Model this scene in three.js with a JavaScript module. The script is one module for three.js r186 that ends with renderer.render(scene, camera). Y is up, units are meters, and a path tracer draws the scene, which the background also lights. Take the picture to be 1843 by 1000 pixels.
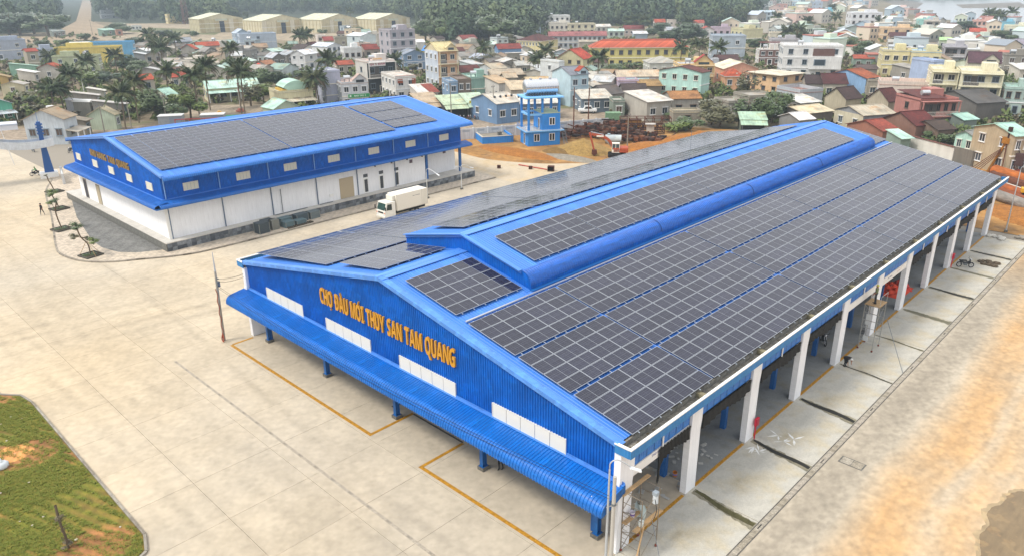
import * as THREE from 'three';
import { mergeGeometries,toCreasedNormals } from 'three/addons/utils/BufferGeometryUtils.js';
import { RoundedBoxGeometry } from 'three/addons/geometries/RoundedBoxGeometry.js';
import { MarchingCubes } from 'three/addons/objects/MarchingCubes.js';
import { FontLoader } from 'three/addons/loaders/FontLoader.js';
import { TextGeometry } from 'three/addons/geometries/TextGeometry.js';

// ---------------------------------------------------------------- camera, sky, sun, exposure
const scene = new THREE.Scene();
const camera = new THREE.PerspectiveCamera(40.834,1024 / 555,0.5,9000);
{
const yaw = -44.1512 * Math.PI / 180,pitch = -21.5208 * Math.PI / 180,roll = -0.568 * Math.PI / 180;
const f = new THREE.Vector3(Math.sin(yaw) * Math.cos(pitch),Math.sin(pitch),-Math.cos(yaw) * Math.cos(pitch));
const r0 = new THREE.Vector3(Math.cos(yaw),0,Math.sin(yaw)),u0 = new THREE.Vector3().crossVectors(r0,f);
const r = r0.clone().multiplyScalar(Math.cos(roll)).addScaledVector(u0,Math.sin(roll));
const u = u0.clone().multiplyScalar(Math.cos(roll)).addScaledVector(r0,-Math.sin(roll));
camera.quaternion.setFromRotationMatrix(new THREE.Matrix4().makeBasis(r,u,f.clone().negate()));
camera.position.set(40.362,30.235,28.494);
}
const renderer = new THREE.WebGLRenderer({ antialias: true });
renderer.toneMapping = THREE.LinearToneMapping;
renderer.toneMappingExposure = 1.0;
renderer.shadowMap.enabled = true;
const SUN = new THREE.Vector3(-0.28,0.86,0.5).normalize();
{ // thin bright overcast: milky all round, a broad glow about the hidden sun
const W = 512,H = 256,data = new Float32Array(W * H * 4),v = new THREE.Vector3();
for (let j = 0; j < H; j++) for (let i = 0; i < W; i++) {
const th = (j + 0.5) / H * Math.PI - Math.PI / 2,ph = (i + 0.5) / W * 2 * Math.PI - Math.PI;
v.set(Math.cos(th) * Math.cos(ph),Math.sin(th),Math.cos(th) * Math.sin(ph));
const up = Math.max(0,v.y),s = Math.max(0,v.dot(SUN));
const cl = 0.06 * Math.sin(ph * 3 + v.y * 5) * Math.sin(v.y * 9 + ph) + 0.04 * Math.sin(ph * 7 - v.y * 13);
let L = (0.98 + 0.3 * up + cl) * 1.06 + 0.6 * Math.pow(s,6);
if (v.y < 0) L = 0.4;
const k = (j * W + i) * 4;
data[k] = L * 0.985; data[k + 1] = L * 1.0; data[k + 2] = L * 1.04; data[k + 3] = 1;
}
const t = new THREE.DataTexture(data,W,H,THREE.RGBAFormat,THREE.FloatType);
t.mapping = THREE.EquirectangularReflectionMapping; t.magFilter = t.minFilter = THREE.LinearFilter; t.needsUpdate = true;
scene.background = t; scene.environment = t;
}
const sun = new THREE.DirectionalLight(new THREE.Color(1,0.94,0.85),2.6);
sun.position.copy(SUN).multiplyScalar(300); sun.target.position.set(-10,0,-30);
sun.castShadow = true; sun.shadow.radius = 24; sun.shadow.mapSize.set(2048,2048);
Object.assign(sun.shadow.camera,{ left: -150,right: 150,top: 150,bottom: -150,near: 1,far: 800 });
scene.add(sun,sun.target);
scene.fog = new THREE.FogExp2(new THREE.Color(0.62,0.73,0.82),0.00035);

// ---------------------------------------------------------------- small tools
let seed = 7;
const rnd = () => { seed |= 0; seed = seed + 0x6D2B79F5 | 0; let t = Math.imul(seed ^ seed >>> 15,1 | seed); t = t + Math.imul(t ^ t >>> 7,61 | t) ^ t; return ((t ^ t >>> 14) >>> 0) / 4294967296; };
const rr = (a,b) => a + (b - a) * rnd();
const pick = (a) => a[Math.floor(rnd() * a.length)];
const names = new Map();
function numbered(n) { const k = names.get(n) || 0; names.set(n,k + 1); return k ? n + '_' + String(k).padStart(3,'0') : n; }
function dress(o) { o.castShadow = o.receiveShadow = true; return o; }
function tag(o,label,category,group,kind) {
o.userData.label = label; if (category) o.userData.category = category;
if (group) o.userData.group = group; if (kind) o.userData.kind = kind; return o;
}
// x to the right along the hall's front, y up, d metres behind the hall's front wall (z = -d)
function thing(name,label,category,[x,y,d] = [0,0,0],turn = 0,group) {
const o = new THREE.Group(); o.name = numbered(name); o.position.set(x,y,-d); o.rotation.y = turn;
scene.add(o); return tag(o,label,category,group);
}
function part(name,geo,m,parent,label) {
const o = dress(new THREE.Mesh(Array.isArray(geo) ? join(geo) : geo,m)); o.name = parent === scene ? numbered(name) : name;
if (label) o.userData.label = label; parent.add(o); return o;
}
function structure(name,geo,m,parent = scene) { const o = part(name,geo,m,parent); o.userData.kind = 'structure'; return o; }
function join(list) { return mergeGeometries(list.map((g) => { g = g.index ? g.toNonIndexed() : g; for (const k of Object.keys(g.attributes)) if (!['position','normal','uv'].includes(k)) g.deleteAttribute(k); return g; })); }
function dup(root,[x,y,d],turn,label,group) {
const r = root.clone(); r.name = numbered(root.name.replace(/_\d{3}$/,'')); r.position.set(x,y,-d); r.rotation.y = turn;
r.userData = { ...root.userData }; if (label) r.userData.label = label; if (group) r.userData.group = group; scene.add(r); return r;
}
// a box given by its limits, uv in metres
function box(x0,x1,y0,y1,z0,z1) {
const g = new THREE.BoxGeometry(x1 - x0,y1 - y0,z1 - z0); g.translate((x0 + x1) / 2,(y0 + y1) / 2,(z0 + z1) / 2);
const p = g.attributes.position,n = g.attributes.normal,u = g.attributes.uv;
for (let i = 0; i < p.count; i++) {
if (Math.abs(n.getY(i)) > 0.5) u.setXY(i,p.getX(i),p.getZ(i));
else if (Math.abs(n.getX(i)) > 0.5) u.setXY(i,p.getZ(i),p.getY(i)); else u.setXY(i,p.getX(i),p.getY(i));
}
return g;
}
const boxd = (x0,x1,y0,y1,d0,d1) => box(x0,x1,y0,y1,-d1,-d0);
function rod(a,b,r,seg = 6,r2 = r) {
const A = new THREE.Vector3(...a),B = new THREE.Vector3(...b),L = A.distanceTo(B),g = new THREE.CylinderGeometry(r2,r,L,seg);
g.applyQuaternion(new THREE.Quaternion().setFromUnitVectors(new THREE.Vector3(0,1,0),B.clone().sub(A).normalize()));
g.translate((A.x + B.x) / 2,(A.y + B.y) / 2,(A.z + B.z) / 2); return g;
}
function bar(a,b,w,h) { // square section
const A = new THREE.Vector3(...a),B = new THREE.Vector3(...b),L = A.distanceTo(B),g = new THREE.BoxGeometry(w,h,L);
const m = new THREE.Matrix4().lookAt(A,B,Math.abs(B.y - A.y) > 0.95 * L ? new THREE.Vector3(0,0,1) : new THREE.Vector3(0,1,0));
g.applyMatrix4(m); g.translate((A.x + B.x) / 2,(A.y + B.y) / 2,(A.z + B.z) / 2); return g;
}
function tube(pts,r,seg = 20,rad = 6) { return new THREE.TubeGeometry(new THREE.CatmullRomCurve3(pts.map((p) => new THREE.Vector3(...p))),seg,r,rad); }
function flat(pts,y) { // polygon on the ground, pts [x, d], uv in metres
const s = new THREE.Shape(pts.map(([x,d]) => new THREE.Vector2(x,d))),g = new THREE.ShapeGeometry(s);
g.rotateX(-Math.PI / 2); g.translate(0,y,0); return g;
}
function slab(pts,y0,y1) { const s = new THREE.Shape(pts.map(([x,d]) => new THREE.Vector2(x,d))),g = new THREE.ExtrudeGeometry(s,{ depth: y1 - y0,bevelEnabled: false }); g.rotateX(-Math.PI / 2); g.translate(0,y0,0); return g; }
function smooth(pts,n) { return new THREE.CatmullRomCurve3(pts.map(([x,d]) => new THREE.Vector3(x,0,d)),true,'centripetal').getPoints(n).map((p) => [p.x,p.z]).slice(0,-1); }
// folded metal sheet: ribs run along the path [[a, y], ...], repeated every pitch metres over len; place(a, y, s) gives the point
function ribbed(path,len,pitch,h,place) {
const n = Math.round(len / pitch),prof = [[0,0],[0.3,0],[0.42,1],[0.6,1],[0.72,0]],pos = [],uv = [],S = [];
for (let k = 0; k < n; k++) for (const [t,o] of prof) S.push([(k + t) * len / n,o * h]);
S.push([len,0]);
const nor = path.map((p,i) => { const a = path[Math.max(0,i - 1)],b = path[Math.min(path.length - 1,i + 1)],l = Math.hypot(b[0] - a[0],b[1] - a[1]); return [-(b[1] - a[1]) / l,(b[0] - a[0]) / l]; });
const P = (i,j) => { const o = S[j][1]; return place(path[i][0] + nor[i][0] * o,path[i][1] + nor[i][1] * o,S[j][0]); };
for (let i = 0; i + 1 < path.length; i++) for (let j = 0; j + 1 < S.length; j++) {
const a = P(i,j),b = P(i,j + 1),c = P(i + 1,j + 1),d = P(i + 1,j);
pos.push(...a,...b,...c,...a,...c,...d);
const u0 = S[j][0],u1 = S[j + 1][0]; uv.push(u0,i,u1,i,u1,i + 1,u0,i,u1,i + 1,u0,i + 1);
}
const g = new THREE.BufferGeometry(); g.setAttribute('position',new THREE.Float32BufferAttribute(pos,3)); g.setAttribute('uv',new THREE.Float32BufferAttribute(uv,2)); g.computeVertexNormals(); return g;
}
// upright ribbed wall from y0 to top(s); place(s, y, out)
function ribWall(len,pitch,h,y0,top,place) {
const n = Math.round(len / pitch),prof = [[0,0],[0.3,0],[0.42,1],[0.6,1],[0.72,0]],S = [],pos = [],uv = [];
for (let k = 0; k < n; k++) for (const [t,o] of prof) S.push([(k + t) * len / n,o * h]);
S.push([len,0]);
for (let j = 0; j + 1 < S.length; j++) {
const [s0,o0] = S[j],[s1,o1] = S[j + 1],a = place(s0,y0,o0),b = place(s1,y0,o1),c = place(s1,top(s1),o1),d = place(s0,top(s0),o0);
pos.push(...a,...b,...c,...a,...c,...d); uv.push(s0,y0,s1,y0,s1,top(s1),s0,y0,s1,top(s1),s0,top(s0));
}
const g = new THREE.BufferGeometry(); g.setAttribute('position',new THREE.Float32BufferAttribute(pos,3)); g.setAttribute('uv',new THREE.Float32BufferAttribute(uv,2)); g.computeVertexNormals(); return g;
}

// ---------------------------------------------------------------- textures and materials
function lattice(n,s) { let q = s; const a = new Float32Array(n * n); for (let i = 0; i < n * n; i++) { q = Math.imul(q ^ q >>> 15,0x2c1b3c6d) + 0x9e3779b9 | 0; let t = Math.imul(q ^ q >>> 13,0x297a2d39); a[i] = ((t ^ t >>> 16) >>> 0) / 4294967296; } return a; }
function tileNoise(size,cells,oct,s) { // seamless fractal noise, 0..1
const out = new Float32Array(size * size); let amp = 1,tot = 0;
for (let o = 0; o < oct; o++) {
const n = cells << o,L = lattice(n,s + o * 977);
for (let j = 0; j < size; j++) { const y = j / size * n,y0 = Math.floor(y),fy = y - y0,sy = fy * fy * (3 - 2 * fy),r0 = (y0 % n) * n,r1 = ((y0 + 1) % n) * n;
for (let i = 0; i < size; i++) { const x = i / size * n,x0 = Math.floor(x),fx = x - x0,sx = fx * fx * (3 - 2 * fx),a = x0 % n,b = (x0 + 1) % n;
out[j * size + i] += amp * ((L[r0 + a] * (1 - sx) + L[r0 + b] * sx) * (1 - sy) + (L[r1 + a] * (1 - sx) + L[r1 + b] * sx) * sy); } }
tot += amp; amp *= 0.55;
}
for (let i = 0; i < out.length; i++) out[i] /= tot; return out;
}
function tex(size,fn,srgb = true,w = size) {
const d = new Uint8Array(size * w * 4);
for (let j = 0; j < size; j++) for (let i = 0; i < w; i++) { const c = fn(i,j),k = (j * w + i) * 4; d[k] = Math.max(0,Math.min(255,c[0] * 255)); d[k + 1] = Math.max(0,Math.min(255,c[1] * 255)); d[k + 2] = Math.max(0,Math.min(255,c[2] * 255)); d[k + 3] = c.length > 3 ? c[3] * 255 : 255; }
const t = new THREE.DataTexture(d,w,size); t.wrapS = t.wrapT = THREE.RepeatWrapping; t.magFilter = THREE.LinearFilter; t.minFilter = THREE.LinearMipmapLinearFilter; t.generateMipmaps = true; if (srgb) t.colorSpace = THREE.SRGBColorSpace; t.needsUpdate = true; return t;
}
const rep = (t,u,v = u) => { const c = t.clone(); c.repeat.set(u,v); c.needsUpdate = true; return c; };
const nA = tileNoise(512,4,7,11),nB = tileNoise(512,8,6,23),nC = tileNoise(512,32,4,51);
const at = (n,i,j) => n[((j & 511) << 9) + (i & 511)];
const grime = tex(512,(i,j) => { const w = Math.max(0,at(nB,i,j) - 0.56) * 0.8,v = 0.9 + 0.26 * (at(nA,i,j) - 0.5) + 0.16 * (at(nC,i,j >> 2) - 0.5) + w; return [v + w,v + w * 0.5,v]; });
const streaks = tex(512,(i,j) => { const v = 0.94 + 0.2 * (at(nC,i * 3,j >> 3) - 0.5) + 0.18 * (at(nA,i,j) - 0.5); return [v,v * 0.99,v * 0.97]; });
const speckle = tex(512,(i,j) => { const v = 0.82 + 0.36 * (at(nC,i,j) - 0.5) + 0.3 * (at(nB,i,j) - 0.5); return [v,v,v]; });
const bumpN = tex(512,(i,j) => { const v = 0.5 * at(nB,i,j) + 0.5 * at(nC,i,j); return [v,v,v]; },false);
const concreteMap = tex(1024,(i,j) => {
const a = at(nA,i >> 1,j >> 1),b = at(nB,i + 77,j + 31),c = at(nC,i * 2,j * 2); const st = Math.max(0,a - 0.52) * 1.5,dk = Math.max(0,0.42 - at(nB,i >> 1,(j >> 1) + 100)) * 1.2;
const v = 0.95 + 0.10 * (b - 0.5) + 0.13 * (c - 0.5) - dk * 0.2; return [v,v * (1 - 0.10 * st),v * (1 - 0.30 * st)];
});
const mats = new Map();
function M(color,o = {}) {
const k = color + JSON.stringify(o,(q,v) => v && v.isTexture ? v.uuid : v); if (mats.has(k)) return mats.get(k);
const { phys,...p } = o,m = phys ? new THREE.MeshPhysicalMaterial({ roughness: 0.7,...p }) : new THREE.MeshStandardMaterial({ roughness: 0.7,...p });
m.color.set(color); mats.set(k,m); return m;
}
const g8 = rep(grime,1 / 6),s4 = rep(streaks,1 / 5);
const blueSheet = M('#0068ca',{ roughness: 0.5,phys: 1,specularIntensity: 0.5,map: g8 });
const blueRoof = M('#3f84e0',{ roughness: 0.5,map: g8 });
const bluePaint = M('#0862ac',{ roughness: 0.5,map: g8 });
const blueTrim = M('#5494e8',{ roughness: 0.38,map: g8 });
const white = M('#f5f6fa',{ roughness: 0.8,map: rep(tex(512,(i,j) => { const v = 0.96 + 0.07 * (at(nC,i * 2,j >> 3) - 0.5) + 0.07 * (at(nA,i,j) - 0.5); return [v,v,v * 0.99]; }),1 / 6) });
const whiteTrim = M('#e9e8e4',{ roughness: 0.6 });
const concrete = M('#b9b1a3',{ roughness: 0.92,map: rep(concreteMap,1 / 9),bumpMap: rep(bumpN,1 / 2),bumpScale: 0.004 });
const rawConcrete = M('#7d7a72',{ roughness: 0.95,map: rep(speckle,1 / 3),bumpMap: rep(bumpN,1),bumpScale: 0.006 });
const panelIvory = M('#dedbcf',{ roughness: 0.55 });
const steelGrey = M('#6d7377',{ roughness: 0.5,metalness: 0.3 });
const aluminium = M('#c9ccd0',{ roughness: 0.38,metalness: 0.75 });
const darkGap = M('#1b1d1f',{ roughness: 0.9 });
const yellowPaint = M('#d79a1d',{ roughness: 0.7,map: rep(speckle,1 / 2) });
const rust = M('#6f3a24',{ roughness: 0.9,map: rep(speckle,1 / 2) });
const glassDark = M('#1a2228',{ roughness: 0.12 });
const woodPlank = M('#b99a72',{ roughness: 0.85,map: rep(streaks,1) });

// ---------------------------------------------------------------- ground
const soil = M('#9c8f7c',{ roughness: 1,map: rep(tex(512,(i,j) => { const a = at(nA,i,j),c = at(nC,i,j),b = at(nB,i,j + 200),g = Math.max(0,b - 0.5) * 1.3; const v = 0.8 + 0.4 * (a - 0.5) + 0.3 * (c - 0.5); return [v * (1 - 0.55 * g),v * (0.97 - 0.2 * g),v * (0.9 - 0.6 * g)]; }),1 / 60) });
structure('ground',flat([[-3500,-300],[1500,-300],[1500,3500],[-3500,3500]],-0.16),soil);
structure('yard_bed',flat([[-150,-60],[26.1,-60],[26.1,90],[-46,90],[-46,57],[-110,57],[-150,10]],-0.05),M('#8f877a',{ roughness: 1 }));
// cast concrete slabs of the yard, each with its own tone and open joints
const inPoly = (p,[x,y]) => { let c = false; for (let i = 0,j = p.length - 1; i < p.length; j = i++) if ((p[i][1] > y) !== (p[j][1] > y) && x < (p[j][0] - p[i][0]) * (y - p[i][1]) / (p[j][1] - p[i][1]) + p[i][0]) c = !c; return c; };
const walkEdge = [[-102,6.4],[-93.9,3.1],[-77.7,-0.8],[-68.9,-3.05],[-62.4,-4.7],[-59.5,-5.2],[-56.6,-4.9],[-54.4,-4.25],[-52.7,-3.2],[-51,-1.4],[-49.9,0.6],[-48,3.8],[-47.1,6.1],[-46.8,10],[-46.75,57.5]];
const lawnEdge = [[-60,-21.5],[-40,-20.6],[-25.5,-19.6],[-24.1,-18.5],[-22.3,-18.2],[-0.2,-18.2],[1.3,-18.7],[1.9,-19.8],[1.9,-60],[-60,-60]];
const walkPoly = [...walkEdge,[-110,57.5],[-110,6.4]];
{
const yard = new THREE.Group(); yard.name = 'concrete_yard'; yard.userData.kind = 'structure'; scene.add(yard);
const yardMap = tex(2048,(i,j) => { // worn slabs seen whole: damp tones, tyre arcs, oil and sand drifts
const X = -150 + i / 2048 * 176,D = -60 + j / 2048 * 120,f = (n,a) => at(n,Math.floor((X + 300) * a),Math.floor((D + 300) * a * 0.9)),a = f(nA,2.1),b = f(nA,9.3),c = f(nB,24),e = f(nC,47);
let t = 0; for (const [k,w,q] of [[-9.5,0.5,0],[-11.6,0.5,0],[-15.4,0.5,2],[-17.2,0.5,2],[-4.6,0.4,4]]) t += Math.exp(-(((D - k - 1.6 * Math.sin(X * 0.05 + q) - 0.7 * (b - 0.5)) / w) ** 2)) * Math.max(0,c - 0.32);
for (const [k,w,q] of [[-29,0.5,0],[-31.2,0.5,0],[-36,0.5,1],[-38.1,0.5,1],[-84,0.5,3],[-86.2,0.5,3]]) t += Math.exp(-(((X - k - 2 * Math.sin(D * 0.06 + q) - 0.7 * (b - 0.5)) / w) ** 2)) * Math.max(0,c - 0.32);
const oil = Math.max(0,c - 0.70) * 2.2 * Math.max(0,b - 0.4),sand = Math.max(0,a - 0.46) * 1.6 + Math.max(0,b - 0.6) * 0.6,v = 0.93 + 0.16 * (a - 0.5) + 0.16 * (b - 0.5) + 0.13 * (c - 0.5) + 0.14 * (e - 0.5) - 0.2 * t - 0.8 * oil; return [v,v * (1 - 0.1 * sand),v * (1 - 0.28 * sand)]; });
yardMap.wrapS = yardMap.wrapT = THREE.ClampToEdgeWrapping;
const tones = [0.94,0.965,0.98,1,1.015].map((k) => { const m = new THREE.MeshStandardMaterial({ map: yardMap,roughness: 0.92 }); m.color.set('#cabda7').multiplyScalar(k); return m; });
const yuv = (g) => { const u = g.attributes.uv,p = g.attributes.position; for (let i = 0; i < p.count; i++) u.setXY(i,(p.getX(i) + 150) / 176,(-p.getZ(i) + 60) / 120); return g; };
const far = []; let count = 0;
const cam = [40.4,-28.5];
for (let x = -148; x < 20; x += 5) for (let d = -58; d < 58; d += 5.5) {
const x1 = Math.min(x + 5,21.0),c = [x + 2.5,d + 2.75];
if (inPoly(walkPoly,c) && inPoly(walkPoly,[x,d]) && inPoly(walkPoly,[x1,d + 5.5]) && inPoly(walkPoly,[x1,d]) && inPoly(walkPoly,[x,d + 5.5])) continue;
if (c[1] > 6 && c[0] < -80) continue;
if (x > -19 && x1 < 18 && d > 8 && d < 70) { /* hall floor is its own slab */ continue; }
if (inPoly(lawnEdge,[x,d]) && inPoly(lawnEdge,[x1,d + 5.5])) continue;
const g = yuv(boxd(x + 0.01,x1 - 0.01,-0.045,rr(-0.003,0.003),d + 0.01,d + 5.49));
if (Math.hypot(c[0] - cam[0],c[1] - cam[1]) < 92 && count < 260) { part('concrete_slab',g,pick(tones),yard); count++; } else far.push(g);
}
const f = part('concrete_slab',far,tones[3],yard); f.userData.kind = 'stuff';
}
// long drain across the yard in front of the hall
{
const t = thing('drain_strip','narrow covered drain line running across the yard in front of the gable wall','drain',[0,0,-7.5]);
for (let k = 0; k < 36; k++) part('drain_cover',boxd(-21 + k,-20.02 + k,-0.02,0.004,-0.1,0.1),M('#c2b6a3',{ roughness: 0.95,map: rep(speckle,1 / 2) }),t);
}
const roadDust = tex(1024,(i,j) => { // sandy haul road beside the hall: concrete under drifts of orange sand, paler wheel tracks
const X = 26 + i / 1024 * 20,D = -15 + j / 1024 * 115,f = (n,a,b) => at(n,Math.floor(X * a) + 51200,Math.floor(D * b) + 51200);
const n = f(nA,14,8),n2 = f(nB,22,16),n3 = f(nC,50,40),n4 = f(nA,40,20),lane = 29.7 - Math.max(0,D - 30) * 0.035 + 1.6 * (n - 0.5) + 0.8 * (n4 - 0.5);
const s = Math.max(0,Math.min(1,(X - lane) / 2.2 + 0.4)),bell = (c,w) => Math.exp(-(((X - c) / w) ** 2));
let k = s * (0.5 + 0.9 * (n2 - 0.35) + 0.6 * (n4 - 0.5)) - 0.5 * bell(lane + 3.9 + (n - 0.5),0.8) - 0.45 * bell(lane + 6.1,0.9); if (D > 58) k += (D - 58) / 22 + 0.3 * (n - 0.5);
k = Math.max(0,Math.min(1,k)); const damp = 0.12 * Math.exp(-(((X - 27.4) / 1.2) ** 2)) * (n + n2),rut = [3.3,4.7,5.9,7.2,1.6].reduce((q,c) => q + bell(lane + c + 0.5 * (n - 0.5),0.17),0) * (0.35 + n4),v = 1.0 + 0.2 * (n2 - 0.5) + 0.26 * (n3 - 0.5) - damp - 0.045 * rut * s;
const A = [0.735,0.665,0.565],B = [0.74,0.585,0.40],C2 = [0.705,0.66,0.585]; return [0,1,2].map((q) => v * ((A[q] * s + C2[q] * (1 - s)) * (1 - k) + B[q] * k));
});
{
const g = boxd(26.1,46,-0.03,0,-15,100),u = g.attributes.uv,p = g.attributes.position;
for (let i = 0; i < p.count; i++) u.setXY(i,(p.getX(i) - 26) / 20,(-p.getZ(i) + 15) / 115);
structure('haul_road',g,new THREE.MeshStandardMaterial({ map: roadDust,roughness: 0.95,bumpMap: rep(bumpN,10,60),bumpScale: 0.012 }));
structure('roadside_sand',[boxd(46,110,-0.05,-0.01,-60,150),boxd(26.1,46,-0.05,-0.01,-60,-15)],M('#cfa873',{ roughness: 1,map: rep(speckle,1 / 9) }));
}
{ // puddle at the road side
const out = smooth([[36.2,12.2],[36.0,14],[35.55,15.4],[35.7,16.8],[35.3,18.4],[35.75,19.8],[35.9,21.2],[36.5,22],[37.4,21.2],[38.6,20.4],[39,16],[38,13],[37,12]],60).map(([x,d]) => [x + rr(-0.06,0.06),d + rr(-0.06,0.06)]);
const wet = out.map(([x,d]) => [x + (x - 37) * 0.18 + rr(-0.09,0.09),d + (d - 17) * 0.05 + rr(-0.12,0.12)]); structure('damp_sand',flat(wet,0.004),M('#b39d7a',{ roughness: 0.8,map: g8 }));
tag(structure('puddle',flat(out,0.006),M('#8a7452',{ roughness: 0.22,map: g8 })),'dark wet puddle of muddy water on the sandy road');
}
// apron slabs between hall and side drain, with damp gullies in front of the columns
const apronMat = M('#c2beb2',{ roughness: 0.92,map: rep(concreteMap,1 / 7),bumpMap: rep(bumpN,1 / 2),bumpScale: 0.004 });
{
const a = new THREE.Group(); a.name = 'loading_apron'; a.userData.kind = 'structure'; scene.add(a);
for (let k = -1; k < 10; k++) part('apron_slab',boxd(21.02,25.62,-0.04,0.004,k * 7.8 + 0.02,k * 7.8 + 7.78),apronMat,a);
const moss = [M('#2f2d26',{ roughness: 0.9,map: rep(speckle,1) }),M('#5f5a36',{ roughness: 0.95,map: rep(speckle,1) }),M('#837f66',{ roughness: 0.95,map: rep(speckle,1) })];
for (let k = 1; k < 10; k++) {
const m = pick(k === 1 ? [moss[1]] : k < 4 ? [moss[0]] : [moss[0],moss[1],moss[2]]),w = k === 4 || k === 5 ? 0.12 : rr(0.3,0.42),pts = [],back = [];
for (let s = 0; s <= 24; s++) { const t = s / 24,x = 21.3 + t * 4.25,c = k * 7.8 - 0.05 - 0.5 * t,ww = w * (0.75 + 0.5 * Math.sin(t * 2.6)) * rr(0.9,1.06),mz = 0.08 * Math.sin(t * 7 + k); pts.push([x,c + mz - ww / 2 + rr(-0.02,0.02)]); back.unshift([x,c + mz + ww / 2 + rr(-0.02,0.02)]); }
part('damp_gully',slab([...pts,...back],0.004,0.010),m,a);
const halo = [],hb = []; for (let s = 0; s <= 24; s++) { const t = s / 24,x = 21.2 + t * 4.4,c = k * 7.8 - 0.1 - 0.5 * t,ww = w * (1.5 + 0.9 * t) * rr(0.7,1.2); halo.push([x,c - ww / 2]); hb.unshift([x,c + ww / 2]); }
part('stain',flat([...halo,...hb],0.0065),M('#9a937c',{ roughness: 0.95,map: rep(speckle,1 / 2) }),a);
}
}
{
const t = thing('side_drain','long concrete trench drain with cover slabs along the sandy road','drain',[25.85,0,0]);
part('kerb',[boxd(-0.23,-0.19,-0.05,0.022,-24,79),boxd(0.2,0.25,-0.05,0.02,-24,79)],rawConcrete,t);
const cm = [M('#c4baa8',{ roughness: 0.9,map: rep(speckle,1 / 2) }),M('#b9ae9a',{ roughness: 0.9,map: rep(speckle,1 / 2) }),M('#cabfae',{ roughness: 0.9,map: rep(speckle,1 / 2) })];
for (let k = 0; k < 103; k++) { const s = part('cover_slab',boxd(-0.17,0.18,-0.05,rr(0.004,0.014),-24 + k + 0.02,-23 + k - 0.02),pick(cm),t); if (k % 9 === 4) part('slot',boxd(-0.03,0.03,0.005,0.018,-24 + k + 0.2,-24 + k + 0.7),darkGap,s); }
const h = thing('drain_cover','square concrete manhole cover set in the road beside the trench drain','manhole',[27.4,0,17.6]);
part('frame',boxd(-0.8,0.8,-0.03,0.008,-0.45,0.45),rawConcrete,h); part('lid',boxd(-0.7,-0.02,0,0.016,-0.37,0.37),cm[0],h); part('lid',boxd(0.02,0.7,0,0.016,-0.37,0.37),cm[1],h);
}
// yellow edge lines and raised market floor
{
const t = new THREE.Group(); t.name = 'yellow_edge_line'; t.userData.kind = 'structure'; scene.add(t);
const seg = (x0,x1,d0,d1) => part('painted_line',boxd(x0,x1,-0.01,0.016,d0,d1),yellowPaint,t);
seg(-20.3,0.7,-2.76,-2.5); seg(0.7,0.95,-2.76,1.3); seg(6.4,6.65,-2.5,1.2); seg(6.4,21.0,-2.76,-2.5); seg(-20.45,-20.2,-2.5,-0.5);
for (let k = 0; k < 10; k++) seg(20.84,21.06,k * 7.8 + (k ? 0.42 : 0.9),k * 7.8 + 6.85);
structure('market_floor',[boxd(-20.9,20.85,-0.04,0.006,8,78.3)],M('#8f918f',{ roughness: 0.85,map: rep(concreteMap,1 / 7) }));
structure('threshold_strip',[boxd(0.9,6.45,-0.01,0.012,1.2,1.34),boxd(-1.2,-0.9,-0.01,0.014,0.8,3.6)],M('#6b6356',{ map: rep(speckle,1) }));
}
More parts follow.
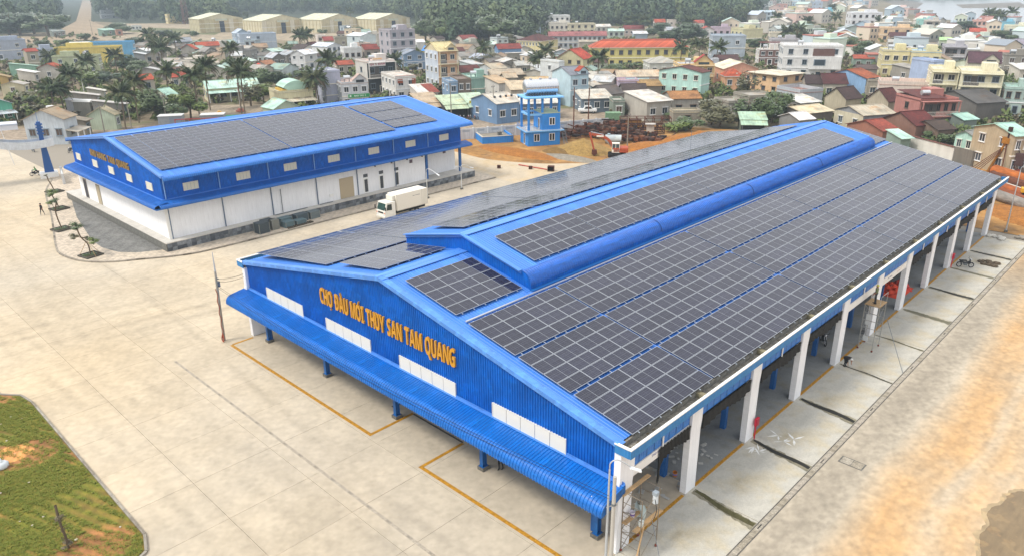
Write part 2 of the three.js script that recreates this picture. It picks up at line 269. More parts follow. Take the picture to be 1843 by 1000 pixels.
// lawn with kerb
{
const P = [[0.0,0.0]]; const lawnTex = tex(1024,(i,j) => {
const X = -62 + i / 1024 * 64,D = -60 + j / 1024 * 42,n = at(nA,Math.floor(X * 12) + 51200,Math.floor(D * 12) + 51200),n2 = at(nB,Math.floor(X * 30) + 51200,Math.floor(D * 30) + 51200),n3 = at(nC,i * 2,j * 2);
const bare = (cx,cd,r) => Math.max(0,1 - Math.hypot(X - cx,(D - cd)) / r + (n - 0.5) * 1.3);
const row = 0.5 + 0.5 * Math.sin((X * 0.35 - D * 0.95) * 9 + 9 * n); let k = 0.6 + 1.0 * (n - 0.5) + 0.25 * (row - 0.5) + 0.5 * (n2 - 0.5);
k -= 1.7 * bare(-14.5,-20.5,2.6) + 1.5 * bare(-1.2,-20.5,2.6) + 1.3 * bare(-15,-22.6,2.6) + 1.1 * bare(-8,-25.5,2.4) + 0.9 * bare(1.2,-21,2.2) + 0.8 * bare(-12,-18.6,1.2) + 1.2 * bare(-24.5,-20,1.6) + 1.2 * bare(0,-23,4);
k = Math.max(0,Math.min(1,k * 1.25)); const s = 1.0 + 0.5 * (n3 - 0.5) + 0.3 * (n2 - 0.5),pale = bare(-15.4,-21.2,1.6) > 0.4 ? 1.35 : 1;
const A = [0.60 * pale,0.42 * pale,0.25 * pale],B = [0.40,0.42,0.12]; return [0,1,2].map((q) => s * (A[q] * (1 - k) + B[q] * k));
});
const g = slab(lawnEdge,-0.05,0.06),u = g.attributes.uv,p = g.attributes.position;
for (let i = 0; i < p.count; i++) u.setXY(i,(p.getX(i) + 62) / 64,(-p.getZ(i) + 60) / 42);
structure('lawn_soil',g,new THREE.MeshStandardMaterial({ map: lawnTex,roughness: 1,bumpMap: rep(bumpN,40,26),bumpScale: 0.03 }));
// grass blades, thick where the turf has taken
const q = new THREE.BufferGeometry(); { const ps = [],n = []; for (let k = 0; k < 7; k++) { const a = k * 2.4,r = 0.02 + 0.05 * (k % 3) / 2,x = Math.cos(a) * r,z = Math.sin(a) * r,w = 0.012,lx = Math.cos(a) * 0.05,lz = Math.sin(a) * 0.05,h = 0.06 + 0.03 * (k % 2); ps.push(x - w * Math.sin(a),0,z + w * Math.cos(a),x + w * Math.sin(a),0,z - w * Math.cos(a),x + lx,h,z + lz); n.push(0,1,0,0,1,0,0,1,0); const e = ps.slice(-9),ny = (e[5] - e[2]) * (e[6] - e[0]) - (e[3] - e[0]) * (e[8] - e[2]); if (ny < 0) for (let z = 0; z < 3; z++) { const i = ps.length - 9 + z,t = ps[i]; ps[i] = ps[i + 3]; ps[i + 3] = t; } } q.setAttribute('position',new THREE.Float32BufferAttribute(ps,3)); q.setAttribute('normal',new THREE.Float32BufferAttribute(n,3)); }
const N = 60000,im = new THREE.InstancedMesh(q,new THREE.MeshStandardMaterial({ roughness: 0.9,color: 0xffffff,side: THREE.DoubleSide }),N),m4 = new THREE.Matrix4(),c = new THREE.Color(); let k = 0;
const bare = (X,D) => Math.hypot(X + 14.5,D + 20.5) < 1.9 || Math.hypot(X + 1.2,D + 20.3) < 1.8 || Math.hypot(X + 15.4,D + 22.6) < 2 || Math.hypot(X - 0,D + 23.4) < 2.6 || Math.hypot(X + 24.8,D + 19.9) < 1;
let tries = 0; while (k < N && tries++ < 400000) { const X = rr(-29,1.7),D = rr(-26,-18.4); if (!inPoly(lawnEdge,[X - 0.15,D + 0.15]) || !inPoly(lawnEdge,[X + 0.15,D + 0.15])) continue; const n = at(nA,Math.floor(X * 12) + 51200,Math.floor(D * 12) + 51200),row = Math.sin((X * 0.35 - D * 0.95) * 9 + 9 * n),n5 = at(nB,Math.floor(X * 26) + 51200,Math.floor(D * 26) + 51200); if (bare(X,D) && rnd() < 0.72) continue; if (n + 0.1 * row + 0.9 * (n5 - 0.5) < 0.44 + 0.2 * rnd()) continue;
m4.makeRotationY(rnd() * 6.28).scale(new THREE.Vector3(1,rr(0.5,1.1),1).multiplyScalar(rr(0.8,1.5))).setPosition(X,0.055,-D); im.setMatrixAt(k,m4); const t = rnd(); im.setColorAt(k,c.setRGB(0.13 + 0.2 * t * t,0.17 + 0.08 * t,0.014 + 0.03 * t)); k++; }
im.count = k; im.name = 'grass'; dress(im); scene.add(im); tag(im,'short green grass on the corner lawn','grass',null,'stuff');
const kb = thing('lawn_kerb','pale concrete kerb along the edge of the corner lawn','kerb');
const pts = [[-60,-21.5],[-40,-20.6],[-25.5,-19.6],[-24.1,-18.5],[-22.3,-18.2]]; for (let x = -21.2; x < -0.2; x += 1.05) pts.push([x,-18.2]); pts.push([-0.2,-18.2],[1.3,-18.7],[1.9,-19.8],[1.9,-21.5],[1.9,-24],[1.9,-27],[1.9,-30]);
const km = [M('#aaa294',{ roughness: 0.95,map: rep(speckle,1) }),M('#b8b0a1',{ roughness: 0.95,map: rep(speckle,1) }),M('#9b9182',{ roughness: 0.95,map: rep(speckle,1) })];
for (let i = 0; i + 1 < pts.length; i++) { const [a,b] = [pts[i],pts[i + 1]],l = Math.hypot(b[0] - a[0],b[1] - a[1]),e = 0.015 / l,f = (t) => [a[0] + (b[0] - a[0]) * t,rr(0.03,0.045),-(a[1] + (b[1] - a[1]) * t)]; part('kerb_stone',bar(f(e),f(1 - e),0.16,0.2),pick(km),kb); }
// pegs of dry rubbish and stones in the grass
const lt = []; for (let i = 0; i < 26; i++) { const g = new THREE.DodecahedronGeometry(rr(0.03,0.09),0); g.scale(1,0.6,1.2); g.translate(rr(-22,0.5),0.09,rr(18.8,25)); lt.push(g); }
const st = part('pebble',lt,M('#c5bba8',{ roughness: 0.9 }),scene); tag(st,'small pale stones and litter scattered over the lawn','stones',null,'stuff');
}
// pavement round the warehouse, gravel bed, kerb
{
const tiles = M('#dccfbd',{ roughness: 0.9,map: rep(tex(512,(i,j) => { const gx = i % 64,gy = j % 64,e = gx < 3 || gy < 3 ? 0.84 : 1,h = lattice(8,3)[((j >> 6) & 7) * 8 + ((i >> 6) & 7)]; const v = (0.86 + 0.16 * (h - 0.5) + 0.14 * (at(nB,i,j) - 0.5)) * e; return [v,v * 0.985,v * 0.96]; }),1 / 3.2) });
structure('pavement',slab(walkPoly,-0.04,0.12),tiles);
structure('gravel_bed',flat([[-84.5,4.2],[-84.2,3.9],[-74.3,1.45],[-61.4,-0.8],[-57.5,-0.9],[-54.3,-0.15],[-52.4,1.4],[-51.2,3.6],[-51.2,4.2]],0.127),M('#908f8a',{ roughness: 1,map: rep(speckle,1 / 4),bumpMap: rep(bumpN,1),bumpScale: 0.03 }));
const kb = thing('pavement_kerb','weathered concrete kerb curving round the warehouse pavement','kerb');
const km = [M('#a79d8e',{ roughness: 0.95,map: rep(speckle,1) }),M('#b7ad9c',{ roughness: 0.95,map: rep(speckle,1) }),M('#7d7466',{ roughness: 0.95,map: rep(speckle,1) })];
const cur = new THREE.CatmullRomCurve3(walkEdge.map(([x,d]) => new THREE.Vector3(x,0.06,-d)),false,'centripetal'),n = 110,P = cur.getSpacedPoints(n);
for (let i = 0; i < n; i++) { const a = P[i].clone().lerp(P[i + 1],0.015),b = P[i].clone().lerp(P[i + 1],0.985); part('kerb_stone',bar(a.toArray(),b.toArray(),0.22,0.2),rnd() < 0.12 ? km[2] : pick(km.slice(0,2)),kb); }
}
// orange building sand behind the hall
const sandMat = M('#bd8b4a',{ roughness: 1,map: rep(tex(512,(i,j) => { const v = 0.82 + 0.5 * (at(nA,i,j) - 0.5) + 0.3 * (at(nC,i,j) - 0.5),p = Math.max(0,at(nB,i,j) - 0.55) * 2; return [v,v * (1 + 0.12 * p),v * (1 + 0.7 * p)]; }),1 / 22),bumpMap: rep(bumpN,1 / 3),bumpScale: 0.05 });
structure('sand_ground',flat([[-73,67],[-46,61],[-40,80],[30,80.5],[64,62],[96,100],[60,150],[10,118],[-36,124],[-56,116],[-80,70]],0.004),sandMat);
structure('trodden_ground',flat(smooth([[-50,58.5],[-46.8,57.6],[-30,58],[-22,82],[-33,80.5],[-41.5,76.5],[-48,70.5],[-58,66.5],[-70,66.5],[-72,59]],60),0.010),M('#c6b69c',{ roughness: 1,map: rep(concreteMap,1 / 12) }));

// ---------------------------------------------------------------- solar panels
const cellTex = tex(256,(i,j) => { // cells: 6 across (v), 12 along (u), fine busbars
const cu = (i / 256 * 12) % 1,cv = (j / 128 * 6) % 1,line = cu < 0.05 || cv < 0.07,bus = [0.2,0.4,0.6,0.8].some((b) => Math.abs(cv - b) < 0.035);
const h = lattice(12,5)[(Math.floor(j / 128 * 6) * 12 + Math.floor(i / 256 * 12)) % 144],v = 0.9 + 0.2 * h;
return line ? [0.36,0.37,0.41] : bus ? [0.2,0.21,0.27] : [0.10 * v,0.105 * v,0.19 * v];
},true,256);
const cellTexH = (() => { const t = cellTex.clone(); t.repeat.set(1,0.5); t.needsUpdate = true; return t; })();
const PL = 2.13,PW = 1.06;
const panelGlass = [0,1,2].map((k) => new THREE.MeshPhysicalMaterial({ map: cellTexH,roughness: 0.05 + 0.02 * k,metalness: 0,color: new THREE.Color().setScalar(0.8 + 0.12 * k),ior: 1.52,sheen: 0.75,sheenRoughness: 0.45,sheenColor: new THREE.Color(0.7,0.67,0.64) }));
const frameGeo = (() => { const a = PL / 2 - 0.012,b = PW / 2 - 0.012,w = 0.026,h = 0.04; return join([box(-a,a,0,h,-b,-b + w),box(-a,a,0,h,b - w,b),box(-a,-a + w,0,h,-b + w,b - w),box(a - w,a,0,h,-b + w,b - w),box(-0.009,0.009,h - 0.008,h - 0.003,-b + w,b - w)]); })();
const glassGeo = (() => { const a = PL / 2 - 0.038,b = PW / 2 - 0.038,g = box(-a,a,0.02,0.034,-b,b),u = g.attributes.uv,p = g.attributes.position; for (let i = 0; i < p.count; i++) u.setXY(i,(p.getX(i) + a) / (2 * a),(p.getZ(i) + b) / (2 * b)); return g; })();
const frameMat = M('#a9aeb4',{ roughness: 0.42,metalness: 0.35 });
const railMat = M('#c9d3dd',{ roughness: 0.4,metalness: 0.6 });
// cols along d, rows down the slope; origin at the upper end of the array nearest the front
function solarArray(label,group,x,y,d,side,slope,cols,rows,gap = 0.012,pl = PL) {
const t = thing('solar_array',label,'solar panels',[x,y,d],0,group);
const ang = -side * (Math.atan(slope) - (side < 0 ? 0.034 : 0));
const q = new THREE.Quaternion().setFromEuler(new THREE.Euler(0,0,ang));
for (let r = 0; r < rows; r++) for (let c = 0; c < cols; c++) {
const p = new THREE.Vector3(side * (r + 0.5) * (PW + 0.006),0.13,-(c + 0.5) * pl).applyQuaternion(q);
const m = part('solar_panel',frameGeo,frameMat,t); m.position.copy(p); m.quaternion.copy(q).multiply(new THREE.Quaternion().setFromAxisAngle(new THREE.Vector3(0,1,0),Math.PI / 2 * (side > 0 ? 1 : -1)));
const jig = new THREE.Quaternion().setFromEuler(new THREE.Euler(rr(-1,1) * (side < 0 ? 0.0007 : 0.0022),0,rr(-1,1) * (side < 0 ? 0.0007 : 0.0022))); m.quaternion.multiply(jig);
part('cell_sheet',glassGeo,panelGlass[Math.floor(rnd() * 3)],m);
}
const rails = []; // mounting rails run down the slope and show past the panels
for (let c = 0; c < cols; c++) for (const f of [0.25,0.75]) { const a = new THREE.Vector3(-side * 0.1,0.085,-(c + f) * pl).applyQuaternion(q),b = new THREE.Vector3(side * (rows * (PW + 0.006) + 0.1),0.085,-(c + f) * pl).applyQuaternion(q); rails.push(bar(a.toArray(),b.toArray(),0.045,0.05)); }
part('mounting_rail',rails,railMat,t);
return t;
}

// ---------------------------------------------------------------- market hall
const W = 20.93,HE = 7.21,HR = 11.27,LEN = 79.3,SL = (HR - HE) / W,HJ = 4.56;
const roofY = (x) => HR - SL * Math.abs(x);
const hall = thing('market_hall','large open-sided blue market hall with solar roof in the foreground','market hall');
{
part('gable_wall',ribWall(2 * W,0.21,0.055,HJ - 0.1,(s) => roofY(s - W) - 0.05,(s,y,o) => [s - W,y,o]),blueSheet,hall);
part('gable_wall',ribWall(2 * W,0.4,0.035,HJ - 0.1,(s) => roofY(s - W) - 0.05,(s,y,o) => [W - s,y,-78.2 - o]),blueSheet,hall);
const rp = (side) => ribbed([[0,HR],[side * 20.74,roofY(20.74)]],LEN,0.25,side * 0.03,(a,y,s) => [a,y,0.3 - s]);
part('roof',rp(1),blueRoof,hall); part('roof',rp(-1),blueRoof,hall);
// flashing along the gable verges and the ridge
const verge = (x0,x1,z) => { const s = new THREE.Shape([[-0.02,0.07],[0.48,0.07],[0.48,0.045],[0,0.045],[0,-0.22],[-0.02,-0.22]].map(([a,b]) => new THREE.Vector2(a,b))); const A = new THREE.Vector3(x0,roofY(x0),z),B = new THREE.Vector3(x1,roofY(x1),z),L = A.distanceTo(B),g = new THREE.ExtrudeGeometry(s,{ depth: L,bevelEnabled: false });
const X = new THREE.Vector3(0,0,-1),Z = B.clone().sub(A).normalize(),Y = new THREE.Vector3().crossVectors(Z,X),g2 = g.applyMatrix4(new THREE.Matrix4().makeBasis(X,Y,Z)); g2.translate(A.x,A.y,A.z); return g2; };
for (const sd of [-1,1]) for (let k = 0; k < 5; k++) part('verge_flashing',sd < 0 ? verge(-(k + 1) * W / 5 - 0.02,-k * W / 5 - 0.01,0.32) : verge(k * W / 5 + 0.01,(k + 1) * W / 5 + 0.02,0.32),blueTrim,hall);
for (let k = 0; k < 2; k++) part('ridge_cap',[bar([-0.26,roofY(0.26) + 0.055,0.3 - k * 75],[-0.26,roofY(0.26) + 0.055,-7.7 - k * 71],0.5,0.03),bar([0.26,roofY(0.26) + 0.055,0.3 - k * 75],[0.26,roofY(0.26) + 0.055,-7.7 - k * 71],0.5,0.03)].map((g,i) => g),blueTrim,hall);
// translucent window bands
for (const [x0,x1] of [[-17.25,-11.4],[-7.9,-2.05],[1.5,7.4],[10.95,16.95]]) {
const w = part('window_band',[boxd(x0 - 0.04,x1 + 0.04,4.50,4.55,-0.09,0),boxd(x0 - 0.04,x1 + 0.04,5.66,5.72,-0.09,0),boxd(x0 - 0.05,x0,4.55,5.66,-0.09,0),boxd(x1,x1 + 0.05,4.55,5.66,-0.09,0)],panelIvory,hall);
const n = 5,s = (x1 - x0) / n; for (let k = 0; k < n; k++) part('window_panel',boxd(x0 + k * s + 0.02,x0 + (k + 1) * s - 0.02,4.56,5.655,-0.07 - rr(0,0.006),-0.04),panelIvory,w);
part('shadow_gap',boxd(x0,x1,4.56,5.65,-0.042,-0.038),steelGrey,w);
}
// front awning: ribbed sheet that curls down at its edge
const aw = [[0,4.66],[-1.5,4.42]]; for (let k = 1; k <= 9; k++) { const a = k / 9 * 1.75; aw.push([-1.5 - 0.62 * Math.sin(a),4.42 - 0.62 * (1 - Math.cos(a)) - 0.03 * k / 9]); }
const awning = part('awning',ribbed(aw.map(([a,y]) => [-a,y]),42.4,0.24,0.05,(a,y,s) => [s - 21.2,y,a]),M('#0470cc',{ roughness: 0.33,map: g8 }),hall);
part('flashing',[bar([-21.2,4.69,0.1],[21.2,4.69,0.1],0.24,0.03),boxd(-21.2,21.2,4.62,4.86,-0.06,-0.045)],blueTrim,awning);
part('edge_trim',[bar([-21.2,3.74,2.09],[21.2,3.74,2.09],0.05,0.07)],bluePaint,awning);
const endg = (x) => { const s = new THREE.Shape([...aw,[-1.4,3.76],[0,4.2]].map(([a,y]) => new THREE.Vector2(-a,y))); const g = new THREE.ExtrudeGeometry(s,{ depth: 0.03,bevelEnabled: false }); g.rotateY(-Math.PI / 2); g.translate(x,0,0); return g; };
part('end_plate',[endg(-21.18),endg(21.22)],bluePaint,awning);
for (let k = 0; k < 9; k++) part('bracket',[bar([-20.6 + k * 5.15,4.3,0.0],[-20.6 + k * 5.15,3.9,1.9],0.08,0.16)],bluePaint,awning);
// steel posts under the front wall
for (let k = -2; k <= 2; k++) { const x = 0.38 + k * 9.34 + (k === -2 ? -0.1 : k === 2 ? 0.25 : 0); const p = part('steel_post',[boxd(x - 0.15,x + 0.15,0.28,4.5,-0.05,-0.02),boxd(x - 0.15,x + 0.15,0.28,4.5,0.3,0.33),boxd(x - 0.02,x + 0.02,0.28,4.5,-0.02,0.3),boxd(x - 0.22,x + 0.22,0.25,0.28,-0.1,0.4)],bluePaint,hall); part('pad',boxd(x - 0.28,x + 0.28,0,0.25,-0.16,0.44),rawConcrete,p); }
part('lintel_beam',[boxd(-20.6,20.6,4.1,4.5,0.02,0.3)],bluePaint,hall);
// steel frames inside
for (let k = 0; k <= 10; k++) for (const x of [-18.9,18.9]) part('steel_post',[boxd(x - 0.18,x + 0.18,0.01,7,k * 7.8 - 0.22 + (k ? 0 : 0.5),k * 7.8 + 0.14 + (k ? 0 : 0.5))],bluePaint,hall);
for (let k = 1; k <= 10; k++) part('roof_truss',[bar([-20,roofY(20) - 0.5,-k * 7.8],[0,HR - 0.6,-k * 7.8],0.18,0.5),bar([0,HR - 0.6,-k * 7.8],[20,roofY(20) - 0.5,-k * 7.8],0.18,0.5)],bluePaint,hall);
// white concrete columns, right side and left side
const colGeo = (x,s,d,wd) => { const sh = new THREE.Shape([[d - wd / 2,0],[d + wd / 2,0],[d + wd / 2,4.35],[d + wd / 2 + 0.12,5.1],[d + wd / 2 + 0.12,6.7],[d - wd / 2 + 0.05,6.7],[d - wd / 2 + 0.05,5.0],[d - wd / 2,4.7]].map(([a,b]) => new THREE.Vector2(a,b))); const g = new THREE.ExtrudeGeometry(sh,{ depth: 0.42,bevelEnabled: true,bevelSize: 0.012,bevelThickness: 0.012,bevelSegments: 1 }); g.rotateY(Math.PI / 2); g.translate(x + (s > 0 ? -0.44 : 0.02),0,0); return g; };
for (let k = 0; k <= 10; k++) for (const s of [1,-1]) {
const d = k === 0 ? 0.32 : k * 7.8 - 0.18; if (s < 0 && k % 2 && k > 1) continue;
part('concrete_column',colGeo(s * 21.02,s,d,k === 0 ? 1.25 : 1.12),white,hall);
}
// side gutter of raw concrete: floor, inner wall, lip with blue outer face
for (const s of [1,-1]) {
const bx = (x0,x1,y0,y1,d0,d1) => s > 0 ? boxd(x0,x1,y0,y1,d0,d1) : boxd(-x1,-x0,y0,y1,d0,d1);
const g = part('gutter',[bx(20.86,21.62,6.72,6.82,-0.25,79.6),bx(20.72,20.86,6.6,7.16,-0.2,79.6)],M('#a39d90',{ roughness: 0.95,map: rep(speckle,1 / 3) }),hall);
part('gutter_face',[bx(21.56,21.68,6.70,7.24,-0.34,79.7),bx(20.62,21.56,6.70,7.24,-0.36,-0.24),bx(20.9,21.56,6.70,7.24,79.58,79.7)],M('#2e7fc0',{ roughness: 0.6,map: rep(streaks,1 / 2) }),g);
part('gutter_lip',[bx(21.53,21.71,7.24,7.31,-0.37,79.73),bx(20.6,21.53,7.24,7.31,-0.39,-0.22)],whiteTrim,g);
const silt = []; for (let k = 0; k < 70; k++) { const q = new THREE.DodecahedronGeometry(rr(0.05,0.14),0); q.scale(1,0.2,rr(1,3)); q.translate(s * rr(20.98,21.45),6.83,-rr(0,79)); silt.push(q); }
part('silt',silt,M('#6b604a',{ roughness: 1 }),g);
for (let k = 0; k <= 10; k++) part('gutter_stay',[bx(20.86,21.56,6.82,7.12,k * 7.8 - 0.3,k * 7.8 + 0.05)],M('#a49b7c',{ roughness: 0.95,map: rep(speckle,1) }),g);
part('edge_beam',[bx(20.2,20.52,4.35,5.6,0.8,78.4)],M('#4a4742',{ roughness: 0.95,map: rep(speckle,1 / 2) }),hall);
for (let k = 0; k < 10; k++) { // blue fascia sheets hung between the columns
const d0 = k * 7.8 + (k ? 0.5 : 0.98),d1 = k * 7.8 + 7.08,n = 8,w = (d1 - d0) / n;
for (let q = 0; q < n; q++) { const g2 = part('fascia_panel',ribbed([[0,5.13],[0,6.69]],w - 0.05,0.22,-0.012,(a,y,t) => [s * (20.86 - a),y,-(d0 + q * w + t)]),M('#2a78cc',{ roughness: 0.4,map: g8 }),hall); void g2; }
part('fascia_rail',[bx(20.80,20.84,5.09,5.16,d0,d1),bx(20.78,20.8,5.13,6.7,d0,d1)],M('#123f7c',{ roughness: 0.6 }),hall);
if (k % 2 === 0 || k > 6) part('downpipe',[rod([s * 20.93,5.1,-(d0 + w * 3.97)],[s * 20.93,6.7,-(d0 + w * 3.97)],0.06,8)],whiteTrim,hall);
}
}
// monitor roof on the ridge
const mx = 6.15,my = 11.13,mr = 12.5,cr = 0.92,msl = (mr - my) / mx,MY = (x) => mr - msl * Math.abs(x),D0 = 7.75,D1 = 74.2;
const mon = (s) => { if (s < 0) return [[0,mr],[-7.1,MY(7.1)],[-7.12,MY(7.1) - 0.3]]; const p = [[0,mr],[s * mx,my]]; for (let k = 1; k <= 8; k++) { const a = k / 8 * 1.5; p.push([s * (mx + cr * Math.sin(a)),my - cr * (1 - Math.cos(a)) - 0.03 * k / 8]); } return p; };
for (const s of [1,-1]) {
const len = (D1 - D0) / 4;
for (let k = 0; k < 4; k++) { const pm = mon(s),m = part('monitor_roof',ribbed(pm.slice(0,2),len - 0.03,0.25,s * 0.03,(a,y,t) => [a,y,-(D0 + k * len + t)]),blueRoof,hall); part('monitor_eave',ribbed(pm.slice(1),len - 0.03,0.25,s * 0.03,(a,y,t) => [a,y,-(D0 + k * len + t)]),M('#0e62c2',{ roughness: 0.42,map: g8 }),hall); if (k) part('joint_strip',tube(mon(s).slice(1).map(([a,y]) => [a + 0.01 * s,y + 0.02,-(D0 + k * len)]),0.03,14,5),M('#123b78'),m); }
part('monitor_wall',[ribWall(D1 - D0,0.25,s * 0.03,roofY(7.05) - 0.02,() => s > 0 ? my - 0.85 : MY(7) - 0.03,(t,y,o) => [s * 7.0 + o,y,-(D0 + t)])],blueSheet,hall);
part('monitor_flashing',[bar([s * 7.2,roofY(7.2) + 0.06,-D0 + 0.1],[s * 7.2,roofY(7.2) + 0.06,-D1],0.35,0.03)],bluePaint,hall);
part('monitor_verge',[bar([0,mr + 0.05,-D0 + 0.12],[s > 0 ? mx : -7.1,MY(s > 0 ? mx : 7.1) + 0.05,-D0 + 0.12],0.36,0.05),bar([0,mr - 0.1,-D0 + 0.03],[s > 0 ? mx : -7.1,MY(s > 0 ? mx : 7.1) - 0.1,-D0 + 0.03],0.03,0.28)],blueTrim,hall);
part('monitor_verge',[bar([0,mr + 0.05,-D1 - 0.05],[s * mx,my + 0.05,-D1 - 0.05],0.36,0.05)],blueTrim,hall);
part('step_flashing',[0,1,2,3].map((k) => bar([0,HR + 0.05,-D0 + 0.25 + k * 0.2],[s * 7.15,roofY(7.15) + 0.05,-D0 + 0.25 + k * 0.2],0.07,0.035)),blueTrim,hall);
}
for (const D of [D0,D1]) part('monitor_gable',ribWall(14.06,0.25,0.03,0,() => 1,(s,y,o) => { const x = s - 7.03; return [x,y < 0.5 ? roofY(x) - 0.05 : (x < mx ? MY(x) : my - cr * (1 - Math.cos(Math.asin(Math.min(1,(Math.abs(x) - mx) / cr))))) - 0.03,-(D) + (D === D0 ? o : -o)]; }),blueSheet,hall);
part('monitor_ridge_cap',[bar([-0.2,mr + 0.02,-D0],[-0.2,mr + 0.02,-D1],0.4,0.03),bar([0.2,mr + 0.02,-D0],[0.2,mr + 0.02,-D1],0.4,0.03)],blueTrim,hall);
// lightning rod with its stay wires
part('lightning_rod',[rod([0,mr,-40],[0,mr + 3.4,-40],0.02,5)],steelGrey,hall);
// cable tray beside the ridge table
part('cable_tray',[bar([7.62,roofY(7.62) + 0.14,-0.9],[7.62,roofY(7.62) + 0.14,-79],0.16,0.07)],aluminium,hall);
}
{ // solar arrays of the hall
const G = 'solar arrays on the market hall roof',y = (x) => roofY(x) + 0.05;
const d0 = [0.8,9.45,26.83,44.2,61.58],nc = [4,8,8,8,8],ord = ['nearest the front gable','second from the front gable','third from the front gable','fourth from the front gable','farthest from the front gable'];
const row = [['along the side gutter',16.74],['in the middle row of the right slope',12.33],['in the row beside the long monitor roof',7.92]];
for (const [nm,x] of row) for (let k = 0; k < 5; k++) solarArray(`solar array ${nm}, ${ord[k]}`,G,x,y(x),d0[k],1,SL,nc[k],4,0.01,k ? 2.146 : 2.12);
solarArray('small solar array by the ridge in front of the monitor, right slope',G,1.5,y(1.5),0.85,1,SL,3,5,0.01,2.1);
solarArray('small solar array by the ridge in front of the monitor, left slope',G,-1.5,y(1.5),1.0,-1,SL,3,5,0.01,2.1);
for (let k = 0; k < 5; k++) solarArray(`wide solar array of the left slope, ${ord[k]}`,G,-8.4,y(8.4),d0[k],-1,SL,nc[k],11,0.01,k ? 2.146 : 2.12);
solarArray('small solar array behind the monitor at the far end, right slope',G,1.5,y(1.5),75.0,1,SL,2,5,0.01,2.1);
const MY = (x) => 12.5 - (1.37 / 6.15) * x + 0.05,md = [9.4,18.05,35.4,52.75],mc = [4,8,8,8];
for (const s of [1,-1]) for (let k = 0; k < 4; k++) solarArray(`solar array on the ${s > 0 ? 'right' : 'left'} slope of the monitor roof, ${['nearest the front','second from the front','third from the front','at the far end'][k]}`,G,s * 1.7,MY(1.7),md[k],s,1.37 / 6.15,mc[k],4,0.01,k ? 2.15 : 2.13);
}
// lettering
const font = await new FontLoader().loadAsync('fonts/droid/droid_sans_bold.typeface.json');
function letters(parent,words,width,cap,depth,m,place) {
// base letter, accents: c circumflex, g grave, a acute, h hook, n horn, d dot below
const gl = [],size = cap / 0.72; let x = 0;
for (const w of words) { for (const [ch,...acc] of w) {
const g = new TextGeometry(ch,{ font,size,depth,curveSegments: 4,bevelEnabled: false }); g.computeBoundingBox(); const bb = g.boundingBox,wd = bb.max.x - bb.min.x; g.translate(x - bb.min.x,0,0);
const out = [g.toNonIndexed ? g : g],cx = x + wd / 2; let top = cap * 1.06;
const st = (a,b) => out.push(bar([a[0],a[1],depth / 2],[b[0],b[1],depth / 2],cap * 0.14,depth));
for (const q of acc) {
if (q === 'c') { st([cx - cap * 0.24,top],[cx,top + cap * 0.2]); st([cx,top + cap * 0.2],[cx + cap * 0.24,top]); top += cap * 0.3; }
if (q === 'g') st([cx - cap * 0.22,top + cap * 0.3],[cx + cap * 0.06,top + cap * 0.02]);
if (q === 'a') st([cx - cap * 0.02,top + cap * 0.02],[cx + cap * 0.26,top + cap * 0.3]);
if (q === 'h') out.push(tube([[cx - cap * 0.12,top + cap * 0.24,depth / 2],[cx + cap * 0.04,top + cap * 0.3,depth / 2],[cx + cap * 0.1,top + cap * 0.18,depth / 2],[cx,top + cap * 0.1,depth / 2],[cx,top,depth / 2]],cap * 0.075,10,5));
if (q === 'n') out.push(tube([[x + wd * 0.82,cap * 0.9,depth / 2],[x + wd * 1.02,cap * 0.95,depth / 2],[x + wd * 1.06,cap * 1.12,depth / 2]],cap * 0.06,8,5));
if (q === 'd') out.push(new THREE.BoxGeometry(cap * 0.15,cap * 0.15,depth).translate(cx,-cap * 0.2,depth / 2));
}
gl.push(join(out)); x += wd + cap * 0.13;
} x += cap * 0.6; }
const sx = width / (x - cap * 0.73);
for (const g of gl) { g.scale(sx,1,1); place(g); part('letter',g,m,parent); }
}
const CHO = [[['C'],['H'],['O','n','d']],[['Đ'],['A','c','g'],['U']],[['M'],['O','c','a'],['I']],[['T'],['H'],['U','h'],['Y']],[['S'],['A','h'],['N']],[['T'],['A'],['M']],[['Q'],['U'],['A'],['N'],['G']]];
{
const t = thing('wall_lettering','raised yellow letters spelling the market name across the blue front gable','lettering',[-8.25,6.98,-0.06]);
letters(t,CHO,15.85,0.95,0.12,M('#cc921f',{ roughness: 0.45 }),() => {});
}
function board(w,h,draw,pxw = 512) { // a printed board, canvas as flat print
const c = document.createElement('canvas'); c.width = pxw; c.height = Math.round(pxw * h / w); const x = c.getContext('2d'); draw(x,c.width,c.height);
const t = new THREE.CanvasTexture(c); t.colorSpace = THREE.SRGBColorSpace; return new THREE.MeshStandardMaterial({ map: t,roughness: 0.6 });
}
function printed(x,s,w,h,size,color,y = 0.72,weight = 'bold ') { x.font = weight + Math.round(size * h) + 'px sans-serif'; x.fillStyle = color; x.textAlign = 'center'; x.fillText(s,w / 2,h * y,w * 0.94); }
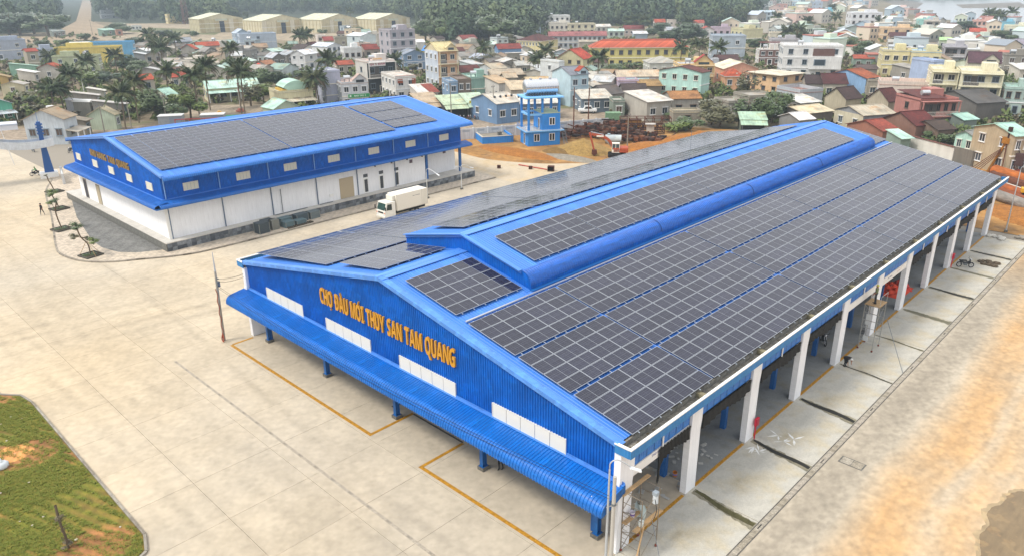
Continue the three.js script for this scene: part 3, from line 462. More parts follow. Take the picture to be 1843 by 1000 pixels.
{ // white boards under the fascia of the hall
const mk = (d0,d1,y0,y1,label,draw) => { const t = thing('sign_board',label,'sign',[20.9,y0,(d0 + d1) / 2]); part('board',box(-0.06,0,0,y1 - y0,-(d1 - d0) / 2,(d1 - d0) / 2),whiteTrim,t); if (draw) { const g = new THREE.PlaneGeometry(d1 - d0 - 0.1,y1 - y0 - 0.04); g.rotateY(Math.PI / 2); g.translate(0.004,(y1 - y0) / 2,0); part('print',g,board(d1 - d0,y1 - y0,draw),t); } return t; };
mk(1.0,7.0,4.5,5.1,'white board reading THU MUA HẢI SẢN, half hidden by netting',(x,w,h) => { x.fillStyle = '#eceae6'; x.fillRect(0,0,w,h); printed(x,'THU MUA HẢI SẢN',w,h,0.44,'#2b2f77',0.45); printed(x,'ĐT: 0905',w,h,0.3,'#2b2f77',0.88); });
mk(31.7,38.4,4.45,5.1,'plain white beam board beside the worker on the far scaffold');
mk(39.5,46.2,4.45,5.1,'white board with small faded print over the bay with orange netting',(x,w,h) => { x.fillStyle = '#e8e6e1'; x.fillRect(0,0,w,h); printed(x,'THU MUA',w * 0.6,h,0.4,'#4a4f66',0.6); printed(x,'HẢI SẢN TƯƠI',w * 1.35,h,0.34,'#c98a6a',0.6); });
// dark shade netting rolled under the fascia of other bays
const net = M('#2b2a27',{ roughness: 1,map: rep(speckle,2) });
for (const [k,a,b] of [[0,3.6,7.05],[1,8.5,14.8],[2,16.3,22.6],[3,24.1,30.4],[6,47.4,53.7],[7,55.2,61.6],[8,63,69.4],[9,70.8,77.2]]) {
const pos = [],n = 40; const g = new THREE.PlaneGeometry(b - a,1,n,4),p = g.attributes.position;
for (let i = 0; i < p.count; i++) { const u = p.getX(i) / (b - a) + 0.5,v = p.getY(i) + 0.5,low = 4.25 - 0.12 * Math.sin(u * 9 + k) - (k === 0 && u < 0.12 ? 1.7 * (1 - u / 0.12) : 0); p.setXYZ(i,20.97 + 0.05 * Math.sin(u * 60 + v * 3) * (1 - v * 0.5),low + v * (5.08 - low),-(a + u * (b - a))); }
g.computeVertexNormals(); const o = part('shade_net',[g,g.clone().translate(-0.07,0,0)],net,scene); tag(o,`dark shade netting hung under the blue fascia, ${['first','second','third','fourth','fifth','sixth','seventh','eighth','ninth','tenth'][k]} bay from the front corner`,'netting','shade nets along the hall side');
}
}

// ---------------------------------------------------------------- warehouse
const wx0 = -82.4,wx1 = -51.0,wc = -66,wd0 = 5.05,wd1 = 53.8;
const ware = thing('warehouse','blue and white warehouse with solar roof on a stone plinth','warehouse',[wc,0,29]);
{
const E = 9.45,A = 12.1,half = 16.75,sl = (A - E) / half,ry = (x) => A - (x < 0 ? 0.14 : sl) * Math.abs(x); const O = (x,d) => [x - wc,-(d - 29)];
const bx = (x0,x1,y0,y1,d0,d1) => boxd(x0 - wc,x1 - wc,y0,y1,d0 - 29,d1 - 29);
const X0 = wx0 - wc,X1 = wx1 - wc,Z0 = -(wd0 - 29),Z1 = -(wd1 - 29);
// lower masonry
const lower = part('wall',[bx(wx0,wx1,1.2,6.1,wd0,wd0 + 0.25),bx(wx1 - 0.25,wx1,1.2,6.1,wd0 + 0.25,46),bx(wx1 - 1.9,wx1 - 1.65,1.2,6.1,46,wd1),bx(wx1 - 1.65,wx1 - 0.25,1.2,6.1,46,46.2),bx(wx0,wx0 + 0.25,1.2,6.1,wd0 + 0.25,wd1),bx(wx0 + 0.25,wx1 - 1.9,1.2,6.1,wd1 - 0.25,wd1)],white,ware);
void lower;
part('corner_post',[bx(wx1 - 0.1,wx1 + 0.12,1.2,6.0,wd0 - 0.12,wd0 + 0.4),bx(-80.9,-80.5,1.2,6,wd0 - 0.08,wd0)],whiteTrim,ware);
// upper ribbed walls
part('upper_wall',ribWall(X1 - X0,0.2,0.03,6.0,(s) => ry(X0 + s) - 0.05,(s,y,o) => [X0 + s,y,Z0 + o]),blueSheet,ware);
part('upper_wall',ribWall(X1 - X0,0.4,0.03,6.0,(s) => ry(X1 - s) - 0.05,(s,y,o) => [X1 - s,y,Z1 - o]),blueSheet,ware);
for (let k = 0; k < 7; k++) part('upper_wall',ribWall(6.95,0.2,0.03,6.0,() => E + 0.0,(s,y,o) => [X1 + o,y,Z0 - k * 6.96 - s]),blueSheet,ware);
part('upper_wall',ribWall(wd1 - wd0,0.4,0.03,6.0,() => E - 0.1,(s,y,o) => [X0 - o,y,Z1 + s]),blueSheet,ware);
// roof with rounded eave
for (const s of [1,-1]) {
const e = ry(s * half),p = [[0,A],[s * half,e]]; for (let k = 1; k <= 7; k++) { const a = k / 7 * 1.75; p.push([s * (half + 0.42 * Math.sin(a)),e - 0.42 * (1 - Math.cos(a)) - 0.03 * k / 7]); }
const bend = p.slice(1);
part('roof',ribbed([p[0],p[1]],wd1 - wd0 + 1.3,0.25,s * 0.03,(a,y,t) => [a,y,Z0 + 0.45 - t]),blueRoof,ware);
part('eave',ribbed(bend,wd1 - wd0 + 1.3,0.25,s * 0.025,(a,y,t) => [a,y,Z0 + 0.45 - t]),M('#2a7ad4',{ roughness: 0.36,map: g8 }),ware);
part('verge_flashing',[bar([0,A + 0.05,Z0 + 0.36],[s * half,e + 0.05,Z0 + 0.36],0.4,0.04),bar([0,A - 0.1,Z0 + 0.47],[s * (half + 0.1),e - 0.1,Z0 + 0.47],0.03,0.3)],blueTrim,ware);
part('verge_flashing',[bar([0,A + 0.05,Z1 - 0.7],[s * half,e + 0.05,Z1 - 0.7],0.4,0.04)],blueTrim,ware);
}
part('ridge_cap',[bar([-0.25,A + 0.03,Z0 + 0.4],[-0.25,A + 0.03,Z1 - 0.8],0.5,0.03),bar([0.25,A + 0.03,Z0 + 0.4],[0.25,A + 0.03,Z1 - 0.8],0.5,0.03)],blueTrim,ware);
// awning on the front and the right side
const aw = [[0,6.15],[1.3,5.93]]; for (let k = 1; k <= 7; k++) { const a = k / 7 * 1.7; aw.push([1.3 + 0.36 * Math.sin(a),5.93 - 0.36 * (1 - Math.cos(a)) - 0.02]); }
const aMat = M('#1468c0',{ roughness: 0.38,map: g8 });
const a1 = part('awning',ribbed(aw,X1 - X0 + 1.4,0.22,0.025,(a,y,s) => [X0 - 0.2 + s * 1.0 + Math.max(0,(s / (X1 - X0 + 1.4) - 0.9)) * 0,y,Z0 + a]),aMat,ware);
const a2 = part('awning',ribbed(aw,wd1 - wd0 + 2.2,0.22,0.025,(a,y,s) => [X1 + a,y + 0.01,Z0 + 1.1 - s]),aMat,ware);
part('fascia',[bar([X0 - 0.2,5.55,Z0 + 1.62],[X1 + 1.66,5.55,Z0 + 1.62],0.06,0.1),bar([X1 + 1.64,5.55,Z0 + 1.62],[X1 + 1.64,5.55,Z1 - 1.1],0.06,0.1)],bluePaint,ware);
part('flashing',[bar([X0,6.2,Z0 + 0.07],[X1,6.2,Z0 + 0.07],0.14,0.08),bar([X1 + 0.07,6.21,Z0],[X1 + 0.07,6.21,Z1],0.14,0.08)],blueTrim,ware); void a1; void a2;
part('soffit',[bx(wx0,wx1 + 1.5,5.5,5.54,wd0 - 1.5,wd0 - 0.02),bx(wx1 + 0.02,wx1 + 1.5,5.5,5.54,wd0,wd1)],bluePaint,ware);
// windows
const win = (x,y,z,rot,w,h,n) => { const g = new THREE.Group(); const f = part('window',[box(-w / 2,w / 2,0,0.06,0,0.09),box(-w / 2,w / 2,h - 0.06,h,0,0.09),box(-w / 2,-w / 2 + 0.06,0.06,h - 0.06,0,0.09),box(w / 2 - 0.06,w / 2,0.06,h - 0.06,0,0.09)],panelIvory,ware); void g; f.position.set(x,y,z); f.rotation.y = rot; for (let k = 0; k < n; k++) { const q = (w - 0.12) / n; part('pane',box(-w / 2 + 0.06 + k * q + 0.015,-w / 2 + 0.06 + (k + 1) * q - 0.015,0.06,h - 0.06,0.03,0.06),M('#d9d6c4',{ roughness: 0.4 }),f); } };
for (const x of [-79.95,-73.2,-67.1,-60.9,-54.45]) win(x - wc,6.88,Z0 + 0.035,0,1.85,0.97,2);
for (const d of [8.6,15.55,22.4,29.35,36.3,43.25,50.1]) win(X1 + 0.035,6.85,-(d - 29),Math.PI / 2,1.9,0.98,4);
// downpipes
for (const d of [5.35,12.25,19.1,26.1,33.0,39.95]) { part('downpipe',[rod([X1 + 0.1,6.25,-(d - 29)],[X1 + 0.1,9.1,-(d - 29)],0.07,8)],M('#7ea9dc',{ roughness: 0.5 }),ware); part('downpipe',[rod([X1 + 0.1,1.2,-(d - 29)],[X1 + 0.1,5.9,-(d - 29)],0.075,8)],M('#5d6f85',{ roughness: 0.5 }),ware); }
part('downpipe',[rod([X1 + 0.08,6.25,Z0 - 41.7],[X1 + 0.08,9.1,Z0 - 41.7],0.07,8)],M('#7ea9dc',{ roughness: 0.5 }),ware);
part('floor_pipe',[rod([X1 + 0.5,1.3,Z0 - 14.0],[X1 + 0.5,1.3,Z0 - 19],0.06,8),rod([X1 + 0.16,1.3,Z0 - 15.4],[X1 + 0.16,4.6,Z0 - 15.4],0.05,8),rod([X1 + 0.5,1.3,Z0 - 21.0],[X1 + 0.5,1.3,Z0 - 23.2],0.06,8)],steelGrey,ware);
// doors in the side wall
const bd = part('shutter_door',bx(wx1,wx1 + 0.04,1.22,4.2,29.9,32.3),M('#b5a588',{ roughness: 0.6 }),ware); for (let k = 0; k < 14; k++) part('slat',bx(wx1 + 0.04,wx1 + 0.065,1.24 + k * 0.21,1.42 + k * 0.21,29.95,32.25),M('#b9a98c',{ roughness: 0.5 }),bd);
for (const [d,off] of [[34.5,0],[37.35,0],[40.25,0],[47.3,-1.62]]) { const dr = part('door',[bx(wx1 + off,wx1 + off + 0.05,1.22,3.5,d - 0.5,d + 0.38)],whiteTrim,ware); part('pane',bx(wx1 + off + 0.05,wx1 + off + 0.07,1.4,3.3,d - 0.28,d + 0.28),M('#3a4046',{ roughness: 0.3 }),dr); part('transom',bx(wx1 + off,wx1 + off + 0.05,3.62,4.1,d - 0.38,d + 0.38),M('#4a5056',{ roughness: 0.35 }),dr); }
for (const [d,y,off] of [[42.9,4.3,0],[51.2,4.3,-1.62]]) part('vent',bx(wx1 + off,wx1 + off + 0.06,y,y + 0.5,d,d + 0.55),M('#5a4a55',{ roughness: 0.6 }),ware);
for (const [d,off] of [[36.3,0],[39.4,0],[42.4,0],[45.4,0],[48.6,-1.62],[53.2,-1.62]]) part('wall_lamp',rod([X1 + off,5.0,-(d - 29)],[X1 + off + 0.18,5.0,-(d - 29)],0.12,8),M('#4d4640',{ roughness: 0.6 }),ware);
for (const d of [46.3,53.5]) part('steel_post',bx(wx1 - 0.2,wx1 + 0.15,1.2,5.6,d - 0.18,d + 0.18),bluePaint,ware);
part('meter_box',[bx(wx1,wx1 + 0.12,1.9,2.3,28.1,28.7)],whiteTrim,ware);
// gable doors, left end
for (const x of [-80.0,-74.6]) { const g = part('door_recess',[bx(x - 0.75,x + 0.75,1.22,4.1,wd0 - 0.04,wd0 - 0.01)],M('#8d8577',{ roughness: 0.6 }),ware); part('door',bx(x - 0.55,x + 0.6,1.24,3.9,wd0 - 0.06,wd0 - 0.041),x < -78 ? M('#3b3a42') : M('#b3a78e'),g); }
// plinth: white top slab and pieces of dark stone cladding
const pl = part('plinth',[bx(-86.4,-49.75,0,1.1,4.0,5.0),bx(-86.4,-49.75,0,1.1,5.0,55.6)],rawConcrete,ware);
part('top_slab',[bx(-86.45,-49.7,1.1,1.2,3.95,55.65)],M('#cfccc6',{ roughness: 0.7,map: s4 }),pl);
const st = ['#6a7077','#7d838a','#90969c','#5b6168','#84898c','#9ba1a6'].map((c) => M(c,{ roughness: 0.7,map: rep(speckle,1 / 1.5) }));
let k = 0; for (let d = 4.05; d < 55.5; d += 0.6) { for (const [y0,y1] of [[0.1,0.58],[0.59,1.09]]) part('stone_tile',bx(-49.75,-49.71 + rr(0,0.01),y0,y1,d + 0.01,Math.min(55.58,d + 0.59)),pick(st),pl); k++; }
const lw = []; for (let x = -86.3; x < -49.8; x += 0.62) lw.push(bx(x,Math.min(-49.78,x + 0.6),0.1,1.09,3.96 - rr(0,0.01),4.0)); part('stone_tile',lw,M('#84837c',{ roughness: 0.8,map: rep(speckle,1 / 1.2) }),pl).userData.kind = 'stuff';
const G = 'solar arrays on the warehouse roof';
const ay = (x) => ry(x) + 0.05;
for (let q = 0; q < 2; q++) solarArray(q ? 'wide solar array on the warehouse roof, second from its front gable' : 'wide solar array on the warehouse roof beside its front gable',G,wc + 1.35,ay(1.35),5.3 + q * 17.75,1,sl,q ? 8 : 8,13,0.01,2.2);
for (let q = 0; q < 3; q++) solarArray(`small solar array at the far end of the warehouse roof, ${['by the ridge','in the middle','by the eave'][q]}`,G,wc + 2.0 + q * 4.5,ay(2.0 + q * 4.5),41.1,1,sl,4 - 0,q === 2 ? 3 : 4,0.01,2.15);
}
{
const t = thing('wall_lettering','brown gold letters along the gable of the blue warehouse','lettering',[-74.2,8.42,wd0 - 0.05]);
const s = 'KHU HÀNG TAM QUANG'.split(' ').map((w) => [...w].map((c) => c === 'À' ? ['A','g'] : [c]));
letters(t,s,14.0,0.66,0.1,M('#9a7a3c',{ roughness: 0.4,metalness: 0.3 }),() => {});
}

// ---------------------------------------------------------------- town buildings
const plaster = (c) => M(c,{ roughness: 0.9,map: rep(streaks,1 / 7) });
const sheetMap = rep(tex(512,(i,j) => { const r = Math.abs(((i / 512 * 32) % 1) - 0.5) * 2,v = 0.84 + 0.12 * r + 0.5 * (at(nA,i,j) - 0.5) + 0.35 * (at(nC,i * 2,j >> 3) - 0.5),w = Math.max(0,at(nB,i,j + 90) - 0.54); return [v,v * (1 - 0.5 * w),v * (1 - 0.9 * w)]; }),1 / 8);
const tileMap = rep(tex(512,(i,j) => { const row = (j / 512 * 24) % 1,col = (i / 512 * 32 + (Math.floor(j / 512 * 24) % 2) * 0.5) % 1,v = (0.72 + 0.28 * row) * (0.86 + 0.14 * Math.sin(col * Math.PI)) * (0.82 + 0.5 * (at(nC,i,j) - 0.5) + 0.5 * (at(nA,i,j) - 0.4)); return [v,v,v]; }),1 / 8);
const hexRGB = (c) => { const k = new THREE.Color(c); return [k.r,k.g,k.b]; };
const roofM = (c) => { const [r,g,b] = hexRGB(c); return r > g * 1.5 ? M(c,{ roughness: 0.85,map: tileMap }) : M(c,{ roughness: 0.6,map: sheetMap }); };
// closed slab from four top corners a b c d (uv in metres along ab and ad)
function quadSlab(a,b,c,d,th) {
const lo = (p) => [p[0],p[1] - th,p[2]],ds = (p,q) => Math.hypot(p[0] - q[0],p[1] - q[1],p[2] - q[2]),pos = [],uv = [],L = ds(a,b),H = ds(a,d);
const quad = (p,q,r,s,w,h) => { pos.push(...p,...q,...r,...p,...r,...s); uv.push(0,0,w,0,w,h,0,0,w,h,0,h); };
quad(a,b,c,d,L,H); quad(lo(d),lo(c),lo(b),lo(a),L,H); quad(lo(a),lo(b),b,a,L,th); quad(lo(b),lo(c),c,b,H,th); quad(lo(c),lo(d),d,c,L,th); quad(lo(d),lo(a),a,d,H,th);
const g = new THREE.BufferGeometry(); g.setAttribute('position',new THREE.Float32BufferAttribute(pos,3)); g.setAttribute('uv',new THREE.Float32BufferAttribute(uv,2)); g.computeVertexNormals(); return g;
}
function prism(pts,x0,x1,axis) { // gable end: polygon (along, y) swept along the other axis
const s = new THREE.Shape(pts.map(([a,b]) => new THREE.Vector2(a,b))),g = new THREE.ExtrudeGeometry(s,{ depth: x1 - x0,bevelEnabled: false });
if (axis === 'x') { g.rotateY(-Math.PI / 2); g.translate(x1,0,0); } else g.translate(0,0,x0); return g;
}
const winCache = new Map();
function windowGeo(w,h) {
const k = w.toFixed(1) + h.toFixed(1); if (winCache.has(k)) return winCache.get(k); w = +w.toFixed(1); h = +h.toFixed(1); const f = 0.09,o = 0.07;
const r = [join([box(-w / 2,w / 2,0,f,0,o),box(-w / 2,w / 2,h - f,h,0,o),box(-w / 2,-w / 2 + f,f,h - f,0,o),box(w / 2 - f,w / 2,f,h - f,0,o),box(-0.03,0.03,f,h - f,0,o),box(-w / 2 - 0.1,w / 2 + 0.1,-0.08,-0.003,0,0.16),box(-w / 2 - 0.1,w / 2 + 0.1,h + 0.06,h + 0.14,0,0.3)]),box(-w / 2 + f,w / 2 - f,f,h - f,0.01,0.03)];
winCache.set(k,r); return r;
}
const paneMats = ['#20282e','#2b333a','#39434a','#1c2022','#46505a','#5a4a42'].map((c) => M(c,{ roughness: 0.18 }));
const frameMats = ['#e6e6e4','#d9dcdc','#e2ddd0','#7d8a94','#6a5648'].map((c) => M(c,{ roughness: 0.6 }));
const footprints = [];
function building(name,label,category,o) {
const { x,d,turn,w,l,h } = o; footprints.push([x,d,Math.cos(turn),Math.sin(turn),w,l,label]); const t = thing(name,label,category,[x,0,d],turn),f = o.f || Math.max(1,Math.round(h / 3.5)),fh = h / f;
const wm = plaster(o.wall),rm = roofM(o.tile),trim = frameMats[Math.floor(rnd() * 3)],pm = pick(paneMats),fm = o.wall < '#888' ? frameMats[0] : pick(frameMats),ov = 0.35;
const rise = o.rise ?? Math.min(w,l) * 0.22,P = (n,g,m,p = t) => part(n,g,m,p);
const walls = [box(0,w,-0.3,h,-l,0)]; if (o.roof === 'flat' && !o.eave && w > 5 && rnd() < 0.4) o.tank = 1;
let R;
const gz = (m,oh = ov) => { const s = rise / (w / 2),yl = h - s * oh; return [quadSlab([-oh,yl + 0.12,oh],[-oh,yl + 0.12,-l - oh],[w / 2,h + rise + 0.12,-l - oh],[w / 2,h + rise + 0.12,oh],0.1),quadSlab([w + oh,yl + 0.12,-l - oh],[w + oh,yl + 0.12,oh],[w / 2,h + rise + 0.121,oh],[w / 2,h + rise + 0.121,-l - oh],0.1)]; };
const gx = (oh = ov) => { const s = rise / (l / 2),yl = h - s * oh; return [quadSlab([-oh,yl + 0.12,oh],[w + oh,yl + 0.12,oh],[w + oh,h + rise + 0.12,-l / 2],[-oh,h + rise + 0.12,-l / 2],0.1),quadSlab([w + oh,yl + 0.12,-l - oh],[-oh,yl + 0.12,-l - oh],[-oh,h + rise + 0.121,-l / 2],[w + oh,h + rise + 0.121,-l / 2],0.1)]; };
if (o.roof === 'gz') { walls.push(prism([[0,h],[w,h],[w / 2,h + rise]],-l,0,'z')); R = P('roof',gz(),rm); P('ridge',bar([w / 2,h + rise + 0.14,ov],[w / 2,h + rise + 0.14,-l - ov],0.3,0.07),rm,R); }
else if (o.roof === 'gx') { walls.push(prism([[0,h],[-l,h],[-l / 2,h + rise]].map(([a,b]) => [a,b]),0,w,'x')); R = P('roof',gx(),rm); P('ridge',bar([-ov,h + rise + 0.14,-l / 2],[w + ov,h + rise + 0.14,-l / 2],0.3,0.07),rm,R); }
else if (o.roof === 'hip') {
const q = Math.min(w,l) / 2,e = ov,A = [-e,h,e],B = [w + e,h,e],C = [w + e,h,-l - e],D = [-e,h,-l - e],along = w > l,y = h + rise,p1 = along ? [q,y,-l / 2] : [w / 2,y,-q],p2 = along ? [w - q + 0.01,y,-l / 2] : [w / 2,y,-l + q - 0.01];
const tri = (list) => { const pos = [],uv = []; for (const tr of list) for (const p of tr) { pos.push(...p); uv.push(p[0] + p[2],p[1] * 2 + p[2]); } const g = new THREE.BufferGeometry(); g.setAttribute('position',new THREE.Float32BufferAttribute(pos,3)); g.setAttribute('uv',new THREE.Float32BufferAttribute(uv,2)); g.computeVertexNormals(); return g; };
R = P('roof',along ? tri([[A,B,p2],[A,p2,p1],[B,C,p2],[C,D,p1],[C,p1,p2],[D,A,p1]]) : tri([[A,B,p1],[B,C,p2],[B,p2,p1],[C,D,p2],[D,A,p1],[D,p1,p2]]),rm);
P('eave',[box(-e,w + e,h - 0.15,h - 0.003,-l - e,e)],trim,R);
} else if (o.roof === 'shed') { R = P('roof',quadSlab([-ov,h + 0.12,0.7],[w + ov,h + 0.12,0.7],[w + ov,h + 0.9 + 0.05 * l,-l - 0.2],[-ov,h + 0.9 + 0.05 * l,-l - 0.2],0.1),o.shedroof ? roofM(o.shedroof) : rm); walls.push(prism([[0,h],[-l,h],[-l,h + 0.75 + 0.05 * l]],0,w,'x')); }
else if (o.roof === 'arch') { const g = new THREE.CylinderGeometry(w * 0.62,w * 0.62,l + 0.6,18,1,false,-Math.PI / 2 * 0.75,Math.PI * 0.75); g.rotateX(-Math.PI / 2); g.translate(w / 2,h - 0.22 * w,-l / 2); R = P('roof',g,rm); }
else { // flat roof with parapet
const pa = o.par || 0.55,e = o.eave ? 0.9 : 0.12; R = P('roof',box(-e,w + e,h + 0.003,h + 0.12,-l - e,e),rm);
if (!o.eave && !o.pergola) P('parapet',[box(0,w,h + 0.12,h + pa,-0.16,0),box(0,w,h + 0.12,h + pa,-l,-l + 0.16),box(0,0.16,h + 0.12,h + pa,-l + 0.16,-0.16),box(w - 0.16,w,h + 0.12,h + pa,-l + 0.16,-0.16)],wm,R);
if (!o.eave && w * l > 40 && rnd() < 0.6) P('stair_head',box(w * 0.55,w * 0.9,h + 0.12,h + 1.9,-l * 0.85,-l * 0.45),wm,R);
}
P('wall',walls,wm);
if (o.fc) P('front_wall',box(0.02,w - 0.02,0,h - 0.02,0,0.05),plaster(o.fc));
if (o.lc) P('side_wall',box(-0.05,0,0,h - 0.02,-l + 0.02,-0.02),plaster(o.lc));
const zf = o.fc ? 0.05 : 0,xf = o.lc ? -0.05 : 0,cf = o.cf ?? Math.max(1,Math.round(w / 3)),cl = o.cl ?? (l > 6 ? Math.round(l / 4) : 0);
const win = (px,py,pz,ry,ww,hh) => { const [a,b] = windowGeo(ww,hh),q = P('window',a,fm); q.position.set(px,py,pz); q.rotation.y = ry; P('pane',b,rnd() < 0.8 ? pm : pick(paneMats),q); };
if (!o.big && !o.open) for (let k = 0; k < f; k++) {
for (let c = 0; c < cf; c++) { const ww = Math.min(1.5,w / cf * 0.55),cx = (c + 0.5) * w / cf; if (k === 0 && c === Math.floor(cf / 2) && f > 1) { const dr = P('door',box(-ww * 0.6,ww * 0.6,0,2.3,0,0.06),pick(frameMats)); dr.position.set(cx,0,zf); P('pane',box(-ww * 0.45,ww * 0.45,0.5,2.1,0.06,0.075),pm,dr); continue; } win(cx,k * fh + fh * 0.32,zf,0,ww,Math.min(1.5,fh * 0.46)); }
for (let c = 0; c < cl; c++) { const ww = Math.min(1.3,l / cl * 0.5); win(xf,k * fh + fh * 0.34,-(c + 0.5) * l / cl,-Math.PI / 2,ww,Math.min(1.4,fh * 0.42)); }
}
if (o.band || f > 1) P('floor_band',Array.from({ length: f - 1 },(q,k) => box(-0.06,w + 0.1,(k + 1) * fh - 0.12,(k + 1) * fh + 0.1,-0.4,zf + 0.14)).concat(f > 1 ? [] : [box(0,w,h - 0.25,h - 0.05,0,0.1)]),o.bands ? plaster(o.bands) : trim);
if (o.bal) for (let k = f > 2 ? 1 : 1; k < f; k++) {
const b = P('balcony',[box(0.1,w - 0.1,k * fh - 0.1,k * fh + 0.06,zf,zf + 1.2)],wm),rl = [box(0.1,w - 0.1,k * fh + 0.95,k * fh + 1.02,zf + 1.12,zf + 1.2)]; for (let q = 0; q <= w / 0.3; q++) rl.push(box(0.12 + q * 0.3,0.15 + q * 0.3,k * fh + 0.06,k * fh + 0.95,zf + 1.14,zf + 1.18)); P('railing',rl,trim,b);
P('loggia',box(w * 0.08,w * 0.46,k * fh + 0.1,k * fh + fh * 0.78,zf,zf + 0.03),M('#4d4844',{ roughness: 0.7 }),b); P('pillar',[box(0.05,0.3,k * fh + 0.06,(k + 1) * fh - 0.12,zf + 0.95,zf + 1.2),box(w - 0.3,w - 0.05,k * fh + 0.06,(k + 1) * fh - 0.12,zf + 0.95,zf + 1.2)],wm,b); P('hood',box(0,w,(k + 1) * fh - 0.12,(k + 1) * fh + 0.02,zf + 0.14,zf + 1.3),wm,b);
}
if (o.dormer) { const dm = roofM(o.dc || o.tile),y0 = o.roof === 'flat' ? h + 0.12 : h,a = w * 0.45,b = w * 0.95,r = (b - a) * 0.38; const q = P('gable_front',prism([[a,y0],[b,y0],[b,y0 + 0.9],[(a + b) / 2,y0 + 0.9 + r],[a,y0 + 0.9]],-1.6,0.06,'z'),wm); P('gable_roof',[quadSlab([a - 0.2,y0 + 0.86,0.35],[a - 0.2,y0 + 0.86,-2.2],[(a + b) / 2,y0 + 1.04 + r,-2.2],[(a + b) / 2,y0 + 1.04 + r,0.35],0.1),quadSlab([b + 0.2,y0 + 0.86,-2.2],[b + 0.2,y0 + 0.86,0.35],[(a + b) / 2,y0 + 1.041 + r,0.35],[(a + b) / 2,y0 + 1.041 + r,-2.2],0.1)],dm,q); P('opening',box(a + (b - a) * 0.2,b - (b - a) * 0.2,y0 + 0.15,y0 + 0.85,0.06,0.08),pm,q); }
if (o.lean || o.ver) { const m = o.ver ? rm : roofM(o.lean),y = Math.min(3,h * 0.85); const q = P('veranda_roof',quadSlab([-0.3,y - 0.45,2.6],[w + 0.3,y - 0.45,2.6],[w + 0.3,y,0.06],[-0.3,y,0.06],0.08),m); const n = Math.max(2,Math.round(w / 3)); for (let k = 0; k <= n; k++) P('post',box(k * (w - 0.2) / n,k * (w - 0.2) / n + 0.2,0,y - 0.55,2.2,2.4),trim,q); }
if (o.open) { P('opening',box(0.2,w - 0.2,0,h - 0.5,0,0.04),darkGap); const q = P('awning',quadSlab([-0.2,h - 0.75,2.4],[w + 0.2,h - 0.75,2.4],[w + 0.2,h - 0.05,0.72],[-0.2,h - 0.05,0.72],0.06),rm); for (const px of [0.1,w - 0.2]) P('post',box(px,px + 0.1,0,h - 0.8,2.2,2.3),steelGrey,q); }
if (o.tank) { const g = new THREE.CylinderGeometry(0.55,0.55,1.7,16); g.rotateZ(Math.PI / 2); g.translate(w * 0.3,h + 1.35,-l * 0.3); const q = P('water_tank',g,M('#cfd2d4',{ roughness: 0.25,metalness: 0.7 })); P('stand',[box(w * 0.3 - 0.7,w * 0.3 - 0.6,h + 0.1,h + 0.9,-l * 0.3 - 0.4,-l * 0.3 + 0.4),box(w * 0.3 + 0.6,w * 0.3 + 0.7,h + 0.1,h + 0.9,-l * 0.3 - 0.4,-l * 0.3 + 0.4)],steelGrey,q); }
if (o.vents) for (let k = 0; k < 8; k++) { const g = new THREE.SphereGeometry(0.3,8,6); g.translate((k % 4 + 0.5) * w / 4 + (k > 3 ? 0.5 : 0),h + 0.55 + (o.roof === 'shed' ? (k > 3 ? 0.9 : 0.4) : rise * (k > 3 ? 0.4 : 0.75) * 0.9),-(k > 3 ? 0.25 : 0.55) * l); P('roof_vent',g,M('#3c4044',{ roughness: 0.5,metalness: 0.4 }),R); }
if (o.pergola) { const n = 4,e = 0.12; for (let k = 0; k < n; k++) P('terrace_column',box(k * (w - 0.3) / (n - 1),k * (w - 0.3) / (n - 1) + 0.3,h + 0.12,h + 2.6,-0.3,0),trim); P('pergola',[box(-e,w + e,h + 2.6,h + 2.8,-0.6,0.3),box(-e,w + e,h + 2.6,h + 2.8,-l * 0.6,-l * 0.6 + 0.3)],M('#7d4844')); }
if (o.panel) { P('upper_panel',box(w * 0.5,w * 0.86,h - fh + 0.5,h - 0.5,0,0.25),M(o.panel,{ roughness: 0.7,map: rep(streaks,1 / 2) })); P('projecting_bay',box(w * 0.45,w * 0.98,fh * 0.9,h - fh + 0.3,0,1.1),wm); const q = P('picture_window',box(w * 0.52,w * 0.72,fh * 1.25,fh * 1.85,1.1,1.16),fm); P('pane',box(w * 0.535,w * 0.705,fh * 1.3,fh * 1.8,1.16,1.18),pm,q); }
if (o.orange) P('roof_band',quadSlab([-0.3,h - 0.1,0.9],[w * 0.8,h - 0.1,0.9],[w * 0.8,h + 1.9,-0.4],[-0.3,h + 1.9,-0.4],0.12),roofM(o.orange));
if (o.strip) { const sm = M(o.strip,{ roughness: 0.7 }); P('side_panel',box(w * 0.8,w * 0.98,0.1,h - 0.3,0.05,0.2),sm); P('upper_panel',box(w * 0.1,w * 0.35,h - 1.4,h - 0.3,0.05,0.18),sm); P('lower_panel',box(w * 0.15,w * 0.5,0,1.2,0.9,1.0),sm); P('roof_band',box(-0.02,w + 0.02,h + 0.55,h + 0.62,-0.2,0.02),M('#b9685a')); }
if (o.vault) { const g = new THREE.CylinderGeometry(w * 0.5,w * 0.5,l * 0.8,20,1,false,-Math.PI / 2 * 0.62,Math.PI * 0.62); g.rotateX(-Math.PI / 2); g.scale(0.9,0.8,1); g.translate(w * 0.56,h + 0.2 - w * 0.12,-l * 0.5); P('vaulted_roof',g,roofM(o.vault)); P('yellow_band',box(w * 0.15,w * 0.97,h + 0.12,h + 0.7,-l * 0.85,-l * 0.12),M('#c9a544')); }
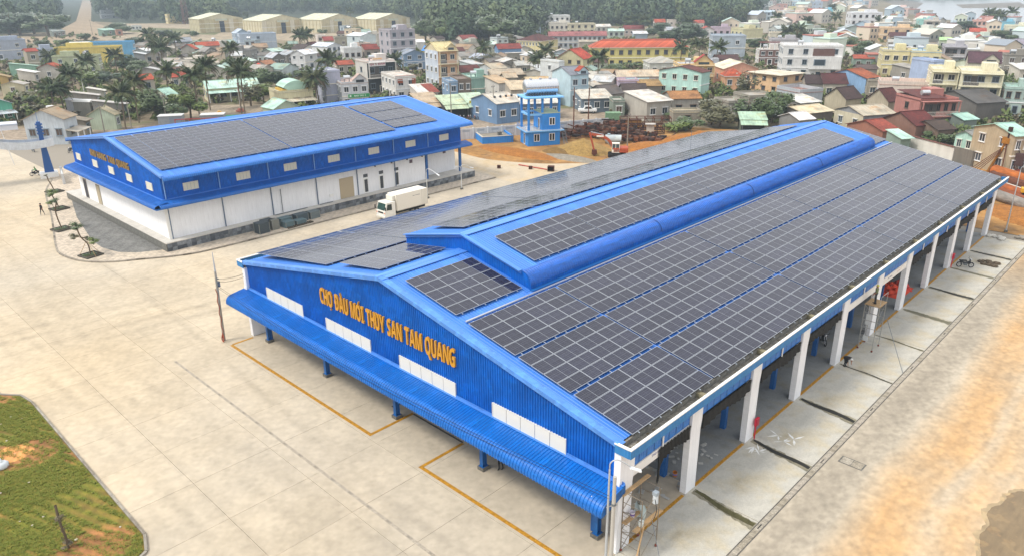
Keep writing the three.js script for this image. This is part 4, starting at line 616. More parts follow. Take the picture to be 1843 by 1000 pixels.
if (o.rustp) P('rusty_sheet',quadSlab([w * 0.55,h + 0.17,0.75],[w + 0.36,h + 0.17,0.75],[w + 0.36,h + 0.92 + 0.05 * l,-l * 0.9],[w * 0.5,h + 0.92 + 0.05 * l,-l * 0.9],0.04),M('#8d4334',{ roughness: 0.9,map: sheetMap }));
if (o.shedroof) P('slanted_roof',quadSlab([0,h + 0.6,0.3],[w * 0.65,h + 0.6,0.3],[w * 0.65,h + 1.3,-l],[0,h + 1.3,-l],0.1),roofM(o.shedroof));
if (o.big) { // long storage shed: striped sheeting and tall door in the gable
const bays = 9; for (let k = 0; k < bays; k++) if (k !== 4) { P('cladding',box(k * w / bays + 0.1,(k + 1) * w / bays - 0.1,0,h - 0.2,0,0.08),plaster(pick(['#d6cfb4','#cdc4a2','#d9d4c2','#c2b48e']))); P('cladding_gap',box(k * w / bays - 0.06,k * w / bays + 0.06,0,h - 0.1,0,0.1),M('#a89a78')); }
P('door',box(w * 0.45,w * 0.56,0,h * 0.82,0.08,0.14),M('#2f3d4c')); P('lintel',box(w * 0.36,w * 0.64,h * 0.86,h,0,0.12),plaster('#cbd2c4')); for (let k = 0; k < 7; k++) P('side_column',box(-0.25,0,0,h,-(k + 0.5) * l / 7 - 0.2,-(k + 0.5) * l / 7 + 0.2),plaster('#cbbf98'));
}
return t;
}
// the town, house by house
building('house','long pale blue house with dark window at the left edge','house',{x:-373.7,d:53.1,turn:1.47,w:21.8,l:9.0,h:8,roof:'flat',wall:'#aab4c6',tile:'#9aa0a8',cf:3});
building('house','lower pale blue annex with small window beside the long house','house',{x:-329.5,d:63.1,turn:1.42,w:11.1,l:8.0,h:6,roof:'flat',wall:'#aeb8ca',tile:'#9aa0a8',cf:2});
building('house','small red tiled roof house rising behind the pale blue annex','house',{x:-292.3,d:54.4,turn:1.52,w:3.7,l:6.0,h:8.2,roof:'gx',wall:'#a8a294',tile:'#c4533a'});
building('house','long yellow building with flat roof behind the palms','house',{x:-303.9,d:91.3,turn:2.58,w:7.1,l:24.5,h:7,roof:'flat',wall:'#ddcb74',tile:'#b9ad88',cl:3});
building('house','white roofed shed behind the yellow building','house',{x:-340.4,d:91.5,turn:2.58,w:11.2,l:8.6,h:6.5,roof:'gz',wall:'#d9d9d4',tile:'#e6e5e2',rise:0.8});
building('house','bright light blue building behind the yellow one','house',{x:-330.4,d:106.9,turn:2.60,w:5.2,l:18.1,h:7,roof:'flat',wall:'#6fb0dc',tile:'#7db6dd',cl:0});
building('house','pale green two storey house with one dark window','house',{x:-275.2,d:73.5,turn:2.64,w:5.4,l:15.7,h:6.2,roof:'flat',wall:'#b9c2a0',tile:'#9a958a',cl:3,tank:1});
building('house','grey house with orange tiled roof below the green house','house',{x:-262.3,d:55.6,turn:2.47,w:5.1,l:6.9,h:4.2,roof:'gx',wall:'#b9b6ae',tile:'#cf5f3a',cl:1,cf:1,rise:1.4});
building('house','low teal strip roof house in front of pale blue house','house',{x:-282.9,d:54.0,turn:2.56,w:1.7,l:8.8,h:3.6,roof:'shed',wall:'#8fb8a4',tile:'#9fc0ae',cl:0});
building('house','small hut under a bright white tarpaulin roof','house',{x:-259.6,d:47.0,turn:2.39,w:2.8,l:5.5,h:3.4,roof:'shed',wall:'#c9c4ba',tile:'#f1f0ec',cl:0});
building('house','low cream hut with grey roof at left edge','house',{x:-227.0,d:35.2,turn:2.47,w:3.6,l:6.3,h:3.2,roof:'gx',wall:'#c9c2a4',tile:'#b7b2a8',cl:1});
building('house','tiny tan hut at the left picture edge','house',{x:-253.5,d:37.6,turn:2.48,w:1.9,l:2.5,h:3.2,roof:'shed',wall:'#b79a5c',tile:'#a98f5e',cl:0});
building('house','turquoise house with grey roof at the left edge','house',{x:-173.4,d:13.6,turn:1.60,w:5.5,l:9.0,h:4.6,roof:'gz',wall:'#67b49c',tile:'#c4ccd2',cf:3,cl:1,rise:1.2,ver:1});
building('house','long pale blue house with brown sheet roof and three small windows','house',{x:-133.7,d:18.6,turn:2.40,w:5.4,l:8.0,h:5.2,roof:'gx',wall:'#c2cbd4',tile:'#a08d72',cl:3,cf:1,rise:1.8,f:1,lean:"#b8b0a0"});
building('house','low shed with weathered rusty sheet roof','house',{x:-142.1,d:24.9,turn:2.37,w:2.5,l:5.0,h:3.0,roof:'shed',wall:'#8f887a',tile:'#8d8270',cl:0});
building('house','pale green shed with cream sheet roof','house',{x:-143.8,d:31.9,turn:2.34,w:2.3,l:5.9,h:3.4,roof:'gx',wall:'#b9c8b4',tile:'#cabf9f',cl:0,rise:1.6});
building('house','long white sheet roof among the sheds','house',{x:-166.6,d:36.4,turn:2.53,w:2.7,l:7.7,h:3.2,roof:'shed',wall:'#a7aab0',tile:'#e3e4ea',cl:0});
building('house','small shed with arched white roof','house',{x:-166.0,d:34.0,turn:2.16,w:1.6,l:4.7,h:3.8,roof:'arch',wall:'#8a8880',tile:'#e9e9e4',cl:0});
building('house','low grey white roof behind the arched shed','house',{x:-181.1,d:40.6,turn:2.50,w:1.7,l:6.9,h:3.4,roof:'shed',wall:'#9d948c',tile:'#d2cdc6',cl:0});
building('house','low grey sheet roof beside the palm trunks','house',{x:-159.8,d:39.8,turn:2.51,w:1.8,l:7.2,h:3.2,roof:'shed',wall:'#8f8d88',tile:'#c3c0ba',cl:0});
building('house','small cream roof under the lamp post','house',{x:-191.1,d:45.7,turn:2.49,w:1.8,l:4.2,h:3.2,roof:'shed',wall:'#c4c0b4',tile:'#d9d6cb',cl:0});
building('school_building','low cream school with mint green roof and white columns','school',{x:-169.5,d:65.8,turn:1.26,w:14.2,l:9.0,h:3.6,roof:'gx',wall:'#d6d2b4',tile:'#bcdccd',cf:5,rise:1.6,ver:1});
building('house','small house with mint roof behind the leafy tree','house',{x:-161.4,d:51.4,turn:1.90,w:3.2,l:5.6,h:4,roof:'gx',wall:'#c9c9b4',tile:'#b6dccb',rise:1.5});
building('house','grey gabled house with orange roof left of the palm','house',{x:-305.4,d:124.2,turn:1.87,w:1.9,l:8.8,h:4.2,roof:'gx',wall:'#8f8c86',tile:'#d5623f',rise:1.8,cl:0});
building('house','long orange tiled roof right of grey gables','house',{x:-320.9,d:132.3,turn:1.28,w:10.0,l:7.0,h:4.2,roof:'gx',wall:'#a59c92',tile:'#d4603c',rise:1.5});
building('house','second bare grey gable below the orange roof','house',{x:-289.2,d:121.2,turn:1.86,w:6.7,l:4.1,h:4,roof:'gz',wall:'#8c8a86',tile:'#8f8b85',rise:1.6,cl:0});
building('house','low house with orange roof between two palms','house',{x:-206.5,d:62.0,turn:1.51,w:4.0,l:6.0,h:3.6,roof:'gx',wall:'#b9b2a6',tile:'#d5633d',rise:1.3});
building('house','tiny orange roof seen left of a palm crown','house',{x:-208.3,d:72.3,turn:1.37,w:2.3,l:5.0,h:3.4,roof:'gx',wall:'#b9b2a6',tile:'#cf5a3a',rise:1.2});
building('house','tiny orange roof seen right of a palm crown','house',{x:-208.7,d:75.9,turn:1.36,w:1.9,l:5.0,h:3.4,roof:'gx',wall:'#b9b2a6',tile:'#c95c40',rise:1.2});
building('house','white roofed shed by the light blue building','house',{x:-313.8,d:106.0,turn:2.10,w:4.7,l:6.8,h:4,roof:'gx',wall:'#a9b4ba',tile:'#e0e2e2',cl:0});
building('house','low pale lean-to below the white shed','house',{x:-305.0,d:103.3,turn:2.27,w:2.3,l:6.5,h:3,roof:'shed',wall:'#8a9096',tile:'#d0d4d6',cl:0});
building('house','dark grey shed roof behind palm crowns','house',{x:-362.3,d:136.1,turn:1.34,w:11.5,l:8.0,h:4,roof:'gx',wall:'#7d858c',tile:'#8d939a'});
building('house','grey sheet roof house behind the tall palms','house',{x:-233.5,d:79.5,turn:2.26,w:2.3,l:10.5,h:3.2,roof:'gx',wall:'#8d8a84',tile:'#b9bab8',cl:0,rise:1});
building('house','small patchy roof beyond the palms','house',{x:-252.7,d:85.8,turn:2.26,w:2.8,l:3.0,h:3.2,roof:'gx',wall:'#8d8a84',tile:'#c9b9ae',cl:0,rise:1});
building('house','dark old tile roof house in the middle of the village','house',{x:-277.8,d:108.2,turn:2.05,w:2.8,l:4.9,h:3,roof:'gx',wall:'#7a736c',tile:'#6f6a68',cl:0,rise:1.2});
building('house','pale mint roof behind the school palms','house',{x:-218.5,d:96.1,turn:2.29,w:2.9,l:7.5,h:3.4,roof:'gx',wall:'#a8a59c',tile:'#c5dcd2',cl:0,rise:1});
building('house','small mint roofed house right of the palms','house',{x:-240.5,d:117.0,turn:2.15,w:3.5,l:7.5,h:3.2,roof:'gx',wall:'#a6a49e',tile:'#c9dfd4',cl:0,rise:1});
building('house','low dark flat roof house below the pale blue block','house',{x:-270.7,d:132.8,turn:2.26,w:7.2,l:12.3,h:4.4,roof:'flat',wall:'#8b8a88',tile:'#75757a',cl:2});
building('house','pale blue gabled end of the blue block','house',{x:-353.7,d:168.9,turn:1.37,w:7.0,l:8.0,h:7,roof:'gz',wall:'#a9bdd2',tile:'#b7c6d6',rise:2});
building('house','pale blue windowless block below the yard','house',{x:-330.4,d:158.9,turn:1.23,w:17.9,l:9.0,h:7.5,roof:'flat',wall:'#bccadb',tile:'#b0bcc8',cf:1});
building('storage_shed','cream storage shed with dark door, leftmost of the row','shed',{x:-497.2,d:214.9,turn:1.41,w:30.5,l:26.0,h:9,roof:'gz',wall:'#d3cdb2',tile:'#dcdcc0',rise:3.4,cf:0,cl:0,big:1});
building('storage_shed','cream storage shed with open striped wall, second of the row','shed',{x:-445.9,d:234.3,turn:1.58,w:31.8,l:26.0,h:8.4,roof:'gz',wall:'#d3cdb2',tile:'#dcdcc0',rise:3.4,cf:0,cl:0,big:1});
building('storage_shed','cream storage shed with dark double door, third of the row','shed',{x:-424.0,d:266.6,turn:1.68,w:31.1,l:26.0,h:8.4,roof:'gz',wall:'#d3cdb2',tile:'#dcdcc0',rise:3.4,cf:0,cl:0,big:1});
building('storage_shed','cream storage shed with grey end, rightmost of the row','shed',{x:-405.8,d:298.4,turn:1.61,w:30.9,l:26.0,h:8,roof:'gz',wall:'#d3cdb2',tile:'#dcdcc0',rise:3.4,cf:0,cl:0,big:1});
building('storage_shed','cream shed behind the leftmost storage shed','shed',{x:-661.5,d:298.8,turn:1.40,w:24.2,l:22.0,h:6,roof:'gz',wall:'#d3cdb2',tile:'#dcdcc0',rise:3.4,cf:0,cl:0,big:1});
building('house','yellow two storey house with white columns near the lattice tower','house',{x:-662.6,d:262.0,turn:1.38,w:19.6,l:10.0,h:7.2,roof:'flat',wall:'#dccf9c',tile:'#e4e2da',cf:4});
building('house','far grey house in front of the forest','house',{x:-839.9,d:267.3,turn:1.45,w:23.0,l:9.0,h:8,roof:'flat',wall:'#8f979e',tile:'#a9aeb4',cf:3});
building('house','tiny white booth on the grass by the sandy yard','house',{x:-577.8,d:199.0,turn:1.38,w:7.0,l:3.0,h:3,roof:'flat',wall:'#dedfdc',tile:'#e6e6e2',cf:3});
building('house','green roofed roadside stall left of the sandy yard','house',{x:-522.4,d:160.2,turn:1.97,w:10.0,l:5.5,h:3.4,roof:'shed',wall:'#7f9c90',tile:'#9fc4b4',cl:0,cf:1});
building('house','small brick pink hut right of the green stall','house',{x:-519.0,d:166.8,turn:1.43,w:3.8,l:4.0,h:3.2,roof:'flat',wall:'#b58a78',tile:'#a88a80'});
building('house','dark roadside stall beside the dirt road','house',{x:-543.0,d:135.1,turn:1.67,w:7.7,l:5.0,h:3.2,roof:'shed',wall:'#7f8a86',tile:'#9aa3a0'});
building('house','tiny white roof by the far dirt road','house',{x:-780.0,d:202.9,turn:1.50,w:7.4,l:6.0,h:3,roof:'gx',wall:'#cfcfcb',tile:'#dcdcd8'});
building('house','tiny pink white house in the far left forest','house',{x:-1199.5,d:280.4,turn:1.53,w:8.0,l:7.0,h:3.5,roof:'gx',wall:'#d2c8c2',tile:'#d8c4bc'});
building('house','bare grey gabled shed left of the white house','house',{x:-249.4,d:137.6,turn:1.41,w:6.0,l:9.0,h:3.6,roof:'gz',wall:'#827f79',tile:'#a7adb2',rise:1.4});
building('house','small shed with rust striped roof','house',{x:-223.9,d:113.9,turn:1.79,w:5.1,l:6.0,h:3.2,roof:'gx',wall:'#8d8a84',tile:'#c98a62',rise:1.1});
building('house','grey timber gable beside the rust striped shed','house',{x:-242.6,d:127.3,turn:1.43,w:5.1,l:8.0,h:3.6,roof:'gz',wall:'#77746e',tile:'#b7bcc2',rise:1.6});
building('house','white two storey house with pale sheet roof','house',{x:-222.1,d:129.5,turn:1.88,w:7.1,l:7.1,h:5.8,roof:'gx',wall:'#cdd0d4',tile:'#dfe2e6',rise:1.4,cl:2,cf:1});
building('house','mint edged low roof below the pale blue block','house',{x:-271.9,d:143.7,turn:1.78,w:7.0,l:7.1,h:3.4,roof:'gx',wall:'#8c928c',tile:'#b4cfc2',rise:1,cl:0});
building('house','white and blue gabled house in front of the pale villa','house',{x:-250.8,d:158.0,turn:1.71,w:8.2,l:10.0,h:5.6,roof:'gz',wall:'#dfe3e8',tile:'#d7e2ee',rise:1.2,cl:0});
building('house','small dark red tile roof in the centre left village','house',{x:-288.5,d:174.2,turn:1.82,w:4.5,l:5.1,h:3.4,roof:'gx',wall:'#8d8782',tile:'#7b3f36',rise:1.4,cl:0});
building('house','cream house with red striped roof gable','house',{x:-292.7,d:183.6,turn:1.19,w:4.6,l:6.0,h:5,roof:'gx',wall:'#c7c2ab',tile:'#b7524a',rise:1.6,cf:2});
building('house','plain concrete house right of the red striped gable','house',{x:-309.2,d:200.6,turn:1.18,w:8.7,l:8.0,h:4.5,roof:'flat',wall:'#a9a594',tile:'#8f8d84',cf:1});
building('house','small white roofed hut left of the red striped gable','house',{x:-345.8,d:213.4,turn:1.20,w:4.7,l:6.0,h:3.6,roof:'flat',wall:'#d7cfca',tile:'#e6e6e6'});
building('house','pale aqua house with white gable roof','house',{x:-284.2,d:199.1,turn:1.70,w:10.6,l:10.0,h:6.6,roof:'gz',wall:'#cfdde4',tile:'#e4e9ec',rise:1.2,cl:1,cf:0});
building('house','white house with long white canopy over the terrace','house',{x:-241.3,d:160.0,turn:1.17,w:7.6,l:8.0,h:5,roof:'flat',wall:'#dfe3e6',tile:'#eef0ee',cf:3});
building('house','grey house with red tile roof beside the tall grey house','house',{x:-242.3,d:171.5,turn:1.31,w:6.7,l:7.0,h:4,roof:'gx',wall:'#a49a90',tile:'#a34636',rise:1.8});
building('house','low house with orange roof behind the lavender wall','house',{x:-199.2,d:128.4,turn:1.21,w:6.1,l:7.0,h:3.4,roof:'gx',wall:'#aaa69e',tile:'#c65f40',rise:1.1});
building('tall_house','tall grey four storey house with white window frames','house',{x:-209.4,d:160.8,turn:1.32,w:10.8,l:11.5,h:13.2,roof:'flat',wall:'#b3afb8',tile:'#a9a8ac',f:4,cf:3,cl:2,fc:"#b3afb8",tank:1,band:1});
building('house','slate blue gabled house behind the cream tower house','house',{x:-193.4,d:154.7,turn:1.19,w:8.2,l:9.0,h:5.6,roof:'gz',wall:'#8099b9',tile:'#8d98a6',rise:1.4,cf:2});
building('tower_house','narrow cream and peach tower house with gabled roof','house',{x:-138.3,d:124.4,turn:1.25,w:6.2,l:10.8,h:11.5,roof:'gx',wall:'#dccfae',tile:'#cfc18e',f:3,cf:2,cl:3,fc:"#e0b896",rise:2.2,band:1,bal:1,lc:"#c9d3e2",dormer:1});
building('shop_house','white and dark shop house with red lettering on its parapet','shop house',{x:-147.8,d:105.0,turn:1.35,w:8.9,l:8.9,h:9,roof:'flat',wall:'#d9d7d4',tile:'#cbb2a6',f:2,cf:3,cl:1,fc:"#3c4448",band:1,bal:1,bands:"#e4e2de"});
building('shop_house','white shop house with brown side panels','house',{x:-129.9,d:101.4,turn:1.21,w:5.9,l:14.0,h:6.2,roof:'flat',wall:'#dcdbd8',tile:'#d0c8be',cf:2,fc:"#e6e6e4",strip:"#9a4f2c"});
building('shop_house','terrace house with white dormer above a green shop board','house',{x:-130.0,d:83.9,turn:1.17,w:7.0,l:11.0,h:6.2,roof:'flat',wall:'#c9ced6',tile:'#c3aa9e',cf:3,dormer:1});
building('house','narrow lavender house with blank front wall','house',{x:-136.2,d:83.0,turn:1.33,w:4.3,l:9.0,h:8.8,roof:'flat',wall:'#b7bcd0',tile:'#a9aeb8',cf:0});
building('house','cream villa with mint vaulted roof','house',{x:-138.5,d:70.3,turn:1.32,w:9.1,l:9.0,h:4.6,roof:'flat',wall:'#d5cfae',tile:'#cfc9b4',cf:3,cl:1,vault:"#b7d9c6",ver:1});
building('house','hut with mint roof just behind the warehouse','house',{x:-126.8,d:62.2,turn:1.53,w:6.5,l:6.0,h:2.8,roof:'gz',wall:'#a8b8a8',tile:'#b5d8c8',rise:1.6,cf:1});
building('house','narrow brown two storey house with double white door','house',{x:-109.2,d:105.9,turn:1.05,w:3.6,l:10.0,h:6.6,roof:'flat',wall:'#7f7468',tile:'#7d6a5e',cf:2,band:1});
building('house','narrow blue shop front between cream and brown houses','house',{x:-110.0,d:103.5,turn:1.06,w:2.4,l:9.0,h:6.2,roof:'flat',wall:'#8aa6c4',tile:'#9aa4ac',cf:1});
building('house','white roofed house with a rusty roof corner','house',{x:-115.3,d:97.5,turn:1.14,w:5.3,l:9.0,h:3.8,roof:'shed',wall:'#c9c2ba',tile:'#d9d4cc',rustp:1,cf:0});
building('house','wide tan sheet roof over a market stall','house',{x:-104.6,d:89.1,turn:1.14,w:5.5,l:9.0,h:3.2,roof:'shed',wall:'#6f675e',tile:'#b8a488',cf:0,open:1});
building('shop','shop with pale green awning and dark inside','shop',{x:-98.0,d:91.2,turn:1.11,w:5.4,l:8.0,h:3.2,roof:'shed',wall:'#3c3a38',tile:'#b8c9a8',cf:0,open:1});
building('shop','shop with mint awning under a yellow board','shop',{x:-95.3,d:96.4,turn:1.07,w:4.8,l:8.0,h:3.4,roof:'shed',wall:'#3c3a38',tile:'#b9cfb4',cf:0,open:1});
building('house','turquoise house behind the shops with mint lean-to','house',{x:-116.8,d:117.1,turn:1.07,w:6.0,l:9.0,h:5.6,roof:'flat',wall:'#8fb2aa',tile:'#b9d4c6',cf:0});
building('house','house with dark red tile roof and mint front lean-to','house',{x:-140.8,d:135.9,turn:1.26,w:7.0,l:7.0,h:4.2,roof:'gx',wall:'#c2cfc4',tile:'#7d4038',rise:1.6,lean:"#b4d2be"});
building('house','white house with brown sheet roof behind the blue shed','house',{x:-108.1,d:120.0,turn:1.42,w:4.2,l:14.0,h:4.8,roof:'gx',wall:'#d8d6d2',tile:'#bfa582',rise:1.3,cl:1,cf:0});
building('house','blue walled workshop with white roof dotted with vents','house',{x:-82.9,d:94.0,turn:1.38,w:6.4,l:11.0,h:4.6,roof:'gx',wall:'#6f8fb5',tile:'#cdc6b8',rise:1.6,cl:2,cf:2,vents:1});
building('house','long brown and white sheet roof behind the blue tower','house',{x:-98.1,d:114.5,turn:0.95,w:11.9,l:9.0,h:4.4,roof:'shed',wall:'#b9b0a2',tile:'#c6b496',cf:0});
building('shop','long pale shop roof with vents behind the blue tower','shop',{x:-84.2,d:100.5,turn:0.94,w:11.2,l:8.0,h:3.6,roof:'shed',wall:'#6f88a6',tile:'#d3cec2',cf:6,vents:1});
building('house','pale house with red roof below the tree belt','house',{x:-259.1,d:244.8,turn:1.26,w:8.3,l:8.0,h:3.8,roof:'gx',wall:'#c4bbb2',tile:'#a04a42',rise:1.6});
building('house','small brown roofed hut right of the cream tower','house',{x:-209.7,d:195.0,turn:1.20,w:4.6,l:6.0,h:3.4,roof:'gx',wall:'#9b8d84',tile:'#7a4640',rise:1.2});
building('house','mint house with grey blue gable roof','house',{x:-173.2,d:175.8,turn:1.34,w:6.2,l:9.0,h:3.6,roof:'gz',wall:'#c6d4cc',tile:'#b3bccb',rise:1.4,lean:"#bcd9c8"});
building('house','blue house with red tile roof left of the yellow hall','house',{x:-190.1,d:202.1,turn:1.03,w:9.9,l:7.0,h:4.8,roof:'gx',wall:'#6f90b8',tile:'#a84a3e',rise:1.7});
building('house','bare grey block shed with broad pale gable','house',{x:-155.9,d:168.0,turn:1.03,w:10.0,l:9.0,h:3.4,roof:'gz',wall:'#96948c',tile:'#c9c8c2',rise:1.4,cf:0});
building('house','low house with tan roof below the grey gable','house',{x:-144.3,d:153.2,turn:1.39,w:6.0,l:9.0,h:3.6,roof:'gx',wall:'#c0c6ca',tile:'#b7ab94',rise:1.3});
building('house','long low tan roof in the village centre','house',{x:-134.3,d:143.3,turn:0.97,w:10.5,l:7.0,h:3.0,roof:'shed',wall:'#8a8378',tile:'#b3a48c',cf:0});
building('house','small mint roof beside the palm','house',{x:-223.4,d:228.0,turn:0.98,w:4.5,l:7.0,h:3.6,roof:'gx',wall:'#a9b2a8',tile:'#c8ddd2',rise:1});
building('house','cluster of pale lean-to roofs by the blue house','house',{x:-187.8,d:204.1,turn:1.02,w:8.5,l:9.0,h:3,roof:'shed',wall:'#a8a59e',tile:'#d6d3cb',cf:0});
building('house','far light blue house in the trees','house',{x:-677.7,d:500.2,turn:1.12,w:12.4,l:7.0,h:6,roof:'flat',wall:'#a9cbe0',tile:'#c0d6e2',cf:2});
building('house','far house with red roof in the trees','house',{x:-681.4,d:507.3,turn:1.09,w:18.8,l:7.0,h:4,roof:'gx',wall:'#c0b4b0',tile:'#b5524c',rise:1.6});
building('house','far tall blue grey house in the trees','house',{x:-581.7,d:457.0,turn:1.13,w:14.5,l:8.0,h:9,roof:'flat',wall:'#a9b8c4',tile:'#b4bfc8',cf:1});
building('house','far white houses row with grey roof','house',{x:-506.3,d:420.6,turn:1.07,w:33.4,l:8.0,h:4,roof:'gx',wall:'#cfd0d0',tile:'#c9cccc',rise:1.4,cf:6});
building('house','far pink house with red roof beyond the tree belt','house',{x:-578.5,d:565.3,turn:0.99,w:15.9,l:8.0,h:5,roof:'gx',wall:'#d8bcb4',tile:'#bf5a50',rise:1.8});
building('house','white modern two storey house above the yellow hall','house',{x:-333.8,d:392.8,turn:0.90,w:18.5,l:10.0,h:8.4,roof:'flat',wall:'#e2e4e6',tile:'#dfe1e2',cf:5});
building('house','white balcony house in front of the modern house','house',{x:-309.9,d:371.6,turn:0.86,w:12.9,l:8.0,h:5,roof:'flat',wall:'#dedad0',tile:'#e2e0da',cf:4});
building('house','cream house right of the white balcony house','house',{x:-276.5,d:351.9,turn:0.83,w:16.5,l:9.0,h:6,roof:'flat',wall:'#d3cdb4',tile:'#cfcabc',cf:4,tank:1});
building('house','small pale roofed house beside the cream house','house',{x:-275.1,d:377.8,turn:0.90,w:9.6,l:8.0,h:3.6,roof:'gx',wall:'#c9c9c4',tile:'#d5d2ca',rise:1.3});
building('house','pale blue gabled hut at the edge of the tree belt','house',{x:-306.8,d:340.9,turn:1.00,w:12.6,l:8.0,h:3.6,roof:'gz',wall:'#a9bccb',tile:'#aeb9c2',rise:1.6});
building('house','yellow hall with dark red hipped roof','house',{x:-192.2,d:231.3,turn:1.74,w:14.5,l:13.4,h:6.2,roof:'hip',wall:'#dbcf9e',tile:'#6b3a34',cl:8,cf:1,rise:2.6});
building('house','long two storey building with pink roof','house',{x:-213.8,d:261.1,turn:0.77,w:28.4,l:8.0,h:6,roof:'gx',wall:'#b9bdc4',tile:'#c07a78',cf:12,rise:1.8,f:2,band:1});
building('school_building','long yellow school with orange tiled roof','school',{x:-142.4,d:203.3,turn:0.72,w:36.9,l:10.0,h:7.4,roof:'hip',wall:'#d8cd86',tile:'#dd6a48',cf:11,rise:2.8,f:2,band:1});
building('house','hall with bright orange roof beside the yellow school','house',{x:-130.3,d:184.3,turn:1.76,w:7.6,l:10.8,h:5.4,roof:'gx',wall:'#c9c3a0',tile:'#e0583a',rise:3,cl:3,cf:1});
building('house','white house beside the palm with a side window','house',{x:-113.1,d:151.1,turn:1.41,w:2.2,l:9.0,h:7.6,roof:'flat',wall:'#d8dde0',tile:'#d2d2cc',f:2,cf:0,cl:1});
building('house','pale blue house with small orange dormer roof','house',{x:-87.2,d:125.6,turn:1.22,w:5.4,l:10.0,h:8,roof:'gx',wall:'#bcd6e4',tile:'#7c7f88',f:2,cf:2,cl:0,rise:1.6,dormer:1,dc:"#d5552f"});
building('house','wide cream canopy roof beside the palm','house',{x:-103.4,d:155.3,turn:1.01,w:8.2,l:9.0,h:3,roof:'shed',wall:'#4a4a46',tile:'#d9d4c8',cf:0,open:1});
building('house','white house with grey hipped roof','house',{x:-109.1,d:194.3,turn:0.83,w:10.0,l:10.0,h:4.6,roof:'hip',wall:'#c9cbc4',tile:'#b1aea2',rise:1.8,cf:3});
building('house','yellow balcony house with small red gable roof','house',{x:-87.0,d:176.9,turn:0.73,w:10.9,l:10.0,h:6.4,roof:'flat',wall:'#ddc08a',tile:'#b9bcc0',f:2,cf:4,bal:1,dormer:1,dc:"#cf4a44"});
building('house','long mint house with brown tiled roof','house',{x:-69.5,d:160.9,turn:1.67,w:5.4,l:13.1,h:6.8,roof:'gx',wall:'#b5dbd4',tile:'#7c3f34',cl:4,cf:0,rise:1.3,f:2,ivy:1});
building('house','low pink house with tan roof','house',{x:-99.6,d:163.1,turn:0.80,w:13.0,l:8.0,h:3.4,roof:'gx',wall:'#c9b4b0',tile:'#c4b49c',rise:1.5,cf:3});
building('house','small lilac house in front of the pink one','house',{x:-90.1,d:150.5,turn:0.80,w:5.9,l:6.0,h:3.8,roof:'flat',wall:'#c4b6cc',tile:'#b89a98',cf:2});
building('house','low house with pale blue sheet roof','house',{x:-89.4,d:154.6,turn:0.82,w:6.2,l:6.0,h:3,roof:'gx',wall:'#8d8a86',tile:'#97b4bc',rise:1});
building('house','low shed with rust orange sheet roof','house',{x:-83.3,d:151.5,turn:0.78,w:6.0,l:6.0,h:3,roof:'shed',wall:'#8f8a80',tile:'#c39c62',cf:0});
building('house','small house with dark old tile roof and white verge','house',{x:-78.7,d:129.4,turn:1.27,w:5.7,l:8.0,h:3.4,roof:'gx',wall:'#8a8680',tile:'#57504c',rise:1.8,cf:1});
building('house','house with dark brown tile roof beside the white verge','house',{x:-79.8,d:138.8,turn:0.80,w:6.3,l:7.0,h:3.2,roof:'gx',wall:'#8a8680',tile:'#5b4a44',rise:1.4});
building('house','grey workshop with pale sheet roof behind the scrap yard','house',{x:-78.3,d:119.4,turn:0.92,w:7.7,l:8.0,h:3.4,roof:'shed',wall:'#6d7d8c',tile:'#c9c4b6',cf:3});
building('house','green grey shop beside the workshop','house',{x:-68.2,d:118.8,turn:0.81,w:2.8,l:6.0,h:3.6,roof:'flat',wall:'#7e8a80',tile:'#a9a69c',cf:1});
building('house','grey concrete house with white sheet roof, two windows','house',{x:-59.0,d:119.4,turn:1.18,w:6.6,l:10.0,h:4.4,roof:'shed',wall:'#b4b0a8',tile:'#d5d0c6',cf:2,cl:0});
building('house','bare concrete house with orange stained sheet roof','house',{x:-57.6,d:127.6,turn:0.84,w:7.0,l:8.0,h:4.4,roof:'gx',wall:'#a8a49c',tile:'#c98f58',rise:1.2,cf:2});
building('house','low concrete lean-to beside the bare house','house',{x:-51.6,d:119.0,turn:0.77,w:6.3,l:4.0,h:2.8,roof:'flat',wall:'#9d978a',tile:'#c5bb9e',cf:1});
building('house','salmon pink house with cream gable roof','house',{x:-77.3,d:187.4,turn:0.81,w:10.7,l:12.0,h:5.2,roof:'gz',wall:'#e0ac92',tile:'#e0d8c0',rise:1.8,cf:2});
building('house','small salmon house with orange pyramid roof','house',{x:-73.6,d:181.7,turn:0.74,w:5.9,l:6.0,h:3.8,roof:'hip',wall:'#dcae8a',tile:'#d5603a',rise:2,cf:2});
building('house','peach house with broad flat cream roof','house',{x:-55.6,d:179.8,turn:1.33,w:9.9,l:10.9,h:5.4,roof:'flat',wall:'#e0bc94',tile:'#dcd3bc',cl:3,cf:2,eave:1});
building('house','large grey blue blank house with small window','house',{x:-124.5,d:262.3,turn:0.65,w:13.4,l:11.0,h:9,roof:'flat',wall:'#a9b6c4',tile:'#aeb9c4',cf:2,f:2});
building('house','pale yellow wall house behind the grey blue one','house',{x:-145.0,d:326.8,turn:0.99,w:10.8,l:12.0,h:8,roof:'flat',wall:'#cfcba8',tile:'#c9c6b0',cf:0});
building('house','derelict concrete house behind thin trees','house',{x:-43.9,d:139.7,turn:0.99,w:7.2,l:8.0,h:4.6,roof:'flat',wall:'#9c978c',tile:'#a29d92',cf:2,cl:1});
building('house','grey concrete wall house with dark doorway','house',{x:-44.7,d:131.1,turn:1.01,w:4.7,l:7.0,h:4.2,roof:'flat',wall:'#a39e94',tile:'#9a958a',cf:1,cl:1});
building('house','small green canopy on posts behind the hall roof','house',{x:-37.1,d:123.0,turn:0.61,w:5.2,l:4.0,h:2.4,roof:'shed',wall:'#6d7a70',tile:'#a9c6ac',cf:0,open:1});
